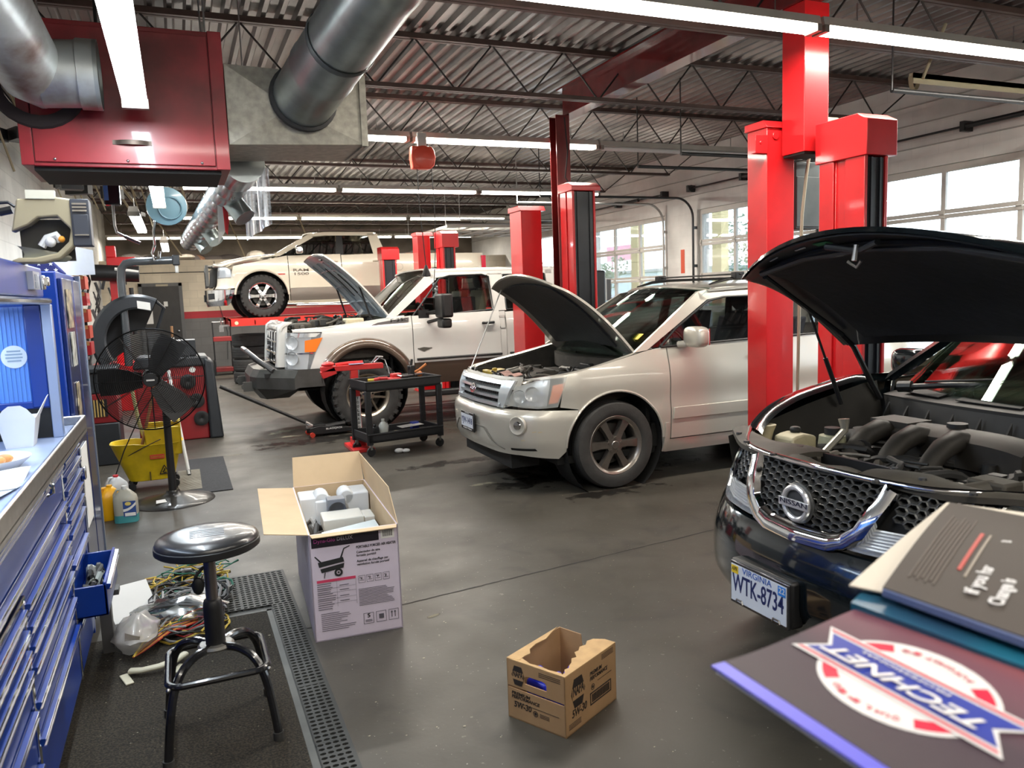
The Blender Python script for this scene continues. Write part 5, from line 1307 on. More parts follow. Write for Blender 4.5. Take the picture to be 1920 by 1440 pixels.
# engine bay
b = MB(); b.bx(.12,1.34,-.80,.80,.85,.95)
for sd in (-1, 1): b.bx(.15,1.36,sd*.86-.02,sd*.86+.02,.9,1.30)
b.bx(.11,.14,-.70,.70,.85,1.28); b.build('engine_bay_liner', DIRTB, root)
clutter(root, 'hoses_and_wiring', (.14, 1.25, -.78, .78, 1.24), 0, 150, [ENG[0], ENG[1], ENG[2], ENG[3], ENG[1]], 21, (.0,.16))
b = MB(); b.bx(.82,1.05,-.80,-.55,1.18,1.40); b.build('coolant_tank', WASH, root, bevel=.02)
b = MB(); b.bx(.20,.42,-.60,-.20,1.22,1.36); b.cyl((.45,-.5,1.33),(.75,-.2,1.35),.07); b.build('air_filter_box', ENG[1], root, bevel=.02)
hood_in = mat('blue_grey_hood_inside', (.55,.64,.72), .45, 0, .3, var=.3, vs=5)
hd, hf, hr = raised_hood(C3, 'hood', 1.38, 1.39, .88, .84, 1.17, 47, .04, .02, WPNT, hood_in, None, curl=.02, round_=.05)
m = MB()
for v_ in (.14, .34, .62, .86): m.tube([hf(u, v_)+hr.to_3x3() @ Vector((0,0,-.045)) for u in (.1,.3,.5,.7,.88)], .014, 6)
for u_0 in (.25,.5,.75): m.tube([hf(u_0, v)+hr.to_3x3() @ Vector((0,0,-.04)) for v in (.12,.3,.5,.7,.88)], .012, 6)
m.build('hood_stiffener', hood_in, hd)
m = MB(); m.tube([hf(.93, v)+hr.to_3x3() @ Vector((0,0,-.05)) for v in (.2,.3)], .012, 6); m.tube([hf(u, .22)+hr.to_3x3() @ Vector((0,0,-.062)) for u in (.4,.55,.7)], .008, 5); m.tube([hf(u, .44)+hr.to_3x3() @ Vector((0,0,-.062)) for u in (.35,.6,.8)], .006, 5); m.build('hood_cable', BLACK, hd)
for sd in (-1, 1): m = MB(); m.cyl((1.18, sd*.80, 1.25), hf(.52, .5+.44*sd), .012, n=8); m.build('hood_strut', BLACK, root)
BRZ = mat('bronze_alloy', (.40,.34,.27), .3, .85, var=.2)
for x in (1.0, 5.05):
    for sd in (-1, 1): add_wheel(C3, x, sd*.88, .435, .435, .30, .27, 5, BRZ, 'twin', sd, tread=26 if x < 2 else 0, hubmat=CHROME)
# door seam lines are real gaps; dark liner behind them
b = MB()
for sd in (-1, 1): b.grid(lambda u, v, sd=sd: C3.pt(1.55+2.4*u, .53+.86*v, sd, -.022), 8, 5)
b.build('gap_liner', SEAM, root)
# ------------------------------------------------------------------ raised white pickup
root = thing('pickup_truck', 'white crew cab pickup with chrome bumper raised high on the red lift runways', 'pickup truck', (.55, 17.0, 1.36))
PEARL = mat('pearl_white_paint', (.70,.64,.52), .25, 0, .9, var=.04)
plan = [(-.86,0,0),(-.40,.02,.45),(-.08,.10,.74),(.12,.22,.88),(.35,.35,.96),(.6,.6,.99),(1.0,1.0,1.0),(5.0,5.0,.99),(5.6,5.6,.96),(5.9,5.75,.8),(6.7,5.80,0)]
ff = [(.2,.04),(.35,0),(.55,0),(.6,.05),(.98,.10),(1.1,.2)]
fs = [(.2,.05),(.45,.0),(.8,0),(1.0,.02),(1.2,.06)]
def gh4(q, z): return (q, .93-(z-1.20)*.30, z)
C4 = Car(root, plan, ff, fs, .05, .55, gh4); s0 = plan[0][0]
b = MB()
for sd in (-1, 1): panel(b, C4.pt, [(s0,.22),(.35,.24),(.42,.30)], [(s0,.55),(.38,.54),(.50,.54)], sd, 8, .02, .03, .06, center=True)
bmp = b.build('chrome_bumper', CHROME, root, smooth=60, weld=.0005)
b = MB(); b.bx(-.035,-.02,-.16,.16,.32,.46)
for sd in (-1, 1): panel(b, C4.pt, [(-.25,.36),(.0,.37)], [(-.25,.48),(.0,.48)], sd, 2, .024, 0, .05)
b.build('bumper_recess', DARK, bmp)
b = MB()
for sd in (-1, 1):
    panel(b, C4.pt, [(.40,.56)]+arcpts(1.0,.40,.50,20,176,22)+[(1.50,.28),(1.515,.28)], [(.50,.99),(1.0,1.08),(1.515,1.175)], sd, 10, 0, .02, .06)
    panel(b, C4.pt, [(.0,.56),(.40,.56)], [(.02,.76),(.52,.76)], sd, 3, 0, .02, .06)
b.build('front_fender', PEARL, root, smooth=55)
b = MB(); b.slab(lambda u, v: (lerp(C4.pt(s0+abs(-.88+1.76*v)*1.05, 1.0, 1)[0]+.03, 1.36, u), (-.88+1.76*v)*lerp(1,1.03,u), lerp(1.0,1.19,u)+.06*(1-(2*v-1)**2)+.04*math.sin(PI*u)), 12, 14, (0,0,-.02)); b.build('hood', PEARL, root)
b = MB()
for sd in (-1, 1):
    A = arcpts(1.0,.40,.50,5,178,30); b.tube([C4.pt(q,z,sd,.005) for q,z in A], .022, 6); A = arcpts(4.57,.40,.50,5,178,30); b.tube([C4.pt(q,z,sd,.005) for q,z in A], .022, 6)
b.build('wheel_arch_lip', PEARL, root)
for (nm, a0, a1) in (('front_door', 1.53, 2.56), ('rear_door', 2.575, 3.44)):
    b = MB()
    for sd in (-1, 1): panel(b, C4.pt, [(a0,.54),(a1,.54)], [(a0,1.17),(a1,1.19)], sd, 8, 0, .02, .15)
    dr = b.build(nm, PEARL, root, smooth=55); b = MB()
    for sd in (-1, 1): panel(b, C4.pt, [(a0,.29),(a1,.29)], [(a0,.535),(a1,.535)], sd, 4, .004, .02, .15)
    b.build('lower_door_panel', mat('grey_tan_paint', (.27,.24,.21), .3, .5, .9), dr)
    b = MB()
    for sd in (-1, 1): b.tube([C4.pt(a1-.22,1.04,sd,.0),C4.pt(a1-.2,1.04,sd,.03),C4.pt(a1-.09,1.045,sd,.03),C4.pt(a1-.07,1.045,sd,0)], .014, 6)
    b.build('door_handle', PEARL, dr)
b = MB()
for sd in (-1, 1):
    panel(b, C4.pt, [(3.455,.54),(4.1,.54)]+arcpts(4.57,.40,.50,18,162,16)+[(5.1,.54),(6.7,.54)], [(3.455,1.185),(6.7,1.17)], sd, 6, 0, .02, .2)
    panel(b, C4.pt, [(3.455,.29),(4.05,.29)], [(3.455,.535),(4.08,.535)], sd, 3, 0, .02, .2, 0)
b.build('pickup_bed', PEARL, root, smooth=55)
b = MB()
for sd in (-1, 1): b.tube([C4.pt(3.76+.075*math.cos(2*PI*k/20), .91+.075*math.sin(2*PI*k/20), sd, .002) for k in range(20)], .003, 4, closed=True)
b.build('filler_door_gap', mat('grey_gap', (.25,.23,.2), .6), root)
b = MB()
for sd in (-1, 1):
    panel(b, C4.gpt, [(1.38,1.17),(2.06,1.53)], [(1.22,1.17),(1.98,1.60)], sd, 3, 0, .03, .06)
    panel(b, C4.gpt, [(1.98,1.545),(2.3,1.57),(3.3,1.565)], [(1.95,1.60),(2.3,1.64),(3.3,1.635)], sd, 2, 0, .03, .12)
    panel(b, C4.gpt, [(3.24,1.18),(3.50,1.18)], [(3.16,1.62),(3.36,1.60)], sd, 3, 0, .03, .1)
    panel(b, C4.gpt, [(2.47,1.19),(2.63,1.19)], [(2.52,1.57),(2.64,1.57)], sd, 2, -.004, .02, .1, 1)
b.slab(lambda u, v: (3.49-.13*u, -.9+1.8*v-.13*u*(2*v-1), 1.17+.43*u), 3, 3, (-.02,0,0))
b.build('cab_pillars', [PEARL, BLACK], root, smooth=55)
b = MB(); b.slab(lambda u, v: (2.0+.08*(2*v-1)**2*(1-u)+1.34*u, -.79+1.58*v, 1.615+.045*(1-(2*v-1)**4)), 8, 12, (0,0,-.02)); b.build('roof', PEARL, root)
b = MB(); b.slab(lambda u, v: (lerp(1.26,2.02,u)+.13*(2*v-1)**2*(1-.5*u), (-.84+1.68*v)*(1-.08*u), lerp(1.18,1.60,u)+.02*math.sin(PI*u)), 8, 12, (.006,0,-.004)); b.build('windscreen', WGL, root)
b = MB()
for sd in (-1, 1):
    panel(b, C4.gpt, [(1.42,1.18),(2.47,1.195)], [(2.02,1.53),(2.50,1.57)], sd, 3, -.008, 0, .1); panel(b, C4.gpt, [(2.63,1.20),(3.24,1.20)], [(2.64,1.57),(3.17,1.565)], sd, 3, -.008, 0, .1)
b.build('side_windows', TINT, root)
for y in (-.4, .4): seat(root, 2.2, y, .66, GREYF, GREYF)
b = MB(); b.bx(.1,5.7,-.45,-.35,.30,.42); b.bx(.1,5.7,.35,.45,.30,.42); b.bx(.5,3.5,-.9,.9,.45,.52); b.bx(3.5,5.7,-.9,.9,.6,.66); b.cyl((1.0,-.8,.40),(1.0,.8,.40),.06); b.cyl((4.57,-.8,.40),(4.57,.8,.40),.06)
for sd in (-1, 1):
    for x in (1.0, 4.57): b.lathe([(.49,0),(.49,.3),(.1,.3)], (x, sd*.97, .40), (0,-sd,0), 26)
b.build('chassis', DARK, root, smooth=0)
b = MB(); b.tube([(1.62,-1.02,.20),(2.6,-1.03,.18),(3.3,-1.02,.20)], .035, 8); b.tube([(1.62,1.02,.20),(2.6,1.03,.18),(3.3,1.02,.20)], .035, 8); b.build('side_step', CHROME, root)
b = MB()
for sd in (-1, 1): panel(b, C4.pt, [(s0,.60),(-.10,.60)], [(s0,.96),(-.05,.97)], sd, 4, -.02, .02, .08, center=True)
for k in range(9): b.bx(.02+.0*k,.05,-.62+.155*k-.008,-.62+.155*k+.008,.60,.95)
b.build('grille', mat('dark_torn_grille', (.03,.03,.03), .4, .3), root)
b = MB()
for a in range(10): b.tube([(.10+.03*(a%3), -.75+.1*a*.5, .98+.02*(a%2)), (.02, -.80+.1*a*.5, 1.0), (.0,-.78+.1*a*.5,.9)], .015, 5)
b.bx(-.0,.05,-.84,-.60,.62,1.02); b.build('loose_grille_bracket', mat('crumpled_grey_bracket', (.08,.08,.075), .5, .4), root)
for sd in (-1, 1):
    m = MB(); panel(m, C4.pt, [(.02,.77),(.50,.77)], [(.04,.975),(.34,.98),(.46,.93)], sd, 6, .004, .03, .05); hl = m.build('headlamp', CLENS, root, smooth=60)
    m = MB(); panel(m, C4.pt, [(.04,.78),(.46,.78)], [(.05,.965),(.33,.97),(.44,.92)], sd, 4, -.03, 0, .05); m.build('reflector', LIN, hl)
text('lettering', 'RAM', mat('badge_chrome_dark', (.14,.12,.10), .3, .8), root, Vector(C4.pt(1.60,.845,-1,.006)), (1,0,0), (0,0,1), .075, width=.30, bold=.02)
text('lettering', '1500', MATS['badge_chrome_dark'], root, Vector(C4.pt(1.60,.775,-1,.006)), (1,0,0), (0,0,1), .07, width=.28, bold=.02)
m = MB(); panel(m, C4.pt, [(1.27,.80),(1.45,.80)], [(1.27,.825),(1.45,.825)], -1, 1, .004, 0, .1); m.build('fender_badge', mat('red_badge', (.45,.03,.02), .4), root)
b = MB()
for sd in (-1, 1): b.bx(1.66,1.80,sd*1.10-.12,sd*1.10+.12,1.20,1.36)
b.build('door_mirror', CHROME, root, bevel=.04, seg=3)
b = MB()
for sd in (-1, 1): b.bx(5.60,5.70,sd*.93-.04,sd*.93+.04,.85,1.12)
b.build('tail_lamp', mat('red_tail_lens', (.55,.01,.04), .25), root, bevel=.01)
for x in (1.0, 4.57):
    for sd in (-1, 1): add_wheel(C4, x, sd*.87, .402, .40, .28, .265, 6, CHROME, 'wide', sd, tread=28 if x < 2 else 0)
# lift runways
t = thing('runway_lift', 'red drive-on scissor lift carrying the raised white pickup', 'car lift', (0, 0, 0))
for (y0, y1, nm) in ((15.86,16.42,'runway'),(17.58,18.14,'runway')):
    m = MB(); m.bx(.90,6.9,y0,y1,1.30,1.345); m.bx(.90,6.9,y0,y0+.02,1.20,1.30); m.bx(.90,6.9,y1-.02,y1,1.20,1.30); m.bx(.90,.92,y0,y1,1.20,1.36)
    for x in (1.35, 2.0): m.bx(x,x+.02,y0,y1,1.22,1.30)
    r_ = m.build(nm, mat('orange_red_lift', (.72,.03,.02), .35, 0, .3, var=.15), t, smooth=0)
    m = MB(); m.lathe([(0,0),(.035,0),(.035,.004),(0,.004)], (1.02,y0-.004,1.26), (0,1,0), 16); m.build('round_sticker', mat('cream_sticker', (.75,.68,.45), .5), r_)
    m = MB(); m.bx(1.95,2.15,y0-.04,y0,1.20,1.29); m.build('stop_block', BLACK, r_, bevel=.01)
m = MB()
for y in (16.14, 17.86):
    for (a, b_) in (((2.9,.1),(5.2,1.2)),((5.2,.1),(2.9,1.2))):
        m.prism([(-.05,0),(.05,0),(.05,.001),(-.05,.001)], (0,0,0),(1,0,0),(0,1,0),(0,0,0)) if 0 else m.cyl((a[0],y,a[1]),(b_[0],y,b_[1]),.05,n=6)
m.build('scissor_leg', BLACK, t)
m = MB(); m.bx(2.6,5.4,15.9,16.4,0,.08); m.bx(2.6,5.4,17.6,18.1,0,.08); m.build('base_frame', MATS['orange_red_lift'], t, smooth=0)
m = MB(); m.cyl((.75,16.1,1.15),(.75,16.1,1.36),.012); m.bx(.71,.79,16.06,16.14,1.10,1.2); m.bx(.72,.92,16.08,16.12,1.2,1.23); m.build('sensor_post', STEEL, t)
# ------------------------------------------------------------------ blue roll cabinet with hutch
t = thing('roll_cabinet', 'wide blue roll cabinet with many chrome-edged drawers and a steel counter along the left edge', 'tool cabinet', (-.47, 2.4, 0))
XF = 0.   # front plane; cabinet runs back to -.60
m = MB(); m.bx(-.60,-.02,-1.5,1.63,.12,1.10); m.bx(-.02,-.0,-1.5,-1.46,.14,1.1); m.bx(-.02,0,1.60,1.63,.14,1.10)
m.build('carcass', BLUE, t, bevel=.004)
m = MB(); m.bx(-.02,.004,1.06,1.085,.16,1.07); m.build('divider', CHROME, t, bevel=.003)
m = MB(); m.bx(-.02,.006,.105,.13,.16,.83); m.bx(-.02,.006,-1.46,.13,.83,.845); m.build('divider', CHROME, t, bevel=.003)
def drawer(y0, y1, z0, z1, out=0., open_=False):
    m = MB(); m.bx(-.50+out, .0+out, y0, y1, z0, z1) if not open_ else None
    if open_:
        m.bx(-.012+out, out, y0, y1, z0, z1+.01); m.bx(-.5+out, out, y0, y0+.01, z0, z1); m.bx(-.5+out, out, y1-.01, y1, z0, z1); m.bx(-.5+out, out, y0, y1, z0, z0+.01)
    d = m.build('drawer', BLUE, t, bevel=.003)
    h = MB(); h.prism([(0,-.024),(.008,-.024),(.014,-.010),(.014,-.002),(0,0)], (out+.001, y0+.005, z1), (1,0,0), (0,0,1), (0,y1-y0-.01,0)); h.build('handle', BLUE, d)
    c = MB(); c.bx(out+.009, out+.0165, y0+.005, y1-.005, z1-.024, z1-.021); c.bx(out+.0145, out+.0165, y0+.005, y1-.005, z1-.009, z1-.003); c.build('handle_trim', CHROME, d)
    return d
zs = [1.045, .905]
drawer(-1.45, 1.05, .915, 1.05); drawer(-1.45, 1.05, .855, .905)
for z1, z0 in ((.812,.755),(.744,.695),(.684,.632),(.620,.525),(.513,.41),(.399,.17)): drawer(.14, 1.05, z0, z1)
for z1, z0 in ((.814,.765),(.753,.705),(.693,.645),(.633,.525),(.511,.36),(.35,.17)): drawer(-1.45, .10, z0, z1)
for z1, z0 in ((1.045,.995),(.987,.94),(.93,.88),(.868,.822),(.812,.762),(.752,.64),(.627,.545),(.385,.17)): drawer(1.09, 1.595, z0, z1)
dopen = drawer(1.09, 1.595, .40, .53, .115, True)
m = MB(); m.bx(-.60,.045,-1.5,1.64,1.10,1.115); m.bx(.03,.045,-1.5,1.64,1.085,1.165); m.bx(-.6,.045,1.625,1.64,1.085,1.165); ct = m.build('steel_counter', STEEL, t, bevel=.006)
m = MB(); m.bx(-.58,.03,-1.48,1.62,1.115,1.125); m.build('counter_mat', mat('blue_white_counter', (.35,.42,.60), .35, 0, .3, var=.2), ct, smooth=0)
m = MB(); m.tube([(.012,.62,1.08),(.03,.62,1.055),(.03,.62,1.03),(.012,.62,1.02)], .008, 8); m.build('lock', CHROME, t)
m = MB()
for y in (-1.2, 1.4):
    for x in (-.5, -.1): m.lathe([(0,0),(.05,0),(.055,.01),(.055,.035),(.05,.045),(0,.045)], (x, y-.02, .055), (0,1,0), 18)
m.build('caster', BLACK, t)
# clutter in the open drawer
r_ = random.Random(3); m = MB()
for k in range(16): m.tube([(-.45+.004*k, 3.54+.02*k, .43), (-.43+r_.uniform(-.02,.03), 3.6+.3*r_.random(), .50), (-.42+r_.uniform(-.03,.02), 3.60+.3*r_.random(), .46)], r_.uniform(.006,.018), 6, k % 3)
tag(m.build('cable_pile', [BLACK, GREYP, mat('clear_bag_grey', (.35,.38,.36), .25)]), 'black cables and grey bits heaped in the pulled-out blue drawer', 'cables', kind='stuff')
# hutch
t = thing('tool_hutch', 'blue hutch with a top chest and pale ribbed end panel standing on the steel counter', 'tool cabinet', (-.47, 2.4, 1.125))
m = MB(); m.bx(-.60,-.02,-1.5,1.25,.575,.69); m.build('top_chest', BLUE, t, bevel=.006)
m = MB(); m.bx(-.60,.0,-1.5,1.27,.545,.570); m.bx(-.60,.004,-1.5,1.27,.548,.566); m.build('shelf_edge', CHROME, t, bevel=.004)
m = MB(); m.bx(-.60,-.58,-1.5,1.25,0,.55); m.build('back_panel', LTBLUE, t, smooth=0)
m = MB()
m.bx(-.60,-.10,1.285,1.30,.155,.54)
for k in range(32): m.bx(-.60+.0157*k,-.592+.0157*k,1.281,1.285,.155,.54)
m.build('ribbed_panel', LTBLUE, t, smooth=0)
m = MB(); m.bx(-.10,-.04,1.262,1.31,.13,.545); m.bx(-.60,-.04,1.27,1.31,.125,.155); m.bx(-.60,-.57,1.27,1.31,0,.155); m.build('end_post', BLUE, t, bevel=.004)
m = MB(); m.bx(-.04,-.002,1.265,1.31,.0,.545); m.build('steel_strip', mat('pale_steel_blue', (.35,.42,.58), .3, .6), t, bevel=.003)
m = MB(); m.bx(-.40,-.20,-.9,1.1,.532,.545); m.build('task_light', mat('lit_hutch_lamp', (.75,.88,1), emit=3), t, smooth=0)
lamp('hutch_lamp', (-.77, 2.9, 1.645), .12, 1.9, 4.5, (.72,.86,1))
m = MB(); m.bx(-.57,-.04,1.275,1.285,0.002,.125); m.build('open_slot', DARK, t, smooth=0)
m = MB(); m.lathe([(0,.0),(.044,.0),(.046,.002),(0,.002)], (-.150, 1.2800, .34), (0,-1,0), 28); o = m.build('oval_sticker', mat('sticker_grey_white', (.60,.66,.72), .5), t); 
for k in range(4): text('lettering', ('QUALITY','TOOLS','SERVICE','SINCE')[k], mat('sticker_ink', (.25,.33,.40), .6), o, (-.262, 1.2763, .355-.012*k), (1,0,0), (0,0,1), .009, width=.05) if 0 else None
m = MB()
for k in range(4): m.bx(-.180+.006*(k in (0,3)), -.120-.006*(k in (0,3)), 1.2765, 1.2775, .360-.013*k, .366-.013*k)
m.build('faded_print', mat('sticker_ink', (.25,.33,.40), .6), o, smooth=0)
m = MB(); m.tube([(-.35,.9,.53),(-.3,.9,.50),(-.24,.9,.49),(-.235,.9,.48)], .012, 8); m.tube([(-.34,.9,.53),(-.35,.9,.35),(-.37,.9,.22)], .016, 8); m.build('hanging_hook', BLACK, t)
m = MB(); m.bx(-.02,.0,.9,1.05,.60,.665); 
for k in range(2):
    for j in range(2): m.bx(-.001,.004,.93+.03*k,.95+.03*k,.605+.026*j,.628+.026*j)
m.build('decal', mat('decal_silver', (.45,.5,.6), .3, .7), t)
m = MB(); m.bx(-.001,.012,1.05,1.10,.60,.655); m.bx(.0,.022,1.10,1.13,.615,.65); m.build('key_lock', CHROME, t, bevel=.004)
# tall locker
t = thing('side_locker', 'tall blue side locker with notes stuck down its door, beside the roll cabinet', 'tool cabinet', (-.47, 4.05, 0))
LBL = mat('worn_dark_blue', (.012,.03,.16), .3, .2, .6, var=.6, vs=3)
m = MB(); m.bx(-.60,-.02,0,.73,.16,1.82); m.build('carcass', BLUE, t, bevel=.006)
m = MB(); m.bx(-.02,0,.02,.38,.18,1.79); m.build('door', LBL, t, bevel=.004)
m = MB(); m.bx(-.02,.001,.40,.70,.18,1.79); m.build('door', LBL, t, bevel=.004)
m = MB(); m.bx(-.02,.006,.69,.73,.16,1.82); m.build('corner_trim', mat('steel_blue_trim', (.25,.3,.4), .3, .8), t, bevel=.003)
def note(y0, y1, z0, z1, c, nm='paper_note', ragged=.0, seed=1):
    r_ = random.Random(seed); pts = [(y0, z0), (y1, z0)]+[(y1+r_.uniform(-1,1)*ragged, lerp(z0,z1,k/5)) for k in range(1,5)]+[(y1, z1), (y0, z1)]+[(y0+r_.uniform(-1,1)*ragged, lerp(z1,z0,k/5)) for k in range(1,5)]
    m = MB(); m.prism(pts, (.002,0,0), (0,1,0), (0,0,1), (.004,0,0)); return m.build(nm, c, t, smooth=0)
PH = mat('photo_print', (.45,.36,.22), .4, col2=(.12,.10,.08), vs=25, thr=(.4,.6)); PH2 = mat('photo_print_grey', (.55,.55,.50), .4, col2=(.2,.19,.15), vs=22, thr=(.4,.6))
note(.10,.26,1.56,1.74,PH,'photo',.01,3); note(.12,.26,1.38,1.54,PH2,'photo',.008,4); note(.14,.24,1.12,1.30,PH,'photo',.01,5); note(.05,.28,.62,1.0,PAPER,'torn_note',.03,6)
m = MB(); m.bx(.0,.02,.0,.04,.86,.92); m.build('latch', CHROME, t, bevel=.004)
# things on the counter and hutch
t = thing('takeout_box', 'white folded takeout carton with raised flaps on the steel counter', 'food box', (-.60, 3.52, 1.125))
m = MB(); b0, b1, hh = .045, .065, .115
m.add([(-b0,-b0,0),(b0,-b0,0),(b0,b0,0),(-b0,b0,0),(-b1,-b1,hh),(b1,-b1,hh),(b1,b1,hh),(-b1,b1,hh)], [(0,3,2,1),(0,1,5,4),(1,2,6,5),(2,3,7,6),(3,0,4,7)]); m.build('carton', WHITEP, t, smooth=0)
m = MB(); m.prism([(-.065,0),(.065,0),(.04,.035),(.02,.05),(-.02,.05),(-.04,.035)], (0,-.065,.115), (1,0,0), (0,-.1,1), (0,.002,0)); m.prism([(-.06,0),(.06,0),(.05,.075),(.03,.07)], (.065,0,.115), (0,1,0), (.45,0,1), (.002,0,0)); m.prism([(-.06,0),(.06,0),(.03,.05),(-.03,.05)], (-.065,0,.115), (0,1,0), (-.5,0,1), (.002,0,0)); m.build('flap', WHITEP, t, smooth=0)
t = thing('foam_tray', 'white foam food tray with leftovers near the front of the counter', 'food container', (-.63, 3.05, 1.125))
m = MB(); m.lathe([(0,.004),(.09,.004),(.125,.035),(.135,.037),(.13,.030),(.095,0),(0,0)], (0,0,0), (0,0,1), 28); m.xf = None; m.build('tray', WHITEP, t)
m = MB()
for k in range(9): m.ball((.06*math.cos(k*2.4)*(.4+.07*k), .05*math.sin(k*2.4)*(.4+.07*k), .03), (.026,.022,.016), 10, 8)
o = m.build('food', mat('orange_food', (.60,.26,.08), .5, var=.4, vs=30), t); o['kind'] = 'stuff'
m = MB(); m.slab(lambda u, v: (-.16+.3*u, -.42+.30*v+.05*u, .004+.012*math.sin(5*u)*math.sin(4*v)), 8, 8, (0,0,-.002)); o = m.build('napkin', PAPER, loc=(-.62, 3.0, 1.132)); tag(o, 'crumpled white napkin beside the foam tray on the counter', 'napkin')
m = MB(); m.bx(-.10,.10,-.07,.07,0,.03); m.bx(-.09,.09,-.06,.06,.03,.045,1); o = m.build('paper_stack', [PAPER, GREYP], loc=(-.80, 3.45, 1.125), bevel=.003); tag(o, 'small stack of printed papers behind the food tray', 'papers')
m = MB(); m.slab(lambda u, v: (-.20+.25*u+.1*v, -.35+.6*v, .003+.006*math.sin(4*v)), 6, 8, (0,0,-.0015)); o = m.build('bill_sheet', mat('pale_blue_paper', (.55,.62,.72), .6), loc=(-.62, 2.45, 1.131)); tag(o, 'pale blue-white paper sheet lying near the camera end of the counter', 'paper')
m = MB(); m.slab(lambda u, v: (-.13+.25*u, -.10+.2*v, .003), 3, 3, (0,0,-.0015)); m.build('x', INK) if 0 else None
# interior quarter trim on top of the hutch
TRIM = mat('beige_trim_plastic', (.36,.31,.20), .5, var=.12); t = thing('interior_trim_panel', 'beige car interior side trim with a dark vent box, standing on the blue top chest', 'car trim', (-.40, 3.28, 1.815))
def ribbon(pts, w, d, m_, nm, y=0):
    mb = MB(); mb.tube([(a, y, b) for a, b in pts], [w]*len(pts), 8, flat=1.); return mb.build(nm, m_, t)
m = MB(); out = [(-.11,.13),(-.095,.20),(-.09,.225),(-.02,.225),(.02,.235),(.085,.225),(.09,.11),(.075,.06),(.03,.015),(-.03,.0),(-.11,-.0),(-.125,.01),(-.10,.02),(-.05,.02),(.02,.035),(.06,.075),(.07,.12),(.03,.165),(-.03,.16),(-.06,.135),(-.115,.11)]
m.prism(out, (0,-.03,0), (1,0,0), (0,0,1), (0,.07,0)); m.build('trim_frame', TRIM, t, bevel=.006)
m = MB(); m.slab(lambda u, v: (-.10+.17*u, .045, .01+.15*v), 2, 2, (0,.01,0)); m.build('trim_back', mat('dark_trim_inside', (.03,.028,.02), .6), t)
m = MB(); m.slab(lambda u, v: (-.11+.15*u+.02*math.sin(PI*v), .02-.02*math.sin(PI*u), .005+.06*v*(1-.5*u)), 6, 6, (0,.004,0)); m.build('clear_cover', mat('smoky_clear_plastic', (.22,.22,.17), .15), t)
m = MB(); m.bx(.075,.135,-.04,.05,.06,.225); m.bx(.08,.13,-.045,-.04,.09,.17); m.build('vent_box', mat('slate_plastic', (.04,.045,.06), .45), t, bevel=.008)
m = MB()
for k in range(3): m.bx(.082,.128,-.049,-.045,.180+.012*k,.186+.012*k)
m.bx(.082,.128,-.049,-.045,.095,.099); m.build('vent_slats', CHROME, t)
m = MB(); m.tube([(-.03,0,.06),(-.01,0,.09),(.02,-.01,.10),(.03,0,.08)], .014, 8); m.ball((.0,-.01,.075), .018, 10, 8); m.build('clip_parts', WHITEP, t)
m = MB(); m.ball((.035,-.01,.085), .012, 10, 8); m.build('orange_bulb', mat('orange_bulb', (.75,.30,.03), .4), t)
m = MB(); m.slab(lambda u, v: (-.06+.09*u, -.035, .225+.03*v), 4, 2, (0,.03,0)); m.build('mount_tab', mat('pale_tab', (.6,.58,.48), .5), t)
m = MB(); m.tube([(-.19,0,.21),(-.12,0,.215),(-.10,0,.20)], .006, 6); m.tube([(-.15,.0,.18),(-.11,0,.19)], .014, 8); m.build('belt_arm', BLACK, t)
t = thing('plastic_bag', 'translucent white bag with a green price label hanging at the left edge', 'bag', (-.62, 2.75, 1.815))
BAGM = mat('milky_bag', (.66,.68,.70), .3, 0, .3, bump=.3, bs=14)
m = MB(); m.lathe([(0,0),(.10,.0),(.125,.05),(.13,.12),(.11,.20),(.07,.27),(.02,.30),(0,.30)], (0,0,0), (0,0,1), 18); m.build('bag_body', BAGM, t); m = MB(); m.bx(-.03,.075,-.1,-.098,.07,.13) if 0 else m.bx(.0,.09,-.135,-.125,.06,.13); m.build('green_label', mat('lime_label', (.30,.75,.28), .5), t, smooth=0)
m = MB(); m.bx(.012,.07,-.137,-.135,.075,.115); m.build('label_code', PAPER, t, smooth=0)
t = thing('folded_flag', 'folded navy triangle flag with white stars on top of the tall locker', 'flag', (-.62, 4.45, 1.82)); NV = mat('flag_navy', (.02,.025,.13), .8)
m = MB(); m.prism([(-.11,0),(.13,0),(.02,.13)], (0,-.03,0), (1,0,0), (0,0,1), (0,.06,0)); m.build('flag_cloth', NV, t, bevel=.008)
m = MB()
for (x, z) in ((-.05,.02),(0,.02),(.05,.02),(.09,.02),(-.03,.05),(.02,.05),(.07,.05),(.0,.08),(.04,.08),(.02,.105)):
    m.prism([(math.cos(PI/2+PI/5*k)*(.011 if k % 2 == 0 else .0045), math.sin(PI/2+PI/5*k)*(.011 if k % 2 == 0 else .0045)) for k in range(10)], (x,-.032,z), (1,0,0), (0,0,1), (0,-.001,0))
m.build('stars', PAPER, t, smooth=0)
m = MB(); m.slab(lambda u, v: (-.10+.22*u, -.02+.04*math.sin(3*u), .0+.18*v*(1-.3*u)), 8, 8, (0,.004,0)); o = m.build('plastic_wrap', BAGM, loc=(-.50, 4.66, 1.822)); tag(o, 'crumpled clear plastic wrap on the far end of the locker top', 'plastic wrap')
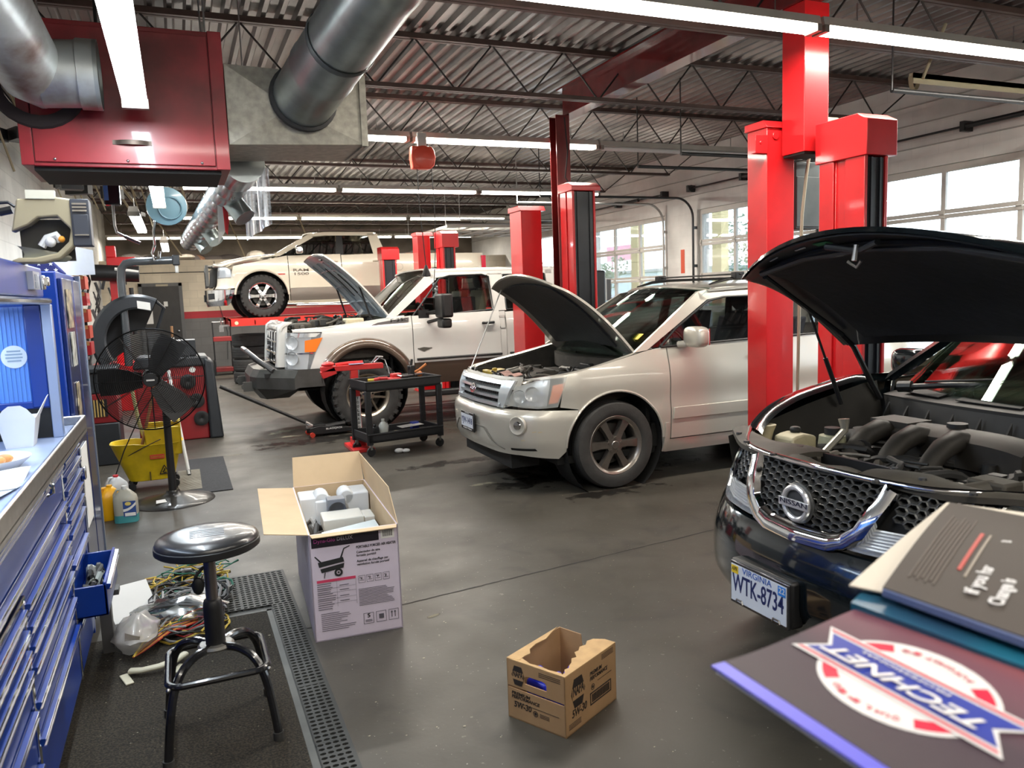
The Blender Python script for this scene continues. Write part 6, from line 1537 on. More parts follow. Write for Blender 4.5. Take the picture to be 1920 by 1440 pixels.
# ------------------------------------------------------------------ stool
t = thing('shop_stool', 'black round swivel stool with a tube ring base on the entrance mat', 'stool', (.035, 3.07, .012))
m = MB(); m.lathe([(0,.790),(.12,.789),(.165,.783),(.180,.774),(.184,.764),(.184,.759)], (0,0,0), (0,0,1), 40); m.build('cushion', mat('black_vinyl', (.015,.015,.016), .28, 0, .3, bump=.05, bs=12), t, smooth=60)
m = MB(); m.lathe([(.184,.760),(.188,.758),(.188,.736),(.180,.730),(0,.730)], (0,0,0), (0,0,1), 40); m.build('seat_rim', BLACK, t)
FADE = mat('faded_seat_print', (.20,.22,.25), .4)
o = text('lettering', 'HASTINGS', FADE, t, (-.07,.03,.7665), (1,.0,0), (0,1,0), .035, width=.15, ext=.0003) if 0 else None
m = MB()
for k in range(5): m.bx(-.06+.0*k,.06,.035-.022*k,.043-.022*k,.7902,.7908)
m.build('faded_print', FADE, t, smooth=0)
m = MB(); m.cyl((0,0,.45),(0,0,.73),.022,n=16); m.bx(-.06,.06,-.06,.06,.716,.730); m.build('gas_post', mat('worn_steel_post', (.22,.2,.19), .3, .9), t)
m = MB(); m.lathe([(.036,.36),(.036,.50),(.034,.52),(.030,.53),(.022,.535)], (0,0,0), (0,0,1), 22); m.build('column', BLACK, t)
m = MB(); m.lathe([(.03,.345),(.062,.345),(.066,.352),(.058,.36),(.03,.362)], (0,0,0), (0,0,1), 28); m.build('collar', ALU, t)
m = MB(); m.tube([(-.02,0,.66),(-.045,-.01,.64),(-.055,-.01,.62)], .006, 6); m.ball((-.045,-.015,.595), (.022,.012,.034), 12, 10); m.build('lift_lever', BLACK, t)
TB = mat('black_tube_gloss', (.014,.014,.016), .22, .2, .4)
for (fx, fy) in ((-.19,-.19),(.19,-.17),(.19,.20),(-.19,.20)):
    m = MB(); L = [(0,0,.345),(fx*.32,fy*.32,.352),(fx*.58,fy*.58,.335),(fx*.80,fy*.80,.27),(fx*.92,fy*.92,.16),(fx,fy,.03)]
    P = []
    for k in range(25):
        u = k/24; P.append((sinterp([(i/5, q[0]+i*1e-6) for i, q in enumerate(L)], u) if fx else 0, sinterp([(i/5, q[1]) for i, q in enumerate(L)], u), sinterp([(i/5, q[2]) for i, q in enumerate(L)], u)))
    m.tube(P, .0155, 10); lg = m.build('leg', TB, t)
    m = MB(); m.cyl((fx*.995,fy*.995,.04),(fx*1.004,fy*1.004,0),.020,n=14); m.build('rubber_foot', RUBBER, lg)
m = MB(); c = .172; r = .05; P = []
for (cx_, cy_, a0) in ((c-r,c-r,0),(-c+r,c-r,90),(-c+r,-c+r,180),(c-r,-c+r,270)):
    for k in range(7): a = R(a0+15*k); P.append((cx_+r*math.cos(a), cy_+r*math.sin(a), .292))
m.tube(P, .0125, 10, closed=True); rg = m.build('foot_ring', TB, t)
m = MB()
for (x, y) in ((-.17,-.17),(.172,-.16)): m.ball((x, y-.012, .292), .008, 8, 6)
m.build('bolts', STEEL, rg)
# ------------------------------------------------------------------ mats
def rubber_mat(x0, x1, y0, y1, z=0.):
    m = MB(); px_, py_ = .030, .024; nx = int((x1-x0)/px_); ny = int((y1-y0)/py_); th = .011; r = .0105
    return nx, ny
m = MB(); RBM = mat('holed_rubber_mat', (.036,.038,.036), .6, var=.25, vs=10)
def holed(m, x0, x1, y0, y1, nx, ny, th=.012):
    ax_ = (x1-x0)/nx; ay = (y1-y0)/ny; S = 8
    for i in range(nx):
        for j in range(ny):
            cx_, cy_ = x0+(i+.5)*ax_, y0+(j+.5)*ay
            sq = [(1,0),(1,1),(0,1),(-1,1),(-1,0),(-1,-1),(0,-1),(1,-1)]
            o_ = [(cx_+a*ax_/2, cy_+b*ay/2, th) for a, b in sq]; h_ = [(cx_+math.cos(PI/4*k)*ax_*.43, cy_+math.sin(PI/4*k)*ay*.29, th) for k in range(8)]
            l_ = [(a, b, 0.002) for a, b, c in h_]
            m.add(o_+h_+l_, [(k,(k+1) % 8,8+(k+1) % 8,8+k) for k in range(8)]+[(8+k,8+(k+1) % 8,16+(k+1) % 8,16+k) for k in range(8)])
holed(m, .335, .45, 2.0, 4.30, 4, 76); holed(m, -.35, .45, 4.30, 4.84, 24, 16)
m.bx(.45,.462,2.0,4.84,0,.012); m.bx(-.36,.462,4.84,4.852,0,.012); m.bx(-.36,.335,2.0,4.30,0,.003)
m.xf = None
for y in (2.35,2.82,3.29,3.76): m.bx(.335,.45,y-.004,y+.004,.0,.0125)
for x in (-.08, .19): m.bx(x-.004,x+.004,4.30,4.84,0,.0125)
m.bx(-.36,.45,4.566,4.574,0,.0125)
m2 = MB(); m2.bx(-.37,.47,1.99,4.86,0,.0012,0)
o = m.build('rubber_mat', RBM, smooth=0, loc=(0.01,0,0)); tag(o, 'black anti-fatigue rubber mat full of round holes, under the carpet mat', 'mat')
CARP = mat('brown_black_carpet', (.040,.032,.020), .95, var=.8, vs=110, thr=(.42,.62), bump=.6, bs=200)
t = thing('carpet_mat', 'dark brown carpet mat with a grey rubber edge beneath the stool', 'mat', (0,0,.0125))
m = MB(); m.bx(-.56,.31,1.6,4.20,0,.008); m.build('pile', CARP, t, smooth=0)
m = MB(); m.bx(.31,.338,1.6,4.225,0,.006); m.bx(-.3,.338,4.20,4.225,0,.006); m.build('border', mat('grey_rubber_edge', (.10,.105,.10), .6, var=.3), t, bevel=.002)
t = thing('floor_mat', 'small dark floor mat lying beyond the fan base', 'mat', (0,0,.002))
m = MB(); m.bx(-.02,.33,7.25,8.9,0,.006); m.build('pile', mat('charcoal_mat', (.035,.036,.04), .9, var=.5, vs=60), t, smooth=0)
m = MB()
for k in range(30): m.bx(-.12,.08,7.42+.03*k,7.432+.03*k,.006,.012)
m.build('grit_strip', mat('dusty_grid', (.35,.32,.26), .8, var=.4), t, smooth=0)
# ------------------------------------------------------------------ wiring heap
r_ = random.Random(11); WC = [mat('wire_yellow', (.55,.38,.05), .5), mat('wire_black', (.012,.012,.012), .5), mat('wire_green', (.02,.14,.09), .5), mat('wire_red', (.45,.03,.03), .5), mat('wire_brown', (.18,.09,.04), .6), mat('wire_grey', (.22,.22,.22), .5)]
m = MB()
def hank(n, c, ext, mi, rr, dz=.0):
    for k in range(n):
        a = r_.uniform(0, 2*PI); P = []; e1, e2 = r_.uniform(.5,1)*ext[0], r_.uniform(.5,1)*ext[1]; ph = r_.uniform(0,PI); z0 = r_.uniform(.015,.07)+dz
        for i in range(12):
            q = a+i*.42; x = math.cos(q)*e1; y = math.sin(q+.3*ph)*e2
            P.append((max(-.36,c[0]+x*math.cos(ph)-y*math.sin(ph)), c[1]+x*math.sin(ph)+y*math.cos(ph), .022+z0+.018*math.sin(i*1.3+k)))
        m.tube(P, r_.uniform(*rr), 5, r_.choice(mi))
hank(38, (-.08,4.72), (.24,.16), (1,1,2,4,0), (.003,.006)); hank(26, (-.05,4.45), (.22,.20), (1,5,2,1), (.003,.009), .01); hank(22, (-.24,4.15), (.14,.14), (2,4,0,1), (.003,.005)); hank(12, (-.05,4.1), (.2,.14), (3,0,5,1), (.003,.006)); hank(9, (-.02,4.86), (.26,.10), (0,0,2), (.003,.005), .03)
for k in range(14): x = r_.uniform(-.2,.12); y = r_.uniform(4.3,4.9); m.box((x,y,.06+r_.uniform(0,.04)), (r_.uniform(.02,.07),r_.uniform(.02,.06),.03), r_.choice((1,1,5)), Matrix.Rotation(r_.uniform(0,3),3,'Z'))
tag(m.build('wiring_heap', WC, smooth=60), 'tangled heap of coloured car wiring on the mat beside the stool', 'wires', kind='stuff')
m = MB()
for k in range(9): m.tube([(-.31,3.83,.06),(-.27,3.90+.003*k,.05+.004*k),(-.16,4.02+.006*k,.07+.003*k),(-.03,4.12+.008*k,.06)], .0045, 5, (3,0,3,1,0,3,5,1,0)[k])
tag(m.build('wire_bundle', WC, smooth=60), 'thin bundle of red and yellow wires in front of the plastic bags', 'wires')
t = thing('white_bracket', 'off-white curved plastic bracket with two drilled ends on the carpet', 'bracket', (-.20, 3.73, .021)); OW = mat('off_white_plastic', (.55,.52,.40), .45)
m = MB(); m.tube([(-.12,.0,.02),(-.07,-.03,.025),(.0,-.035,.03),(.07,-.0,.03),(.11,.05,.03)], .020, 10, flat=.6); m.bx(-.15,-.115,-.10,.01,.0,.008,rot=Matrix.Rotation(.3,3,'Z')); m.bx(.06,.10,-.08,0.0,.0,.008,rot=Matrix.Rotation(-.5,3,'Z')); m.build('body', OW, t, bevel=.003)
CB = glassmat('clear_bag', (.75,.78,.80), .22, .18)
def bag(name, label, c, rad, h, seed, mt):
    q = random.Random(seed); m = MB(); n = 18; k = 9; vs = []
    for i in range(k):
        f = i/(k-1); s_ = math.sin(PI*min(.98,max(.06,f)))**.6
        for j in range(n):
            a = 2*PI*j/n; r0 = s_*(1+q.uniform(-.16,.16)); vs.append((c[0]+math.cos(a)*rad[0]*r0+ (f-.5)*rad[0]*.3, c[1]+math.sin(a)*rad[1]*r0, .022+h*f*(1+q.uniform(-.1,.1))))
    m.add(vs, [(i*n+j, i*n+(j+1) % n, (i+1)*n+(j+1) % n, (i+1)*n+j) for i in range(k-1) for j in range(n)]+[tuple(range(n)), tuple(range((k-1)*n, k*n))])
    return tag(m.build(name, mt, smooth=60), label, 'plastic bag')
bag('plastic_bag', 'clear zip bag with a blue seal lying on the wiring heap', (-.13,4.25), (.23,.15), .13, 2, CB)
bag('plastic_bag', 'cloudy crumpled bag leaning against the blue cabinet foot', (-.30,4.0), (.10,.15), .17, 5, mat('cloudy_bag', (.50,.47,.44), .3, 0, .3, bump=.2, bs=20, alpha=.55))
m = MB(); m.cyl((-.19,4.17,.08),(-.11,4.21,.10),.035,n=18); tag(m.build('filter_can', mat('grey_filter', (.33,.32,.27), .5)), 'grey-white cylindrical filter inside the clear bag', 'filter')
m = MB(); m.box((-.26,4.15,.07),(.06,.08,.04),0,Matrix.Rotation(.5,3,'Z')); m.box((-.225,4.12,.09),(.03,.03,.03)); tag(m.build('purple_clip', mat('purple_plastic', (.30,.03,.28), .4), bevel=.005), 'bright purple plastic clip in the clear bag', 'clip')
m = MB(); m.cyl((-.05,4.36,.06),(.03,4.42,.10),.05,.035,n=18); m.ball((.04,4.43,.10),.03,10,8); m.ball((-.03,4.38,.12),.025,10,8); tag(m.build('lamp_socket', mat('pale_socket', (.5,.48,.46), .35, .2)), 'pale rounded lamp socket to the right of the clear bag', 'socket')
m = MB(); m.box((-.06,4.22,.06),(.06,.035,.03),0,Matrix.Rotation(.4,3,'Z')); tag(m.build('yellow_connector', mat('bright_yellow_plastic', (.75,.48,.01), .4), bevel=.005), 'small bright yellow connector in the wiring heap', 'connector')
m = MB(); m.slab(lambda u, v: (-.28+.22*u, .0+.002*v, .22*v), 3, 3, (0,.003,0)); m.xf = None
o = m.build('cardboard_sheet', PAPER, loc=(-.16, 4.48, .022)); o.rotation_euler = (R(-50), 0, R(20)); tag(o, 'blank white card sheet lying behind the clear bag', 'card')
m = MB(); m.bx(-.46,-.36,4.02,4.10,.30,.325); m.bx(-.45,-.40,4.03,4.09,.02,.30); o = m.build('steel_bracket', GREYP, smooth=0); tag(o, 'grey steel bracket post standing below the open blue drawer', 'bracket')
# ------------------------------------------------------------------ jugs
def jug(x, y, rz, label, body, liquid=None, h=.28, cap=WHITEP, lab=True):
    t = thing('fluid_jug', label, 'jug', (x, y, 0), rz)
    m = MB(); sx, sy = .085, .065
    secs = [(0,.92),(.01,1),(.17,1),(.20,.93),(.235,.55),(.255,.30)]
    vs = []; n = 20
    for z, s_ in secs:
        for j in range(n):
            a = 2*PI*j/n; c, s = math.cos(a), math.sin(a); e = .55
            vs.append((sx*s_*math.copysign(abs(c)**e, c), sy*s_*math.copysign(abs(s)**e, s), z))
    m.add(vs, [(i*n+j, i*n+(j+1) % n, (i+1)*n+(j+1) % n, (i+1)*n+j) for i in range(5) for j in range(n)]+[tuple(range(n)), tuple(range(5*n, 6*n))], 0)
    m.build('bottle', body, t, smooth=50)
    if liquid:
        m = MB(); vs = []
        for z in (.0015,.06):
            for j in range(n):
                a = 2*PI*j/n; c, s = math.cos(a), math.sin(a); vs.append((sx*1.012*math.copysign(abs(c)**.55, c), sy*1.012*math.copysign(abs(s)**.55, s), z))
        m.add(vs, [(j,(j+1) % n,n+(j+1) % n,n+j) for j in range(n)]); m.build('fluid', liquid, t)
    m = MB(); m.cyl((0,0,.25),(0,0,h),.022,.021,n=16); m.build('cap', cap, t)
    m = MB(); m.tube([(-.02,0,.25),(-.055,0,.25),(-.075,0,.215),(-.078,0,.16),(-.07,0,.12)], .011, 8); m.build('handle', body, t)
    if lab:
        m = MB(); m.bx(-.01,.08,-sy-.002,-sy-.0005,.05,.17); lb = m.build('label', mat('label_navy', (.03,.07,.25), .5), t, smooth=0)
        m = MB(); m.slab(lambda u, v: (-.01+.09*u, -sy-.003, .09+.05*u*u+.02*v), 8, 1, (0,.0008,0)); m.bx(-.0,.075,-sy-.003,-sy-.002,.055,.08); m.build('label_swoosh', PAPER, lb)
        m = MB(); m.prism([(0,.012),(.012,.02),(.03,.02),(.042,.012),(.042,.0),(.03,-.008),(.012,-.008),(0,.0)], (.005,-sy-.003,.145), (1,0,0), (0,0,1), (0,.0005,0)); m.build('label_badge', mat('label_yellow', (.7,.55,.15), .5), lb)
    return t
jug(-.485, 6.62, -.1, 'milky jug with teal fluid and a navy label, in front of the yellow jug', mat('milky_plastic', (.46,.45,.38), .4, var=.15), mat('teal_fluid', (.06,.28,.30), .2))
jug(-.60, 6.76, .3, 'yellow antifreeze jug standing just behind the milky jug', mat('jug_yellow', (.85,.42,.005), .4), None, .27, MATS['jug_yellow'] if 'jug_yellow' in MATS else YEL, False)
jug(-.58, 7.14, .5, 'grey-white jug with a red cap, farthest of the three jugs', mat('jug_grey', (.50,.52,.54), .4), None, .27, mat('red_cap', (.6,.03,.04), .4), False)
# ------------------------------------------------------------------ pedestal fan
t = thing('pedestal_fan', 'large black pedestal fan with a round wire guard and a wide disc base', 'fan', (-.155, 7.10, 0))
m = MB(); m.lathe([(0,.10),(.05,.10),(.06,.075),(.12,.055),(.24,.025),(.325,.010),(.33,.0),(0,.0)], (0,0,0), (0,0,1), 48); m.build('base', mat('greasy_black_base', (.03,.029,.027), .35, .2, .2, var=.5, vs=4), t, smooth=60)
m = MB(); m.slab(lambda u, v: (-.13+.10*u, -.13-.06*v+.02*u, .052-.012*v), 1, 1, (0,0,-.002)); m.build('base_label', PAPER, t)
m = MB(); m.cyl((0,0,.07),(0,0,1.02),.032,.028,n=18); m.build('pole', BLACK, t)
m = MB(); m.cyl((-.08,-.01,1.07),(-.08,-.16,1.07),.075,.065,n=22); m.bx(-.06,.0,-.10,.02,.96,1.04); m.build('motor', BLACK, t)
C = Vector((-.085,-.235,1.065)); FR = .405; g = MB()
for (sg, depth) in ((-1, .075), (1, .075)):
    for k in range(26):
        r0 = .05+(FR-.05)*k/25; y = C.y+sg*depth*math.cos(PI/2*(r0/FR)**2.2)
        g.tube([(C.x+r0*math.cos(2*PI*j/44), y, C.z+r0*math.sin(2*PI*j/44)) for j in range(44)], .0017 if k < 25 else .006, 4, closed=True)
    for k in range(12):
        a = 2*PI*k/12; P = []
        for j in range(7):
            r0 = .04+(FR-.04)*j/6; P.append((C.x+r0*math.cos(a), C.y+sg*depth*math.cos(PI/2*(r0/FR)**2.2), C.z+r0*math.sin(a)))
        g.tube(P, .0028, 4)
g.build('wire_guard', BLACK, t)
m = MB()
for a0 in (180, 58, -52):
    rot = Matrix.Rotation(-R(a0), 3, 'Y')
    def bl(u, v, rot=rot):
        r0 = .06+.31*u; w_ = .075+.05*smooth(0,.6,u); return C+rot @ Vector((r0, -.03+.06*(v-.5)*1.0+.0, (v-.5)*2*w_*.85))
    m.slab(bl, 8, 5, (0,.004,0))
m.build('blades', BLACK, t)
m = MB(); m.lathe([(0,-.05),(.045,-.045),(.05,.03)], C+Vector((0,0,0)), (0,1,0), 24); hb = m.build('hub', BLACK, t)
m = MB(); m.lathe([(0,-.082),(.052,-.082),(.056,-.074),(.056,-.066)], C, (0,1,0), 24); gb = m.build('guard_badge', BLACK, t)
m = MB(); m.bx(C.x-.03,C.x+.03,C.y-.084,C.y-.0825,C.z-.006,C.z+.006); m.build('badge_stripe', PAPER, gb, smooth=0)
m = MB(); m.tube([(-.02,.0,1.0),(-.20,.05,.75),(-.35,.1,.45),(-.45,.2,.2),(-.5,.3,.05)], .005, 5); m.build('cord', WIRE, t)
# ------------------------------------------------------------------ mop bucket
t = thing('mop_bucket', 'yellow mop bucket with wringer on casters behind the pedestal fan', 'mop bucket', (-.33, 7.78, 0))
m = MB(); n = 24; vs = []
def ov(a, rx, ry): c, s = math.cos(a), math.sin(a); return (rx*math.copysign(abs(c)**.6, c), ry*math.copysign(abs(s)**.6, s))
for (z, rx, ry) in ((.085,.17,.13),(.09,.19,.14),(.40,.27,.18),(.415,.285,.19),(.415,.265,.172),(.12,.185,.135)):
    for j in range(n):
        a = 2*PI*j/n; x, y = ov(a, rx, ry); lip = .02 if (x < -.1 and z > .4) else 0; vs.append((x-(.04 if x < -.15 and z > .3 else 0), y, z+lip))
m.add(vs, [(i*n+j, i*n+(j+1) % n, (i+1)*n+(j+1) % n, (i+1)*n+j) for i in range(5) for j in range(n)]+[tuple(range(n)), tuple(range(5*n,6*n))]); m.build('tub', YEL, t, smooth=40)
m = MB()
m.bx(-.03,.27,-.13,-.11,.30,.56); m.bx(-.03,.27,.11,.13,.30,.58); m.bx(.25,.27,-.13,.13,.30,.60); m.bx(-.03,-.01,-.13,.13,.34,.50); m.bx(.0,.25,-.11,.11,.34,.36); m.build('wringer', YEL, t, bevel=.012)
m = MB()
for (x, y) in ((-.17,-.12),(-.17,.12),(.19,-.12),(.19,.12)): m.lathe([(0,0),(.034,0),(.038,.006),(.038,.022),(.034,.028),(0,.028)], (x, y-.014, .038), (0,1,0), 18); m.bx(x-.012,x+.012,y-.01,y+.01,.05,.09)
m.build('caster', BLACK, t)
m = MB(); m.tube([(-.18,-.155,.33),(-.05,-.20,.40),(.10,-.18,.46)], .004, 5); m.build('bail_handle', BLACK, t)
m = MB(); m.bx(.0,.12,-.176,-.172,.285,.325,rot=Matrix.Rotation(R(-8),3,'X')); o = m.build('red_logo', mat('logo_red', (.55,.05,.01), .5), t, bevel=.01); text('lettering', 'Rubbermaid', YEL, o, (.008,-.1785,.298), (1,0,0), (0,.12,1), .016, width=.10)
m = MB(); tri = [(.07,.14),(.15,.14),(.11,.22)]
for a, b_ in zip(tri, tri[1:]+tri[:1]): m.cyl((a[0],-.150-.12*(a[1]-.1),a[1]),(b_[0],-.150-.12*(b_[1]-.1),b_[1]),.004,n=5)
m.tube([(.095,-.157,.155),(.11,-.160,.175),(.115,-.160,.19)], .005, 5); m.tube([(.10,-.157,.15),(.125,-.157,.152)], .005, 5); m.build('caution_mark', INK, t)
m = MB(); m.bx(-.015,-.003,-.150,-.145,.09,.25,rot=Matrix.Rotation(R(-8),3,'X')); m.build('rib_slot', mat('grime', (.1,.07,.005), .8), t, smooth=0)
m = MB(); m.tube([(-.42,7.72,.30),(-.30,7.74,.72),(-.22,7.78,1.02),(-.15,7.84,1.32)], .014, 10); tag(m.build('mop', mat('worn_wood', (.32,.16,.07), .6, var=.3)), 'brown wooden mop handle standing in the yellow bucket', 'mop')
m = MB(); m.tube([(-.33,7.80,.30),(-.40,7.76,.60),(-.43,7.72,.92)], .016, 10); tag(m.build('broom', mat('yellow_white_pole', (.55,.55,.28), .5)), 'pale yellow-white pole leaning out of the yellow bucket', 'broom')
m = MB(); m.tube([(-.02,8.06,.02),(-.08,8.3,.55),(-.13,8.5,1.0)], .016, 10); m.tube([(-.018,8.055,.0),(-.024,8.08,.06)], .018, 8, 1); tag(m.build('white_pole', [WHITEP, BLACK]), 'white pole with a black tip leaning on the red machine, right of the bucket', 'pole')
m = MB(); m.lathe([(0,0),(.055,0),(.058,.006),(.0,.008)], (-.12,8.0,1.285), (0,0,1), 24); m.cyl((-.13,7.93,1.30),(-.10,8.0,1.42),.014,n=8) ; m.build('x',INK) if 0 else None
# ------------------------------------------------------------------ heater carton
t = thing('heater_carton', 'large open white carton for a forced air heater, flaps open, foam and parts inside', 'box', (.735, 4.23, 0), R(-3.5))
LIL = mat('lilac_white_print', (.66,.58,.68), .45, var=.08); W2, D2, H2 = .215, .52, .535
m = MB(); m.bx(-W2,-W2+.006,-D2,D2,0,H2); m.bx(W2-.006,W2,-D2,D2,0,H2); m.bx(-W2,W2,-D2,-D2+.006,0,H2); m.bx(-W2,W2,D2-.006,D2,0,H2); m.bx(-W2,W2,-D2,D2,0,.006); m.build('carton_body', LIL, t, smooth=0)
m = MB(); m.bx(-W2+.006,-W2+.009,-D2+.01,D2-.01,.0,H2); m.bx(W2-.009,W2-.006,-D2+.01,D2-.01,0,H2); m.bx(-W2+.01,W2-.01,-D2+.006,-D2+.009,0,H2); m.bx(-W2+.01,W2-.01,D2-.009,D2-.006,0,H2); m.build('carton_lining', CARDL, t, smooth=0)
def flap(p0, p1, out, nm='flap'):
    m = MB(); p0 = Vector(p0); p1 = Vector(p1); o_ = Vector(out); q = (p1-p0).cross(o_).normalized()*.004
    i0 = p0.lerp(p1, .012); i1 = p1.lerp(p0, .012)
    m.add([i0, i1, i1+o_*1.0-(p1-p0)*.02, i0+o_+(p1-p0)*.02], [(0,1,2,3)]); a = [Vector(x) for x in m.v]; m = MB(); m.add(a+[x+q for x in a], [(0,1,2,3),(7,6,5,4),(0,4,5,1),(1,5,6,2),(2,6,7,3),(3,7,4,0)]); return m.build(nm, CARDL, t, smooth=0)
flap((-W2,D2,H2), (-W2,-D2,H2), (-.20,.02,.02)); flap((W2,-D2,H2), (W2,D2,H2), (-.015,0.1,.16)); flap((W2,D2,H2), (-W2,D2,H2), (0,.06,.17)); flap((-W2,-D2,H2), (W2,-D2,H2), (0,-.035,-.005))
m = MB()
for (x, y, w_, d_, h_) in ((-.13,.36,.13,.20,.14),(.13,.37,.14,.2,.14),(0,.36,.16,.16,.08),(-.06,.30,.10,.12,.12)): m.bx(x-w_/2,x+w_/2,y-d_/2,y+d_/2,.36,.36+h_+.02)
m.cyl((-.07,.26,.50),(-.07,.40,.50),.045,n=16); m.cyl((.07,.27,.50),(.07,.40,.50),.045,n=16); o = m.build('foam_insert', mat('white_foam', (.72,.74,.76), .7), bevel=.008); o.location = (.735, 4.23, 0); o.rotation_euler = (0,0,R(-3.5)); tag(o, 'white foam packing block at the back of the open heater carton', 'packing foam')
def inbox(mb, nm, mt, label, cat, **k): o = mb.build(nm, mt, **k); o.location = (.735, 4.23, 0); o.rotation_euler = (0,0,R(-3.5)); return tag(o, label, cat)
m = MB(); m.bx(-.05,.05,.17,.26,.40,.52); m.lathe([(.0,0),(.04,.0),(.05,.03)], (0,.17,.46), (0,-1,0), 20); m.tube([(.05,.2,.45),(.10,.15,.44),(.12,.05,.44)], .006, 5); inbox(m, 'grey_fitting', mat('blue_grey_plastic', (.20,.22,.26), .4), 'blue-grey plastic fitting held between the foam blocks in the carton', 'heater part', bevel=.006)
m = MB(); m.bx(-.10,.12,-.06,.12,.40,.47); m.bx(.12,.18,-.05,.10,.40,.46); inbox(m, 'wrapped_box', mat('wrapped_white', (.66,.66,.62), .3, var=.12), 'white wrapped inner box in the middle of the heater carton', 'box', bevel=.006)
m = MB(); m.slab(lambda u, v: (-.12+.29*u, -.36+.22*v+.05*u, .43+.02*u), 3, 3, (0,0,-.012)); o = inbox(m, 'manual', mat('pale_manual', (.60,.68,.70), .5, var=.05), 'pale printed instruction manual at the front of the heater carton', 'booklet')
m = MB()
for k in range(9): m.bx(-.08+.0*k, .06, -.34+.018*k, -.335+.018*k, .4345, .4355)
m.build('print_lines', mat('grey_ink', (.2,.2,.2), .6), o, smooth=0)
q_ = random.Random(8); m = MB()
for k in range(26):
    x0 = q_.uniform(-.18,.16); y0 = q_.uniform(-.42,.2); m.tube([(x0,y0,.34),(x0+q_.uniform(-.05,.05),y0+.05,.38+q_.uniform(0,.04)),(max(-.19,min(.18,x0+q_.uniform(-.08,.08))),y0+.1,.36)], q_.uniform(.008,.022), 6, k % 3)
m.bx(-.20,.20,-.50,.50,.25,.34,1); o = inbox(m, 'bubble_wrap', [mat('clear_wrap', (.4,.4,.4), .2), mat('dark_cavity', (.04,.035,.03), .8), GREYP], 'crumpled clear wrap and dark parts filling the heater carton', 'packing'); o['kind'] = 'stuff'
yf = -D2-.0012; VU = (0,0,1); UX = (1,0,0)
def fp_(name, x0, x1, z0, z1, c, par=t, dy=0, y=yf): m = MB(); m.bx(x0,x1,y-.0006+dy,y+dy+.0005,z0,z1); return m.build(name, c, par, smooth=0)
bb = fp_('black_banner', -.205, .118, .468, .522, mat('banner_black', (.012,.008,.015), .4)); fp_('barcode_label', .128, .195, .472, .522, PAPER)
m = MB()
for k in range(14): m.bx(.138+.0035*k,.138+.0035*k+(.0012 if k % 3 else .0022),yf-.0016,yf-.0008,.482,.512)
m.build('barcode', INK, t, smooth=0)
text('lettering', 'Dyna-Glo', mat('banner_magenta', (.40,.05,.25), .5), bb, (-.195, yf-.0012, .487), UX, VU, .026, width=.10); text('lettering', 'DELUX', mat('banner_grey', (.35,.32,.36), .5), bb, (-.085, yf-.0012, .487), UX, VU, .026, width=.075)
def tx(s, x, z, h, w_, b=.0): return text('lettering', s, INK, t, (x, yf-.0008, z), UX, VU, h, width=w_, ext=.0004, bold=b)
tx('PORTABLE FORCED AIR HEATER', .005, .437, .018, .195, .02); tx('Calentador de aire', .005, .413, .016, .115, .01); tx('forzado portátil', .005, .396, .016, .095, .01); tx('Appareil de chauffage par', .005, .368, .016, .155, .01); tx('ventilation forcée portatif', .005, .351, .016, .160, .01)
# printed heater picture
m = MB(); Y0 = yf-.0012
def ps(poly, mi=0): m.prism(poly, (0, Y0, 0), (1,0,0), (0,0,1), (0,.0008,0), mi)
ps([(-.18,.395),(-.06,.408),(-.055,.385),(-.175,.37)]); ps([(-.17,.362),(-.055,.378),(-.06,.355),(-.165,.342)]); ps([(-.17,.395),(-.195,.425),(-.19,.428),(-.163,.398)]); ps([(-.075,.405),(-.055,.452),(-.05,.452),(-.066,.405)]); ps([(-.055,.452),(-.025,.462),(-.025,.457),(-.052,.447)]); ps([(-.15,.342),(-.155,.315),(-.152,.315),(-.146,.342)])
m.lathe([(.010,0),(.020,0),(.020,-.001),(.010,-.001)], (-.085,Y0,.335), (0,1,0), 18); m.lathe([(0,0),(.005,0),(.005,-.001),(0,-.001)], (-.085,Y0,.335), (0,1,0), 10); m.build('printed_heater', INK, t, smooth=0)
fp_('red_bar', -.190, -.005, .293, .306, mat('print_red', (.60,.05,.12), .5), dy=-.0006)
m = MB(); r3 = random.Random(4)
for k in range(13): m.bx(-.19, -.19+r3.uniform(.06,.09), Y0, Y0+.0006, .284-.0105*k, .287-.0105*k)
for z in (.268,.245,.215,.190): m.bx(-.085, -.04, Y0, Y0+.0006, z, z+.003); m.bx(-.19,-.005,Y0,Y0+.0006,z-.008,z-.0072)
m.bx(-.098,-.0972,Y0,Y0+.0006,.165,.293); m.bx(-.0058,-.005,Y0,Y0+.0006,.165,.293)
for k in range(12): m.bx(.005, .005+r3.uniform(.13,.18), Y0, Y0+.0006, .232-.0075*k, .2345-.0075*k)
for k in range(10): m.bx(-.18, -.18+r3.uniform(.08,.17), Y0, Y0+.0006, .135-.0095*k, .1375-.0095*k)
def icon(x, z, s, b=.0015):
    for (x0,x1,z0,z1) in ((x,x+s,z,z+b),(x,x+s,z+s*1.1-b,z+s*1.1),(x,x+b,z,z+s*1.1),(x+s-b,x+s,z,z+s*1.1)): m.bx(x0,x1,Y0,Y0+.0006,z0,z1)
for k in range(4): icon(.008+.040*k, .265, .033); m.bx(.014+.040*k,.018+.040*k,Y0,Y0+.0006,.290,.294); m.bx(.014+.04*k,.035+.04*k,Y0,Y0+.0006,.2765,.2785)
for k in range(3): icon(.022+.062*k, .052, .050, .002)
m.bx(.03,.064,Y0,Y0+.0006,.062,.065); m.bx(.03,.064,Y0,Y0+.0006,.069,.072); m.bx(.098,.122,Y0,Y0+.0006,.068,.092)
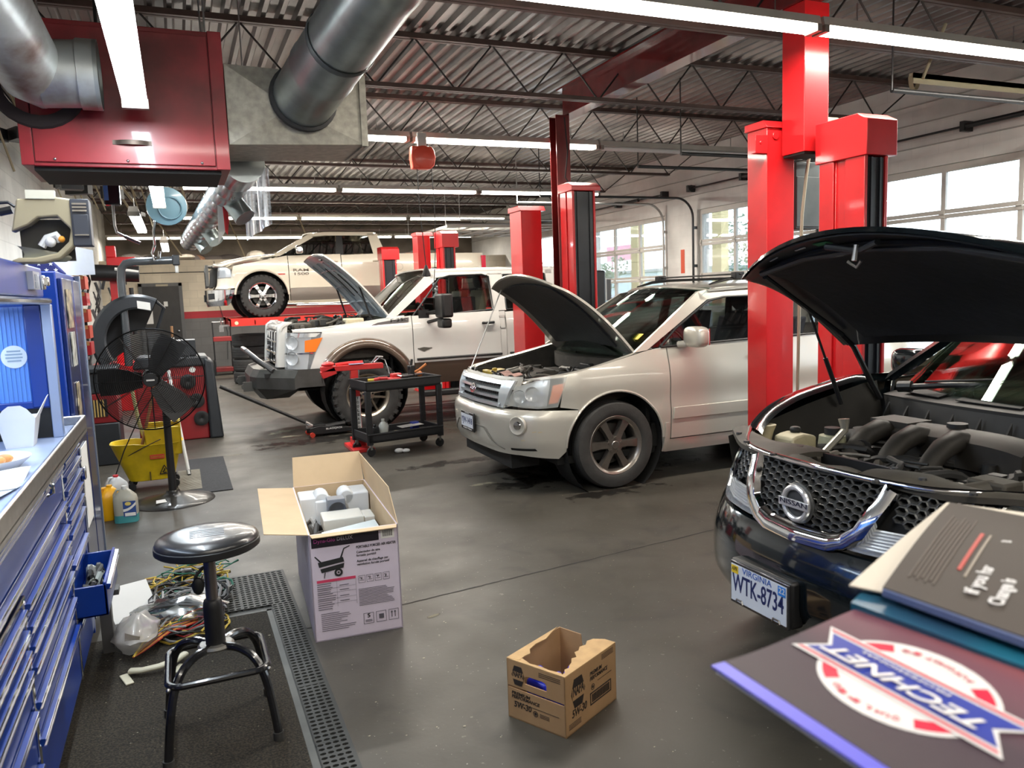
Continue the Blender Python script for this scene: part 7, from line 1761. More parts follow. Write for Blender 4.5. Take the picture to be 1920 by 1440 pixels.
for x in (.162,.178): m.bx(x-.002,x+.002,Y0,Y0+.0006,.066,.092); m.prism([(x-.006,.09),(x+.006,.09),(x,.1)], (0,Y0,0),(1,0,0),(0,0,1),(0,.0006,0))
m.build('small_print', mat('print_grey', (.10,.09,.11), .6), t, smooth=0)
for k, s in enumerate('KDFJ'): tx(s, .019+.040*k, .280, .014, .009, .02)
tx('5', .040, .078, .028, .014, .02)
# ------------------------------------------------------------------ torn oil carton
t = thing('oil_carton', 'small torn brown carton for 5W-30 oil, open top with ripped flaps', 'box', (1.20, 2.452, 0), R(28)); W3, D3, H3 = .355, .275, .236
def wallp(poly, o_, u_, w_, nm='side'):
    m = MB(); m.prism(poly, o_, u_, (0,0,1), w_); return m.build(nm, CARD, t, smooth=0)
r5 = random.Random(6)
def ragged(a, b, za, zb, n, amp): return [(lerp(a,b,k/n), lerp(za,zb,k/n)+r5.uniform(-amp,amp)) for k in range(1,n)]
R_ = wallp([(0,0),(W3,0),(W3,H3),(0,H3)], (0,0,0), (1,0,0), (0,.004,0))
# left (end) panel with slot and hand hole: built of strips
m = MB(); th = .004
def endp(y0, y1, z0, z1): m.bx(0, th, y0, y1, z0, z1)
endp(0,D3,0,.125); endp(0,.0,0,0); endp(0,D3,.133,.158); endp(0,.085,.158,.192); endp(.19,D3,.158,.192); endp(0,D3,.192,H3)
for k in range(6): a = PI/2*k/5; endp(.085, .085+.017*(1-math.sin(a)) , .175+.017*math.cos(a)-.002, .192); endp(.19-.017*(1-math.sin(a)), .19, .175+.017*math.cos(a)-.002, .192)
m.build('side', CARD, t, smooth=0)
wallp([(0,0),(D3,0),(D3,H3),(.165,H3-.004),(.160,H3-.05),(.150,H3-.075),(.12,H3-.085),(.095,H3-.07),(.082,H3-.04),(.075,H3-.006),(0,H3)], (W3-.004,0,0), (0,1,0), (.004,0,0))
wallp([(0,0),(W3,0),(W3,H3),(0,H3)], (0,D3-.004,0), (1,0,0), (0,.004,0))
m = MB(); m.bx(0,W3,0,D3,0,.005); m.build('bottom', CARD, t, smooth=0)
def topflap(poly, z, nm='torn_flap'):
    m = MB(); m.prism(poly, (0,0,z), (1,0,0), (0,1,0), (0,0,.004)); return m.build(nm, mat('torn_kraft', (.56,.36,.17), .85, var=.2, vs=20), t, smooth=0)
topflap([(0,0),(W3,0),(W3,.05),(.33,.09),(.30,.10),(.27,.085),(.24,.095),(.21,.08),(.19,.085),(.16,.055),(.14,.065),(.11,.045),(.09,.04),(.07,.03),(.05,.035),(.03,.02),(0,.02)], H3)
topflap([(0,.0),(.02,.03),(.012,.08),(.018,.12),(.012,.17),(.02,.19),(.03,.22),(.045,.25),(.05,D3),(.0,D3)], H3+.001)
topflap([(.0,D3),(.01,D3-.055),(.05,D3-.05),(.08,D3-.055),(.11,D3-.03),(.16,D3-.022),(.22,D3-.028),(.28,D3-.012),(.34,D3)], H3+.002)
NBK = mat('carton_ink', (.02,.014,.012), .7)
def hexa(par, o_, u_, s):
    m = MB(); o_ = Vector(o_); m.prism([(-.5*s,0),(-.28*s,.62*s),(.28*s,.62*s),(.5*s,0),(.28*s,-.62*s),(-.28*s,-.62*s)], o_, u_, (0,0,1), Vector(u_).cross(Vector((0,0,1)))*.0012); h = m.build('hexagon_logo', NBK, par, smooth=0)
    n_ = Vector(u_).cross(Vector((0,0,1))); m = MB(); m.prism([(-.43*s,-.26*s),(.43*s,-.26*s),(.43*s,.26*s),(-.43*s,.26*s)], o_+n_*.0014, u_, (0,0,1), n_*.0004); b_ = m.build('logo_band', CARD, h, smooth=0)
    text('lettering', 'NAPA', NBK, b_, o_+n_*.0020-Vector(u_)*.40*s+Vector((0,0,-.20*s)), u_, (0,0,1), .58*s, width=.80*s, bold=.03, ext=.0004)
hexa(t, (.085,0,.150), (1,0,0), .092); 
for (s, x, z, h, w_) in (('5W-30',.040,.052,.042,.10),('PREMIUM',.165,.170,.022,.085),('PERFORMANCE',.165,.150,.022,.125)): text('lettering', s, NBK, t, (x,-.0008,z), (1,0,0), (0,0,1), h, width=w_, shear=.2, bold=.02, ext=.0004)
m = MB(); m.bx(.165,.315,-.0012,0,.055,.060); m.bx(.165,.315,-.0012,0,.100,.105); m.bx(.165,.17,-.0012,0,.055,.105); m.bx(.31,.315,-.0012,0,.055,.105)
for k in range(24): m.bx(.178+.0053*k,.178+.0053*k+(.0022 if k % 2 else .0035),-.0012,0,.064,.096)
m.lathe([(.010,0),(.0125,0),(.0125,.001),(.010,.001)], (.185,-.0002,.125), (0,-1,0), 18); m.lathe([(0,0),(.006,0),(.006,.001),(0,.001)], (.185,-.0002,.125), (0,-1,0), 12)
for k in range(4): m.bx(.22,.32,-.0012,0,.136-.0*k+.0,.1375); m.bx(.02,.10,-.0012,0,.022+.006*k,.0235+.006*k); m.bx(.25,.335,-.0012,0,.208+.006*k,.2095+.006*k)
m.build('box_print', NBK, t, smooth=0)
UL = (0,-1,0); XE = -.0008
m = MB(); o_ = Vector((XE, D3-.06, .182)); u_ = Vector(UL); hexa(t, (XE, D3-.055, .182), UL, .062)
for (s, y, z, h, w_) in (('PREMIUM',D3-.02,.098,.018,.09),('PERFORMANCE',D3-.02,.083,.018,.135),('5W-30',D3-.03,.045,.034,.085)): text('lettering', s, NBK, t, (XE,y,z), UL, (0,0,1), h, width=w_, bold=.02, shear=.15, ext=.0004)
m = MB(); m.lathe([(.009,0),(.0115,0),(.0115,.001),(.009,.001)], (0,D3-.135,.052), (-1,0,0), 18); m.lathe([(0,0),(.006,0),(.006,.001),(0,.001)], (0,D3-.135,.052), (-1,0,0), 12)
for k in range(3): m.bx(-.0012,0,D3-.20,D3-.155,.045+.006*k,.0465+.006*k); m.bx(-.0012,0,.02,.12,.222-.007*k,.2235-.007*k)
m.bx(-.0012,0,.03,D3-.03,.072,.0732); m.build('box_print', NBK, t, smooth=0)
m = MB(); m.lathe([(0,0),(.05,0),(.055,.01),(.055,.10),(.04,.13),(.015,.145),(.015,.16)], (0,0,0), (0,0,1), 20)
BB = mat('oil_bottle_blue', (.015,.03,.55), .35)
for (x, y) in ((.10,.10),(.17,.09),(.10,.19)):
    m = MB(); m.bx(-.032,.032,-.05,.05,0,.13); m.bx(-.02,.02,-.03,.03,.13,.16); m.cyl((0,0,.16),(0,0,.185),.014,n=12,mi=0); o = m.build('oil_bottle', BB, bevel=.012); c, s = math.cos(R(28)), math.sin(R(28)); o.location = (1.20+c*x-s*y, 2.452+s*x+c*y, .006); o.rotation_euler = (0,0,R(28)); tag(o, 'blue plastic oil bottle inside the torn brown carton', 'bottle', 'blue oil bottles in the torn carton')
# ------------------------------------------------------------------ brochures and counter
t = thing('counter_table', 'dark counter in the right foreground under the brochures', 'counter', (0,0,0))
m = MB(); m.bx(.665,2.3,-.5,.655,1.19,1.215); m.build('top', GREYP, t, bevel=.004); m = MB(); m.bx(.85,2.2,-.45,.55,0,1.19); m.build('cabinet', mat('blue_grey_cabinet', (.05,.08,.12), .5), t, bevel=.004)
t = thing('brochure', 'large dark purple brochure with a red, white and blue TECHNET logo, overhanging the counter', 'brochure', (0,0,0))
def bz(x): return 1.222+.028*smooth(.54,.82,x)
def brochure_mat():
    m = bpy.data.materials.new('brochure_print'); m.use_nodes = True; nt = m.node_tree; N = nt.nodes; L = nt.links; b = N['Principled BSDF']; b.inputs['Roughness'].default_value = .5
    tc = N.new('ShaderNodeTexCoord'); sp = N.new('ShaderNodeSeparateXYZ'); L.new(tc.outputs['Object'], sp.inputs[0])
    r = N.new('ShaderNodeValToRGB'); mr = N.new('ShaderNodeMapRange'); mr.inputs['From Min'].default_value = .53; mr.inputs['From Max'].default_value = .95; L.new(sp.outputs['X'], mr.inputs['Value']); L.new(mr.outputs['Result'], r.inputs['Fac'])
    e = r.color_ramp.elements; e[0].position = 0; e[0].color = (.035,.024,.032,1); e[1].position = 1; e[1].color = (.035,.022,.022,1)
    for p_, c_ in ((.28,(.050,.030,.045)),(.50,(.16,.06,.085)),(.62,(.30,.075,.075)),(.68,(.045,.03,.03))): q = e.new(p_); q.color = (*c_, 1)
    L.new(r.outputs['Color'], b.inputs['Base Color']); return m
m = MB(); m.slab(lambda u, v: (.545+.36*u, .30+.395*v, bz(.545+.36*u)), 16, 6, (0,0,-.003)); m.build('cover', brochure_mat(), t)
m = MB(); m.slab(lambda u, v: (.526+.0195*u, .30+.395*v, 1.2215), 2, 4, (0,0,-.003)); m.build('violet_edge', mat('violet_strip', (.10,.10,.62), .35), t)
m = MB(); m.slab(lambda u, v: (.53+.37*u, .303+.388*v, bz(.53+.37*u)-.0035), 12, 3, (0,0,-.006)); m.build('pages', PAPER, t)
LW, LR, LB = mat('logo_white', (.70,.69,.70), .35), mat('logo_crimson', (.60,.01,.05), .35), mat('logo_blue', (.03,.05,.33), .35)
LC = (.660,.553)
def flatpoly(nm, poly, c, lvl, par):
    """poly in (a along +Y, b along -X) about the logo centre, draped on the sheet"""
    m = MB(); n = len(poly); vs = [(LC[0]-b_, LC[1]+a, bz(LC[0]-b_)+.0006*lvl) for a, b_ in poly]; vs2 = [(x, y, z-.0004) for x, y, z in vs]; 
    m.add(vs+vs2, [tuple(range(n)), tuple(range(2*n-1,n-1,-1))]+[(i,(i+1) % n,n+(i+1) % n,n+i) for i in range(n)]); return m.build(nm, c, par, smooth=0)
def el(ra, rb, n=44, a0=0, a1=360): return [(ra*math.cos(R(lerp(a0,a1,k/n))), rb*math.sin(R(lerp(a0,a1,k/n)))) for k in range(n+(0 if a1-a0 >= 360 else 1))]
lg = flatpoly('logo_plate', el(.096,.070), LW, 1, t)
def ring(ra, rb, ra2, rb2, a0, a1): return el(ra,rb,16,a0,a1)+el(ra2,rb2,16,a0,a1)[::-1]
for (a0, a1) in ((22,52),(128,158),(202,232),(308,338)): flatpoly('red_arc', ring(.090,.064,.074,.050,a0,a1), LR, 2, lg)
for (a0, a1, s, sg) in ((60,120,'QUALIFIED',1),(240,300,'AUTOMOTIVE',-1)):
    n = len(s)
    for k, ch in enumerate(s):
        a = R(lerp(a1 if sg > 0 else a0, a0 if sg > 0 else a1, (k+.5)/n)); x_ = .082*math.cos(a); y_ = .057*math.sin(a); o_ = (LC[0]-y_-(-.004 if 0 else .0)*sg, LC[1]+x_-.003, bz(LC[0]-y_)+.0012)
        text('lettering', ch, LR, lg, (o_[0]+.004, o_[1], o_[2]), (0,1,0), (-1,0,0), .009, width=.0075, ext=.0002)
# ribbon
Lr, wr = .128, .030
rb = flatpoly('ribbon', [(-Lr,-wr),(Lr,-wr),(Lr-.026,0),(Lr,wr),(-Lr,wr),(-Lr+.026,0)], LW, 3, t)
flatpoly('ribbon_blue', [(-Lr+.012,-wr*.66),(Lr-.014,-wr*.66),(Lr-.032,0),(Lr-.014,wr*.66),(-Lr+.012,wr*.66),(-Lr+.032,0)], LB, 4, rb)
for s_ in (-1,1): flatpoly('ribbon_red', [(-Lr+.006,s_*wr*.88),(Lr-.006,s_*wr*.88),(Lr-.010,s_*wr*.78),(-Lr+.010,s_*wr*.78)], LR, 4, rb)
ti = text('lettering', 'TECHNET', LW, rb, (LC[0]+.0095, LC[1]-.098, bz(LC[0])+.0034), (0,1,0), (-1,0,0), .030, width=.190, ext=.0003, bold=.015, shear=.25)
text('lettering', 'PROFESSIONAL', LW, rb, (LC[0]+.0165, LC[1]-.045, bz(LC[0]+.017)+.0033), (0,1,0), (-1,0,0), .0075, width=.11, ext=.0002)
def quadsheet(nm, A, B_, C_, D_, c, par, th=.004, curl=0):
    A, B_, C_, D_ = map(Vector, (A, B_, C_, D_)); m = MB(); m.slab(lambda u, v: A.lerp(B_, u).lerp(D_.lerp(C_, u), v)+Vector((0,0,curl*math.sin(PI*u))), 10, 8, (0,0,-th)); return m.build(nm, c, par)
t = thing('booklet', 'thick open teal and blue booklet lying between the logo brochure and the brown flyer', 'booklet', (0,0,0))
quadsheet('teal_page', (.742,.700,1.252),(1.10,.86,1.262),(1.15,.45,1.262),(.778,.40,1.252), mat('teal_page', (.01,.17,.26), .3, col2=(.02,.06,.12), vs=4, thr=(.3,.7)), t, .01, .004)
t = thing('flyer', 'grey-brown printed flyer with white slogan text, on top of the brochure pile', 'flyer', (0,0,0))
A, B_, C_, D_ = (.775,.682,1.272),(1.125,.862,1.288),(1.20,.52,1.288),(.805,.35,1.272)
fl_ = quadsheet('printed_page', A, B_, C_, D_, mat('taupe_print', (.052,.041,.035), .6, var=.08), t, .0015, .006)
quadsheet('page_edges', (.772,.680,1.270),(1.122,.86,1.286),(1.2,.52,1.286),(.80,.35,1.270), mat('page_edge_blue', (.12,.16,.32), .5), t, .008, .006)
A, B_, C_, D_ = map(Vector, (A, B_, C_, D_))
def fpt(u, v, dz=.0012): return A.lerp(B_, u).lerp(D_.lerp(C_, u), v)+Vector((0,0,.006*math.sin(PI*u)+dz))
def fstrip(nm, u0, u1, v0, v1, c, dz=.0012): m = MB(); m.slab(lambda u, v: fpt(lerp(u0,u1,u), lerp(v0,v1,v), dz), 6, 1, (0,0,-.0008)); return m.build(nm, c, fl_, smooth=0)
for k in range(7): fstrip('body_text_line', .12+.02*(k % 2), .80-.03*(k % 3), .06+.016*k, .067+.016*k, mat('faint_print', (.10,.082,.072), .6))
fstrip('red_line', .28, .66, .205, .220, mat('red_print_soft', (.42,.06,.05), .5)); fstrip('subtitle_line', .24, .66, .240, .249, mat('tan_print', (.28,.24,.20), .5))
du = (fpt(1,.45)-fpt(0,.45)).normalized()
for s, v0, u0, w_ in (('if you have an idea', .33, .14, .21), ('Change is worth it with us', .42, .12, .24)):
    o_ = fpt(u0, v0, .002+.004*u0); text('lettering', s, mat('slogan_white', (.60,.60,.62), .5), fl_, o_, du, Vector((0,0,1)).cross(du), .022, width=w_, ext=.0003, bold=.03)
fstrip('blue_block', .38, .50, .60, .80, mat('flyer_blue', (.10,.20,.42), .4)); 
m = MB(); m.lathe([(0,0),(.004,0),(.004,.0006),(0,.0006)], fpt(.12,.66,.002), (0,0,1), 12); m.build('orange_dot', mat('dot_orange', (.55,.16,.10), .5), fl_)
t = thing('paper_sheet', 'plain cream sheet showing behind the brown flyer', 'paper', (0,0,0))
quadsheet('sheet', (.765,.725,1.262),(1.16,.895,1.275),(1.35,.50,1.275),(.92,.40,1.262), mat('cream_sheet', (.60,.55,.47), .6), t, .002, .003)
# ------------------------------------------------------------------ service cart
t = thing('service_cart', 'black two-shelf plastic service cart with tools, between the silver SUV and the white pickup', 'cart', (2.11, 8.26, 0), R(9))
BKP = mat('cart_black', (.016,.016,.018), .5, var=.3)
for (z0, z1) in ((.68,.79),(.14,.24)):
    m = MB(); a, b, w_ = .43, .235, .02
    m.bx(-a,a,-b,-b+w_,z0,z1); m.bx(-a,a,b-w_,b,z0,z1); m.bx(-a,-a+w_,-b,b,z0,z1); m.bx(a-w_,a,-b,b,z0,z1); m.bx(-a,a,-b,b,z0,z0+.03); m.bx(-a-.008,a+.008,-b-.008,-b+.01,z1-.02,z1); m.bx(-a-.008,a+.008,b-.01,b+.008,z1-.02,z1); m.build('shelf', BKP, t, bevel=.006)
for sx in (-1, 1):
    for sy in (-1, 1):
        m = MB(); m.bx(sx*.41-.032,sx*.41+.032,sy*.215-.02,sy*.215+.02,.12,.69); lg = m.build('leg', BKP, t, bevel=.008)
        m = MB(); m.lathe([(0,0),(.045,0),(.048,.006),(.048,.022),(.045,.028),(0,.028)], (sx*.40, sy*.205-.014, .0485), (0,1,0), 18); m.bx(sx*.40-.012,sx*.40+.012,sy*.205-.02,sy*.205+.02,.07,.125,1); m.build('caster', [BLACK, STEEL], lg)
CR, SR = math.cos(R(9)), math.sin(R(9))
def cart_item(mb, nm, mt, label, cat, group=None, **k):
    o = mb.build(nm, mt, **k); o.location = (2.11, 8.26, 0); o.rotation_euler = (0,0,R(9)); return tag(o, label, cat, group)
RT = mat('red_tool', (.50,.03,.03), .4); YT = mat('yellow_tool', (.55,.38,.03), .4)
r_ = random.Random(2); z = .712
m = MB(); m.bx(-.10,.02,-.12,.02,z,.79); m.bx(-.05,.06,-.05,.03,.77,.83); cart_item(m, 'power_tool', RT, 'red power tool lying on the cart top, near its left end', 'tool', bevel=.012)
m = MB(); m.tube([(-.30,-.08,.78),(-.20,-.04,.79),(-.12,-.08,.79)], .018, 8); m.ball((-.22,0,.76), .04, 10, 8, 0); cart_item(m, 'red_rag', RT, 'red cloth bundle at the left end of the cart top', 'cloth')
m = MB(); m.tube([(-.36,-.12,.79),(-.30,-.14,.79)], .018, 8); cart_item(m, 'yellow_plug', YT, 'small yellow plug at the near left corner of the cart top', 'tool')
m = MB(); m.cyl((.05,-.1,.80),(.34,.0,.80),.010,n=8); m.cyl((.05,-.02,.795),(.30,.08,.80),.008,n=8); m.tube([(.03,-.12,.80),(.01,-.05,.81),(.04,.0,.80)], .01, 6); cart_item(m, 'wrenches', STEEL, 'long steel wrenches laid across the cart top', 'wrench')
m = MB(); m.bx(.16,.21,-.06,.02,.74,.90); m.cyl((.185,-.02,.88),(.20,-.02,.97),.014,n=10); m.bx(.15,.23,-.03,.01,.86,.90); cart_item(m, 'impact_tool', BLACK, 'upright dark air tool standing in the middle of the cart top', 'tool', bevel=.006)
m = MB(); m.tube([(.22,.06,.80),(.30,.02,.84),(.38,.0,.90)], .014, 8); m.ball((.32,.06,.79), .035, 10, 8); m.ball((.27,.1,.79), .03, 10, 8); cart_item(m, 'orange_tool', mat('rusty_orange_tool', (.50,.16,.04), .5), 'orange-brown tool with a raised handle at the right of the cart top', 'tool')
m = MB(); m.lathe([(0,0),(.045,0),(.048,.01),(.048,.12),(.03,.15),(.018,.16),(.018,.19),(0,.19)], (-.20,-.08,.172), (0,0,1), 18); m.tube([(-.16,-.08,.31),(-.145,-.08,.28),(-.155,-.08,.22)], .008, 6); cart_item(m, 'oil_bottle', mat('cloudy_white_bottle', (.40,.41,.38), .35), 'cloudy white bottle on the lower shelf of the cart', 'bottle')
m = MB(); m.bx(-.33,-.26,-.12,-.04,.172,.29); m.cyl((-.295,-.08,.29),(-.295,-.08,.315),.018,n=10); cart_item(m, 'oil_bottle', BLACK, 'black bottle beside the white one on the lower cart shelf', 'bottle', bevel=.01)
m = MB(); m.slab(lambda u, v: (.0+.26*u, -.12+.15*v, .245+.01*u), 2, 2, (0,0,-.002)); cart_item(m, 'paper_sheet', PAPER, 'white paper sheet on the lower shelf of the cart', 'paper')
m = MB(); m.bx(.18,.26,.0,.08,.172,.27); cart_item(m, 'blue_box', mat('deep_blue_plastic', (.01,.03,.30), .4), 'small deep blue box at the back of the lower cart shelf', 'box', bevel=.006)
m = MB(); m.tube([(-.12,-.1,.19),(-.05,-.05,.20),(.0,-.12,.195)], .018, 8); m.ball((-.10,-.14,.195), .02, 8, 6); cart_item(m, 'small_parts', mat('greasy_parts', (.30,.27,.20), .5, .3), 'greasy pale small parts in front of the paper on the lower shelf', 'car parts')
m = MB(); m.ball((2.05,8.02,.026), (.05,.035,.026), 12, 8); m.ball((2.12,8.0,.022), (.045,.03,.022), 12, 8); tag(m.build('crumpled_rag', WHITEP), 'crumpled white rag on the floor under the cart', 'rag')
# red stand with vertical lettering
t = thing('tool_stand', 'red floor stand with a cross beam and vertical lettering, behind the black cart', 'stand', (1.73, 8.55, 0))
BR = mat('bright_red_stand', (.68,.03,.03), .35, 0, .3)
m = MB(); m.bx(-.045,.045,-.035,.035,.03,.87); m.build('post', BR, t, bevel=.004); m = MB(); m.bx(-.36,.32,-.04,.04,.87,.93); m.bx(-.36,-.20,-.04,.04,.82,.90,rot=Matrix.Rotation(R(-18),3,'Y')); m.build('cross_beam', BR, t, bevel=.006)
m = MB(); m.bx(-.12,.12,-.30,.20,0,.04); m.bx(-.07,.07,-.1,.1,.04,.12); m.build('base', BR, t, bevel=.006)
m = MB(); m.bx(-.018,.040,-.0375,-.0355,.20,.58); lp = m.build('letter_plate', PAPER, t, smooth=0)
for k, ch in enumerate('TOOLEADD'): text('lettering', ch, INK, lp, (.0, -.0385, .540-.046*k), (1,0,0), (0,0,1), .040, width=.024, bold=.02)
m = MB(); m.bx(-.06,.10,-.06,.05,.935,.942); m.build('label_card', mat('pale_violet_card', (.5,.5,.7), .5), t, smooth=0)
m = MB(); m.ball((-.28,0,.95), (.07,.05,.03), 12, 8); m.tube([(-.2,0,.94),(-.05,0,.95),(.1,0,.95)], .018, 8); m.build('red_cover', BR, t)
m = MB(); m.tube([(.22,-.02,.94),(.28,-.03,.99),(.34,-.03,.96),(.37,-.03,.86),(.38,-.03,.80)], .007, 6); m.tube([(.20,0,.93),(.26,.0,1.0),(.33,.02,.99)], .012, 6); m.cyl((.04,-.03,.92),(.04,-.03,.72),.008,n=6); m.build('clamps', STEEL, t)
# floor jack
t = thing('floor_jack', 'low black floor jack with a long black handle in front of the white pickup tyre', 'jack', (1.35, 9.62, 0), R(4))
m = MB(); m.prism([(0,.03),(.0,.11),(.12,.13),(.55,.075),(.58,.03)], (0,-.10,0), (1,0,0), (0,0,1), (0,.02,0)); m.prism([(0,.03),(.0,.11),(.12,.13),(.55,.075),(.58,.03)], (0,.10,0), (1,0,0), (0,0,1), (0,.02,0)); m.bx(.02,.5,-.09,.10,.04,.06); m.bx(.05,.2,-.06,.08,.06,.14); m.build('chassis', BLACK, t, bevel=.004)
m = MB(); m.tube([(.15,0,.10),(.45,0,.12)], .03, 8); m.lathe([(0,0),(.04,0),(.045,.015),(0,.015)], (.48,0,.12), (0,0,1), 16); m.build('lift_arm', BLACK, t)
m = MB()
for (x, y) in ((.02,-.13),(.02,.11),(.54,-.12),(.54,.10)): m.lathe([(0,0),(.03,0),(.03,.03),(0,.03)], (x, y, .0305), (0,1,0), 14)
m.build('wheels', mat('jack_red', (.5,.04,.02), .45), t); m = MB(); m.bx(.18,.42,-.1015,-.1005,.075,.098); lp = m.build('side_decal', mat('decal_dark', (.03,.03,.03), .5), t, smooth=0)
text('lettering', 'BLACKJACK', PAPER, lp, (.19,-.1025,.074), (1,0,0), (0,0,1), .028, width=.2, bold=.01)
m = MB(); m.cyl((.06,-.0,.12),(-.03,.0,.18),.022,n=12); m.bx(-.02,.08,-.04,.04,.10,.14); m.build('handle_socket', STEEL, t); m = MB(); m.cyl((-.02,0,.17),(-.95,.02,.685),.019,n=12); m.cyl((-.50,.01,.437),(-.97,.02,.697),.023,n=12); m.build('handle', BLACK, t)
# drive-way puddles, debris
def patch_mat(name, col, rough, k=3.2):
    m = mat(name, col, rough); nt = m.node_tree; N = nt.nodes; L = nt.links; tc = N.new('ShaderNodeTexCoord'); mp = N.new('ShaderNodeMapping'); mp.inputs['Location'].default_value = (-.5,-.5,-.5); L.new(tc.outputs['Generated'], mp.inputs[0])
    ln = N.new('ShaderNodeVectorMath'); ln.operation = 'LENGTH'; L.new(mp.outputs[0], ln.inputs[0]); n = N.new('ShaderNodeTexNoise'); n.inputs['Scale'].default_value = 7; n.inputs['Detail'].default_value = 6; L.new(tc.outputs['Object'], n.inputs['Vector'])
    a = N.new('ShaderNodeMath'); a.operation = 'SUBTRACT'; L.new(n.outputs['Fac'], a.inputs[0]); L.new(ln.outputs['Value'], a.inputs[1]); b = N.new('ShaderNodeMath'); b.operation = 'MULTIPLY'; b.inputs[1].default_value = k*2; b.use_clamp = True; L.new(a.outputs[0], b.inputs[0]); c = N.new('ShaderNodeMath'); c.operation = 'MULTIPLY'; c.inputs[1].default_value = .8; L.new(b.outputs[0], c.inputs[0]); L.new(c.outputs[0], N['Principled BSDF'].inputs['Alpha']); return m
WET = patch_mat('wet_floor_patch', (.020,.018,.016), .3); DRY = patch_mat('pale_spill', (.24,.22,.16), .8)
def stain(x, y, rx, ry, c, name):
    m = MB(); z = .0016; m.add([(x-rx*1.5,y-ry*1.5,z),(x+rx*1.5,y-ry*1.5,z),(x+rx*1.5,y+ry*1.5,z),(x-rx*1.5,y+ry*1.5,z+.0001)], [(0,1,2,3)]); o = m.build(name, c, smooth=0); o['kind'] = 'structure'
for i, a in enumerate([(2.6,7.2,.55,.12),(2.75,6.6,.30,.09),(2.95,6.05,.42,.20),(3.3,5.40,.38,.12),(3.9,6.2,.9,.40),(2.1,9.2,1.0,.3)]): stain(*a, WET, 'trim_%d' % (i+3))
for i, a in enumerate([(1.22,10.1,.20,.16),(1.30,9.75,.25,.07),(2.40,6.25,.14,.05),(.30,8.3,.12,.03),(1.12,3.75,.04,.02),(.5,8.9,.14,.03)]): stain(*a, DRY, 'trim_%d' % (i+20))
m = MB(); P = [(-.5,3.80),(.55,3.92),(1.04,3.988),(1.5,4.04),(1.81,4.072),(2.4,4.14),(2.91,4.197),(4.5,4.37)]; q = random.Random(1); F = []
for (a, b) in zip(P, P[1:]):
    for k in range(12): F.append((lerp(a[0],b[0],k/12), lerp(a[1],b[1],k/12)+q.uniform(-.004,.004)))
m.add([(x, y-.003-q.uniform(0,.003), .0014) for x, y in F]+[(x, y+.003+q.uniform(0,.003), .0014) for x, y in F], [(i,i+1,len(F)+i+1,len(F)+i) for i in range(len(F)-1)]); struct('trim_2', m, mat('floor_joint_dark', (.025,.022,.02), .8), smooth=0)
q = random.Random(77); m = MB()
for k in range(420):
    x = q.uniform(.2,4.5); y = q.uniform(2.1,7.5) if q.random() < .8 else q.uniform(7.5,12); s_ = q.uniform(.0015,.005)*(1.6 if q.random() < .08 else 1); a = q.uniform(0,PI)
    m.add([(x+math.cos(a+b)*s_, y+math.sin(a+b)*s_*.6, .0022) for b in (0,1.7,3.4,4.8)], [(0,1,2,3)])
for k in range(110):
    x = q.uniform(-.45,.30); y = q.uniform(2.3,4.1); s_ = q.uniform(.0012,.004)*(2 if q.random() < .06 else 1); a = q.uniform(0,PI)
    m.add([(x+math.cos(a+b)*s_, y+math.sin(a+b)*s_*.5, .0225) for b in (0,1.7,3.4,4.8)], [(0,1,2,3)])
tag(m.build('floor_grit', mat('pale_grit', (.42,.38,.28), .8), smooth=0), 'pale specks of grit scattered over the grey floor', 'grit', kind='stuff')
# ------------------------------------------------------------------ tyre stack
tp = None
for k in range(4):
    if tp is None:
        ty, rm, hb, br = wheel('', .37, .245, .22, 5, ALU, 'wide', 0, 1); ty.xf = None; m = MB(); m.v = [(x, z, y) for x, y, z in ty.v]; m.f = ty.f; m.m = ty.m; o = m.build('tyre', RUBBER, smooth=40); tp = o
    else: o = tp.copy(); COL.objects.link(o)
    o.location = (1.33+.01*(k % 2), 16.95, .128+.250*k); o['category'] = 'tyre'; o['group'] = 'tyres stacked in front of the pickup on the lift'
    o['label'] = ['black tyre at the bottom of the stack of four beside the far wall', 'black tyre second from the bottom of the stack of four', 'black tyre third from the bottom of the stack of four', 'black tyre on top of the stack of four, under the red lift runway'][k]
# ------------------------------------------------------------------ wheel balancer with guard
t = thing('wheel_balancer', 'red wheel balancer with a black curved wheel guard and bent pipe arm, behind the fan', 'wheel balancer', (-.25, 10.5, 0))
BRD = mat('balancer_red', (.26,.014,.018), .35, 0, .3, var=.2); DGY = mat('dark_slate_plastic', (.028,.032,.038), .42, var=.25)
m = MB(); m.prism([(-.28,0),(.50,0),(.50,.92),(.28,.98),(-.28,.98)], (0,-.25,0), (1,0,0), (0,0,1), (0,.6,0)); m.build('cabinet', BRD, t, bevel=.02, seg=3)
m = MB(); m.prism([(.50,.0),(.66,.0),(.60,.95),(.50,1.0)], (0,-.30,0), (1,0,0), (0,0,1), (0,.7,0)); m.prism([(-.3,.90),(.56,.90),(.54,1.02),(-.25,1.04)], (0,-.28,0), (1,0,0), (0,0,1), (0,.66,0)); m.build('side_shell', DGY, t, bevel=.025, seg=3)
m = MB()
for (x, z) in ((.30,.72),(.38,.48),(.42,.26)): m.lathe([(.05,0),(.085,.0),(.09,-.02),(.05,-.03),(.0,-.01)], (x,-.255,z), (0,1,0), 22)
m.build('cone_holders', BLACK, t); m = MB(); m.lathe([(0,0),(.035,0),(.035,-.003),(0,-.003)], (.36,-.253,.86), (0,1,0), 18); m.build('round_badge', PAPER, t)
gc = Vector((-.20, -.1, 1.25)); m = MB(); vs = []; n = 26
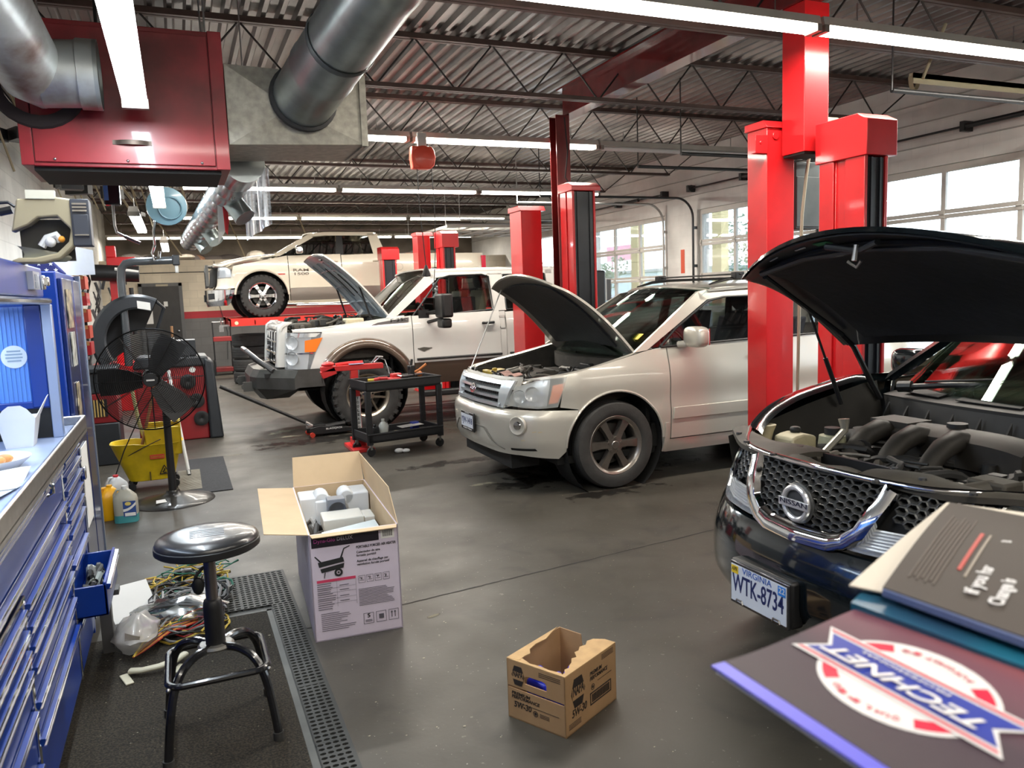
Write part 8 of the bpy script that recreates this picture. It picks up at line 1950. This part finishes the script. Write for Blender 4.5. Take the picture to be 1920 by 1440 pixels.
for k in range(n+1):
    a = R(lerp(-20, 232, k/n)); a = PI*1.0-(a-R(0)); 
    a = R(lerp(62, 215, k/n))
    for (r0, y) in ((.34,-.16),(.36,-.20),(.47,-.20),(.50,-.16),(.50,.18),(.46,.20)): vs.append(gc+Vector((math.cos(a)*r0, y, math.sin(a)*r0*1.08)))
m.add(vs, [(i*6+j, i*6+(j+1), (i+1)*6+(j+1), (i+1)*6+j) for i in range(n) for j in range(5)]); m.build('wheel_guard', DGY, t, smooth=50)
m = MB(); vs = []
for k in range(n+1):
    a = R(lerp(62, 215, k/n)); vs += [gc+Vector((math.cos(a)*.49, .18, math.sin(a)*.49*1.08)), gc+Vector((math.cos(a)*.12, .18, math.sin(a)*.12))]
m.add(vs, [(2*i,2*i+1,2*i+3,2*i+2) for i in range(n)]); m.build('guard_side', mat('guard_inner', (.010,.011,.013), .6), t)
m = MB(); m.bx(.10,.42,-.22,.10,1.03,1.22); m.bx(.16,.34,-.24,-.20,1.16,1.22); m.tube([(.12,-.1,1.12),(-.05,-.15,1.02),(-.2,-.2,.95)], .02, 8); m.tube([(.02,-.1,1.70),(.10,-.05,1.62),(.0,0,1.35)], .022, 8); m.build('head', DGY, t, bevel=.02)
m = MB(); m.slab(lambda u, v: (gc.x+.02+.14*u, gc.y-.205, gc.z+.375+.09*v-.03*u), 2, 2, (0,.003,0)); m.build('guard_label', PAPER, t, smooth=0)
m = MB(); m.cyl((.05,-.35,1.16),(.05,.0,1.16),.02,n=12); m.tube([(-.33,-.2,.95),(-.33,-.22,1.3),(-.33,-.22,1.95),(-.315,-.22,2.09),(-.27,-.22,2.15),(-.18,-.22,2.17),(.24,-.22,2.18)], .045, 12); m.build('pipe_arm', mat('grey_pipe', (.10,.11,.12), .25, .4, .4), t)
m = MB(); m.bx(.24,.32,-.27,-.17,2.12,2.24); m.bx(.26,.30,-.25,-.19,2.03,2.12,1); m.build('arm_head', [DGY, WHITEP], t, bevel=.01)
m = MB(); m.lathe([(0,0),(.085,0),(.085,.012),(.02,.012),(.02,.05),(.0,.05)], (.17,-.30,1.215), (0,0,1), 24); m.cyl((.17,-.3,1.2),(.17,-.3,1.40),.016,n=10,mi=1); m.build('spool', [WHITEP, mat('worn_wood', (.32,.16,.07), .6)], t)
# red parts shelf seen through the fan
t = thing('parts_washer', 'low dark machine with a red band and yellow striped panel seen through the fan guard', 'machine', (-.95, 9.3, 0))
m = MB(); m.bx(-.30,.30,-.2,.3,0,.45); m.bx(-.30,.30,-.2,.3,.76,.98); m.build('cabinet', DGY, t, bevel=.015); m = MB(); m.bx(-.30,.30,-.2,.3,.45,.76); m.build('red_band', BRD, t, bevel=.01); m = MB(); m.bx(-.16,.2,-.21,-.2,.52,.70)
for k in range(12): m.bx(-.15+.028*k,-.137+.028*k,-.214,-.21,.52,.70,1)
m.build('striped_panel', [DARK, mat('tan_stripe', (.5,.33,.10), .6)], t, smooth=0)
m = MB(); m.bx(-.34,.32,-.23,.32,.98,1.03); m.build('tray', DGY, t, bevel=.01)
# tyre changer column
t = thing('tyre_changer', 'tall red tyre changer column with a black roller arm near the far wall', 'tyre changer', (-.86, 14.2, 0))
m = MB(); m.bx(-.10,.10,-.1,.1,0,2.30); m.bx(-.12,.30,-.12,.12,2.30,2.44); m.bx(-.12,.02,-.1,.1,2.44,2.62); m.bx(-.45,.45,-.45,.45,0,.75); m.build('column', RED, t, bevel=.01)
m = MB(); m.cyl((-.34,-.2,2.20),(.34,-.2,2.16),.13,n=22); m.cyl((.1,-.2,2.0),(.1,-.2,2.15),.05,n=12); m.cyl((.20,-.1,1.2),(.20,-.1,1.95),.035,n=10); m.build('roller_arm', BLACK, t); m = MB(); m.cyl((-.0,-.30,2.24),(.34,-.30,2.19),.03,n=10); m.build('roller', WHITEP, t)
# far wall door
d = bpy.data.objects.new('door_6', None); COL.objects.link(d); d['kind'] = 'structure'; d.location = (-.35, YB, 0)
m = MB(); m.bx(-.50,-.42,-.05,.0,0,2.20); m.bx(.42,.50,-.05,.0,0,2.20); m.bx(-.50,.50,-.05,.0,2.12,2.20); m.build('door_frame', GREYP, d, smooth=0); m = MB(); m.bx(-.42,.42,-.04,-.005,0,2.12); m.build('door_leaf', mat('charcoal_door', (.030,.028,.026), .5, var=.3), d, smooth=0)
m = MB(); m.bx(-.10,.18,-.06,-.04,2.12,2.17); m.build('door_closer', mat('closer_tan', (.4,.35,.25), .5), d); m = MB(); m.ball((.34,-.07,1.0), .03, 10, 8); m.build('door_knob', STEEL, d); m = MB(); m.bx(.05,.14,-.043,-.04,1.62,1.74); m.bx(-.38,-.22,-.043,-.04,1.2,1.6); m.build('notice', PAPER, d, smooth=0)
m = MB(); m.tube([(-1.2,YB-.02,2.1),(-1.1,YB-.02,2.38),(-.9,YB-.02,2.45),(4,YB-.02,2.47),(7,YB-.02,2.44)], .012, 5); m.tube([(.95,YB-.03,2.72),(1.0,YB-.03,1.6),(1.15,YB-.03,.9),(1.1,YB-.03,.2)], .007, 5); tag(m.build('wall_cable', WIRE), 'thin dark cable draped along the cream far wall', 'cable')
# shop seat cart
t = thing('shelf_cart', 'small red and black rolling shelf cart against the far wall beside the tyres', 'cart', (.90, 19.3, 0))
for z in (.08, .78): m = MB(); m.bx(-.2,.2,-.2,.2,z,z+.10); m.build('shelf', DKRED if z < .5 else mat('dull_red_shelf', (.30,.03,.03), .5), t, bevel=.008)
for sx in (-1, 1): m = MB(); m.bx(sx*.2-.02,sx*.2+.02,-.2,.2,.0,.34); m.bx(sx*.19-.015,sx*.19+.015,-.02,.02,.1,1.22); m.build('side_frame', BLACK, t, bevel=.006)
m = MB(); m.cyl((-.2,0,1.22),(.2,0,1.22),.014,n=8); m.build('handle', STEEL, t)
# ------------------------------------------------------------------ hanging things
t = thing('hose_reel', 'round pale blue hose reel hanging under the ceiling with a swivel hook', 'hose reel', (-.02, 10.0, 2.78)); LB2 = mat('pale_blue_reel', (.17,.33,.44), .4, 0, .2, var=.1)
m = MB(); m.lathe([(0,-.04),(.06,-.045),(.14,-.03),(.185,-.02),(.19,.0),(.185,.02),(0,.02)], (0,0,0), (0,1,0), 36); m.lathe([(.10,-.05),(.11,-.052),(.115,-.035)], (.03,0,-.02), (0,1,0), 28); m.build('disc', LB2, t)
t.scale = (1.16,)*3
m = MB(); m.bx(-.03,.03,-.02,.04,.15,1.17); m.build('hanger', STEEL, t, smooth=0); m = MB(); m.tube([(-.12,-.02,-.14),(-.14,-.02,-.25),(-.14,-.02,-.38)], .012, 8); m.tube([(-.14,-.02,-.38),(-.17,-.02,-.46),(-.15,-.02,-.52),(-.11,-.02,-.50),(-.10,-.02,-.44)], .014, 8); m.build('hook', CHROME, t)
t = thing('cord_reel', 'bright orange-red cord reel hanging in the middle with two cables dropping down', 'cord reel', (2.68, 8.72, 3.20)); OR = mat('orange_red_reel', (.85,.09,.05), .4, 0, .2)
m = MB(); m.prism([(-.13,-.13),(.08,-.13),(.125,-.09),(.145,0),(.13,.08),(.10,.12),(-.13,.12),(-.145,0)], (0,-.05,0), (1,0,0), (0,0,1), (0,.10,0)); m.build('case', OR, t, bevel=.015, seg=3); m = MB(); m.lathe([(0,-.012),(.10,-.010),(.125,.0),(0,.0)], (.0,-.05,0), (0,1,0), 32); m.build('cover_disc', OR, t)
m = MB(); m.bx(-.05,.05,-.02,.02,.12,.27); m.build('bracket', WHITEP, t, smooth=0); m = MB(); m.tube([(-.07,0,-.13),(-.065,0,-.5),(-.04,0,-.9),(-.02,0,-1.22)], .006, 5); m.tube([(.10,0,-.1),(.11,.02,-.2),(.12,.02,-.6),(.12,.05,-1.0),(.09,.1,-1.5)], .005, 5); m.build('cable', WIRE, t)
m = MB(); m.lathe([(.012,0),(.022,-.03),(.05,-.11),(.05,-.13),(0,-.135)], (-.02,0,-1.20), (0,0,1), 16); m.build('cone_plug', BLACK, t)
t = thing('work_lamp', 'jointed dark work lamp arm hanging from the roof near the blue reel', 'lamp', (-.38, 6.6, 2.5))
m = MB(); m.bx(-.055,.055,-.05,.05,-.10,.08); m.build('lamp_box', mat('dark_glossy_box', (.02,.025,.035), .15, .3), t, bevel=.01); m = MB(); m.bx(-.05,-.02,-.053,-.05,-.07,.05); m.build('screen', LTBLUE, t, smooth=0)
m = MB(); m.cyl((0,0,.08),(0,0,ZC-2.5),.012,n=8); m.cyl((-.05,0,.18),(.10,.0,.2),.04,n=10); m.ball((.0,0,.17), .05, 10, 8); m.build('hanger', BLACK, t); m = MB(); m.tube([(.0,0,-.10),(-.0,0,-.25),(.01,0,-.30),(.08,-.0,-.34),(.12,0,-.36)], .010, 8); m.cyl((.06,0,-.33),(.16,0,-.38),.014,n=8); m.build('arm', STEEL, t)
CLR = glassmat('hanging_film', (.80,.84,.90), .30, .15)
m = MB(); m.slab(lambda u, v: (.60+.21*u+.01*math.sin(14*u), 7.2+.015*math.sin(22*u), 2.80-(.48+.14*(1-u))*v+.0), 24, 6, (0,.002,0)); tag(m.build('plastic_curtain', CLR), 'clear crinkled plastic sheet hanging from the round duct', 'plastic sheet')
m = MB(); m.prism([(0,0),(.035,.03),(.05,-.20),(.03,-.33),(.0,-.28)], (.42, 7.25, 2.56), (1,0,0), (0,0,1), (0,.004,0)); m.prism([(-.03,.04),(.0,.05),(.01,-.30),(-.05,-.40)], (.42, 7.24, 2.56), (1,0,0), (0,0,1), (0,.003,0), 1); m.cyl((.43,7.25,2.58),(.44,7.25,3.6),.003,n=4,mi=1); tag(m.build('hanging_pennant', [mat('pennant_red', (.70,.03,.04), .5), WHITEP], smooth=0), 'narrow red and white pennant hanging left of the clear plastic sheet', 'pennant')
m = MB(); m.cyl((.62,7.2,2.80),(.62,7.2,3.65),.003,n=4); m.cyl((.79,7.2,2.80),(.79,7.2,3.65),.003,n=4); tag(m.build('hanging_wire', STEEL), 'two thin wires holding up the clear plastic sheet', 'wire')
# electrical gear behind the tallest lift post
t = thing('electrical_disconnect', 'grey electrical cabinet with conduit between the two nearest red lift posts', 'electrical box', (4.78, 5.05, 0)); ELG = mat('electrical_grey', (.10,.12,.125), .45, .2, var=.25); TANP = mat('tan_conduit', (.30,.27,.20), .5, .2)
m = MB(); m.bx(-.09,.16,.0,.16,2.08,2.62); m.build('cabinet', ELG, t, bevel=.006); m = MB(); m.bx(-.085,.155,-.006,.0,2.10,2.50); m.build('cover', ELG, t, bevel=.003)
m = MB(); m.bx(-.07,.05,-.10,.02,2.83,2.98); m.bx(.05,.3,-.06,.0,2.90,2.97); m.bx(-.05,.04,-.08,.0,2.70,2.76); m.build('junction_box', TANP, t, bevel=.006)
m = MB(); m.tube([(-.01,-.04,2.98),(-.01,-.04,3.9),(-.03,-.06,4.05),(-.12,-.1,4.12)], .016, 10); m.tube([(.0,-.04,2.76),(-.0,-.05,2.66),(-.03,-.05,2.5),(-.07,-.05,2.2),(-.09,-.05,1.7),(-.1,-.03,.0)], .013, 8); m.build('conduit', TANP, t); m = MB(); m.tube([(-.07,-.06,2.86),(-.13,-.06,2.82),(-.12,-.05,2.76),(-.05,-.05,2.73)], .006, 6); m.tube([(-.2,-.03,2.6),(.1,-.05,2.66)], .01, 6); m.build('wires', WIRE, t)
t = thing('mounting_channel', 'cream slotted steel channel with a hanging strap loop under the ceiling at upper right', 'bracket', (6.78, 5.75, 3.57)); CRC = mat('cream_channel', (.48,.44,.30), .45, var=.1)
m = MB(); m.bx(.0,2.15,-.025,.025,.02,.07); m.bx(0,2.15,-.025,-.018,-.03,.07); m.build('channel', CRC, t, smooth=0); m = MB(); m.cyl((.12,-.03,.02),(.42,-.03,.56),.016,n=6); m.build('brace', CRC, t); m = MB(); m.slab(lambda u, v: (.03+.055*math.cos(PI+PI*u)*1.0+.02, -.02+.05*v, .04-.13*math.sin(PI*u)), 16, 1, (0,.0,.004)); m.build('strap_loop', mat('tan_strap', (.32,.28,.18), .6), t)
# ------------------------------------------------------------------ left wall and loft clutter
t = thing('bin_rack', 'red and orange plastic parts bins stacked on the left wall behind the tall locker', 'parts bins', (-.70, 7.1, 0))
for k in range(5): m = MB(); m.bx(-.16,.05,-.10,.15,1.28+.13*k,1.38+.13*k); m.bx(-.15,.04,-.105,-.1,1.355+.13*k,1.385+.13*k,1); m.build('bin', [mat('bin_red', (.52,.05,.02), .4) if k % 3 else RED, mat('bin_edge', (.55,.25,.08), .5)], t, smooth=0)
m = MB(); m.bx(-.18,-.165,-.1,.15,0,1.9); m.build('back_plate', GREYP, t, smooth=0)
m = MB(); q = random.Random(31)
for k in range(40):
    y = q.uniform(11.5,19.5); x = -1.55+q.uniform(0,.35); z0 = q.uniform(1.0,2.5); m.tube([(x,y,z0),(x+.05,y+.05,z0-.2),(x-.02,y+.1,z0-.45)], q.uniform(.01,.03), 6, k % 2)
tag(m.build('hanging_hoses', [WIRE, GREYP]), 'dark hoses and belts hanging in a clump on the left wall', 'hoses', kind='stuff')
t = thing('wall_shelf', 'grey shelf of dark bottles and tools along the left wall beyond the fan', 'shelf', (-1.35, 12.5, 0))
for z in (.9, 1.45): m = MB(); m.bx(-.29,.1,-2,.9,z,z+.03); m.build('shelf_board', GREYP, t, smooth=0)
for y in (-1.95, -.5, .84): m = MB(); m.bx(-.28,.09,y,y+.04,0,1.6); m.build('upright', BLACK, t, smooth=0)
lb = [mat('bottle_dark', (.03,.03,.035), .4), mat('bottle_white', (.45,.45,.42), .5), mat('bottle_green', (.03,.25,.08), .4), mat('bottle_amber', (.5,.2,.03), .4)]
names_ = {0: 'dark', 1: 'off-white', 2: 'green', 3: 'amber'}
for k in range(12):
    m = MB(); h = .16+.02*(k % 4); m.lathe([(0,0),(.045,0),(.045,h*.7),(.02,h*.85),(.02,h),(0,h)], (0,0,0), (0,0,1), 12); o = m.build('spray_bottle', lb[k % 4]); z = .93 if k % 2 else 1.48; o.location = (-1.42+.04*(k % 3), 10.65+.22*k, z)
    tag(o, f"{names_[k % 4]} bottle on the {'lower' if k % 2 else 'upper'} board of the left wall shelf", 'bottle', f"{names_[k % 4]} bottles on the {'lower' if k % 2 else 'upper'} board")
m = MB(); q = random.Random(41)
for k in range(60):
    x = q.uniform(-1.2,8.4); y = q.uniform(22.7,23.8); m.ball((x,y,2.86+q.uniform(-.03,.05)), (q.uniform(.15,.4),q.uniform(.12,.25),q.uniform(.05,.18)), 8, 6, k % 3)
tag(m.build('loft_junk', [mat('brown_insulation', (.22,.10,.05), .9, var=.5), mat('dusty_wrap', (.25,.22,.18), .5, var=.5), mat('dark_bundle', (.05,.04,.035), .8)]), 'brown insulation and wrapped bundles piled on the loft above the far wall', 'stored bundles', kind='stuff')
m = MB(); q = random.Random(5)
for (a, b) in (((1.3,21.2,3.9),(1.7,21.3,2.8)),((3.0,20.9,3.9),(3.4,21.2,2.9)),((-.3,20.9,3.7),(.2,21.2,2.85)),((.1,12,3.7),(.25,12.2,3.0)),((-.9,12,3.8),(-.45,12.3,3.1)),((-1.0,12.4,3.9),(-.5,12.5,3.0)),((-1.1,10,3.9),(-.6,10.3,3.2))): m.cyl(a, b, .018, n=6)
for k in range(26): a = (-1.5+q.random()*1.3, q.uniform(7.5,13), 4.0); m.tube([a, (a[0]+.15,a[1]+.1,3.5), (a[0]+.30,a[1]+.2,q.uniform(2.75,3.2))], .010, 5)
tag(m.build('hanging_sticks', mat('pale_stick', (.30,.24,.15), .7)), 'thin pale sticks and hoses dangling from the roof at the left', 'sticks', kind='stuff')
m = MB(); q = random.Random(9)
for k in range(24): m.box((q.uniform(-1.5,-.3), q.uniform(9,13), q.uniform(2.9,3.8)), (q.uniform(.1,.3),q.uniform(.1,.3),q.uniform(.05,.2)), 0, Matrix.Rotation(q.uniform(0,3),3,'Z'))
tag(m.build('stored_parts', BLACK), 'dark parts stored up among the joists at the left', 'stored parts', kind='stuff')
t = thing('fluid_machine', 'black upright fluid service machine beside the silver SUV windscreen and lift post', 'machine', (5.12, 9.3, 0))
m = MB(); m.bx(-.16,.12,-.2,.2,.1,1.90); m.build('body', BLACK, t, bevel=.03, seg=3); m = MB(); m.bx(.12,.16,-.15,.0,1.5,1.8); m.build('gauge_panel', PAPER, t, bevel=.01); m = MB(); m.bx(.16,.24,-.13,.02,1.50,1.78); m.build('side_box', GREYP, t, bevel=.01)
for y in (-.15,.15): m = MB(); m.lathe([(0,0),(.08,0),(.08,.04),(0,.04)], (-.02,y-.02,.08), (0,1,0), 16); m.build('wheel', RUBBER, t)
m = MB(); m.bx(8.995,9.0,12.62,12.74,1.9,2.35); tag(m.build('red_wall_sign', mat('orange_red_sign', (.62,.08,.03), .5), smooth=0), 'narrow vertical orange-red sign on the white pier between garage doors', 'sign')
m = MB(); m.tube([(4.42,8.58,3.7),(4.44,8.56,3.3),(4.40,8.56,3.0),(4.50,8.56,2.85),(4.44,8.56,2.5)], .008, 6); tag(m.build('column_cable', WIRE), 'black cable clipped to the dark red I-column above the lift post', 'cable')
# ------------------------------------------------------------------ outside
ASP = mat('grey_asphalt', (.22,.22,.22), .9, var=.25, vs=.6)
m = MB(); m.bx(XR+.25,90,-40,90,-.18,-.02); o = m.build('street_ground', ASP, smooth=0); o['kind'] = 'structure'
m = MB(); m.bx(30,32,-40,90,-.02,.06); m.bx(32,90,-40,90,-.02,.05,1); o = m.build('grass_verge', [mat('kerb_concrete', (.45,.44,.42), .8), mat('lawn_green', (.12,.25,.07), .9, var=.4, vs=2)], smooth=0); o['kind'] = 'structure'
LF = mat('hazy_tree_leaves', (.20,.28,.20), .8, var=.35, vs=1.2); BK = mat('tree_bark', (.16,.13,.11), .9)  # leaf colour is paled to stand in for outdoor haze and overexposure
def tree(x, y, h, r, seed, label):
    t = thing('street_tree', label, 'tree', (x, y, 0)); q = random.Random(seed); m = MB(); m.tube([(0,0,0),(.1,0,h*.4),(0,.1,h*.7)], [.2,.15,.08], 8); m.build('trunk', BK, t); m = MB()
    blobs = [(q.uniform(-.6,.6)*r, q.uniform(-.6,.6)*r, h*.6+q.uniform(-.35,.35)*h*.6, q.uniform(.3,.5)*r) for k in range(9)]
    for k in range(1100):
        b = blobs[k % 9]; d = Vector((q.gauss(0,1), q.gauss(0,1), q.gauss(0,1))).normalized()*b[3]*q.uniform(.7,1.05); c = Vector(b[:3])+d; u = Vector((q.gauss(0,1), q.gauss(0,1), q.gauss(0,1))).normalized(); v = u.orthogonal().normalized(); s_ = q.uniform(.10,.2)
        m.add([c+u*s_, c+v*s_*.6, c-u*s_, c-v*s_*.6], [(0,1,2,3)])
    m.build('crown', LF, t, smooth=0)
for i, (x, y, h, r, lb_) in enumerate([(40,36,5.6,2.6,'pale green street tree seen through the middle garage door, left part'),(37,44,6.6,3.2,'leafy pale green tree filling the far part of the middle garage door'),(43,47,6.2,3.,'pale green tree behind the leafy one at the middle garage door'),(46,24,4.9,2.6,'low tree far off behind the nearest garage door, right edge'),(48,31,3.9,2.2,'small far tree just showing above the middle rail of the nearest garage door'),(33,58,4.4,2.4,'far tree to the left of the pale building, seen by the third garage door'),(30,66,5.2,2.6,'green tree by the open garage door beside the red column'),(50,16,4.8,2.8,'far tree beyond the right edge of the nearest garage door')]):
    tree(x, y, h, r, 50+i, lb_)
t = thing('street_building', 'long pale low building with a pink sign across the street', 'building', (52, 74, 0)); m = MB(); m.bx(-8,8,-12,12,0,3.2); m.build('wall', mat('pale_blue_wall', (.50,.58,.66), .8), t, smooth=0); m = MB(); m.bx(-8.2,8.2,-12.2,12.2,3.2,3.5); m.build('roof', mat('grey_roof', (.35,.37,.40), .8), t, smooth=0); m = MB(); m.bx(-8.1,-8.0,-5,2,4.6,6.2); m.bx(-8.1,-8.0,-4,-3.8,3.5,4.6); m.bx(-8.1,-8.0,.8,1,3.5,4.6); m.build('sign_panel', mat('pink_sign', (.70,.35,.45), .6), t, smooth=0)
for k, (x, y) in enumerate([(10.9,14.0),(10.6,12.05),(10.7,17.0)]):
    m = MB(); m.bx(-.10,.10,-.16,.16,0,3.6); o = m.build('canopy_post', mat('cream_yellow_post', (.72,.62,.36), .6), loc=(x, y, -.02), smooth=0); tag(o, ['cream-yellow post outside the third garage door', 'cream-yellow post outside the middle garage door', 'cream-yellow post outside the far pier'][k], 'post', 'cream posts outside the doors')
m = MB()
for z in (5.6, 6.3, 7.2): m.tube([(27, -30, z+.8), (27, 20, z), (27, 90, z+.8)], .03, 4)
tag(m.build('power_lines', WIRE), 'thin power lines crossing the sky over the street', 'power lines'); COL.objects['power_lines'].name = 'street_power_lines'
t = thing('parked_car', 'small pale parked car across the street', 'car', (19, 19.5, 0), R(80)); m = MB(); m.prism([(-2.1,.3),(2.1,.3),(2.15,.75),(1.5,.9),(.8,1.4),(-.8,1.45),(-1.6,.95),(-2.1,.85)], (0,-.85,0), (1,0,0), (0,0,1), (0,1.7,0)); m.build('body', mat('pale_car_paint', (.55,.57,.6), .3, .3, .8), t, bevel=.08, seg=3)
m = MB(); m.prism([(.72,.95),(.55,1.33),(-.7,1.37),(-1.2,.97)], (0,-.86,0), (1,0,0), (0,0,1), (0,1.72,0)); m.build('side_windows', TINT, t, smooth=0)
for x in (-1.3, 1.3):
    for y in (-.86, .66): m = MB(); m.lathe([(0,0),(.2,0),(.32,.02),(.32,.18),(0,.2)], (x,y,.32), (0,1,0), 20); m.build('wheel', RUBBER, t)
# ------------------------------------------------------------------ split paired car parts into left and right pieces
SPLIT = {'front_door','rear_door','front_fender','door_handle','side_moulding','lower_door_panel','wheel_arch_lip','fender_flare','rear_quarter','pickup_bed','mud_flap','side_windows','front_side_window','rear_side_window','window_frame','pillars','door_mirror','tail_lamp','running_board','side_step','side_grille_mesh','corner_strip','end_sockets','hanger_chains','tubes','hanger_rod','wheel_liner','seat_bolster','shackle_mount','door_post','rocker_and_quarter','cross_bar','roof_rail','filler_door_gap','gap_liner','bumper_lamp','cab_pillars','cowl_vents','white_label','frame_tabs','cone_holders','wheels','caster','scissor_leg','base_frame','screws','chrome_trim','bolts','strap','flap'}
def comps(me):
    n = len(me.vertices); par = list(range(n))
    def find(a):
        while par[a] != a: par[a] = par[par[a]]; a = par[a]
        return a
    for e in me.edges:
        a, b = find(e.vertices[0]), find(e.vertices[1])
        if a != b: par[a] = b
    g = {}
    for i in range(n): g.setdefault(find(i), []).append(i)
    return list(g.values())
def split(o):
    me = o.data; cs = comps(me)
    if len(cs) < 2 or me.users > 1: return
    box = [[min(me.vertices[i].co[k] for i in c) for k in range(3)]+[max(me.vertices[i].co[k] for i in c) for k in range(3)] for c in cs]
    grp = list(range(len(cs)))
    def f(a):
        while grp[a] != a: a = grp[a]
        return a
    if len(cs) > 400: return
    for i in range(len(cs)):
        for j in range(i):
            if f(i) != f(j) and all(box[i][k] <= box[j][k+3]+.004 and box[j][k] <= box[i][k+3]+.004 for k in range(3)): grp[f(i)] = f(j)
    G = {}
    for i, c in enumerate(cs): G.setdefault(f(i), []).extend(c)
    if len(G) < 2 or len(G) > 12: return
    news = []
    for vs in G.values():
        S = set(vs); mp = {v: k for k, v in enumerate(vs)}
        nm = bpy.data.meshes.new(me.name); pf = [p for p in me.polygons if p.vertices[0] in S]
        nm.from_pydata([me.vertices[v].co.copy() for v in vs], [], [[mp[v] for v in p.vertices] for p in pf])
        for m_ in me.materials: nm.materials.append(m_)
        nm.polygons.foreach_set('material_index', [p.material_index for p in pf]); nm.polygons.foreach_set('use_smooth', [p.use_smooth for p in pf])
        if any(p.use_smooth for p in pf): nm.set_sharp_from_angle(angle=R(50))
        c = o.copy(); c.data = nm; COL.objects.link(c); cen = sum((v.co for v in nm.vertices), Vector())/len(nm.vertices); news.append((cen, c))
    for ch in kids(o):
        if ch.data is None or not hasattr(ch.data, 'vertices') or not len(ch.data.vertices): continue
        cc = sum((v.co for v in ch.data.vertices), Vector())/len(ch.data.vertices)+ch.location; ch.parent = min(news, key=lambda q: (q[0]-cc).length)[1]
    bpy.data.objects.remove(o)
for o in [o for o in COL.objects if o.type == 'MESH' and o.parent is not None and any(len(kids(k)) == 0 for k in [o])]:
    if o.name.split('.')[0] in SPLIT: split(o)
for o in [o for o in COL.objects if o.type == 'MESH' and o.parent is not None and o.name.split('.')[0] in SPLIT]:
    split(o)
for o in COL.objects:       # every colour family of repeats is one named kind
    if o.parent is None and o.type in ('MESH', 'EMPTY') and 'label' not in o and 'kind' not in o: print('UNLABELLED', o.name)
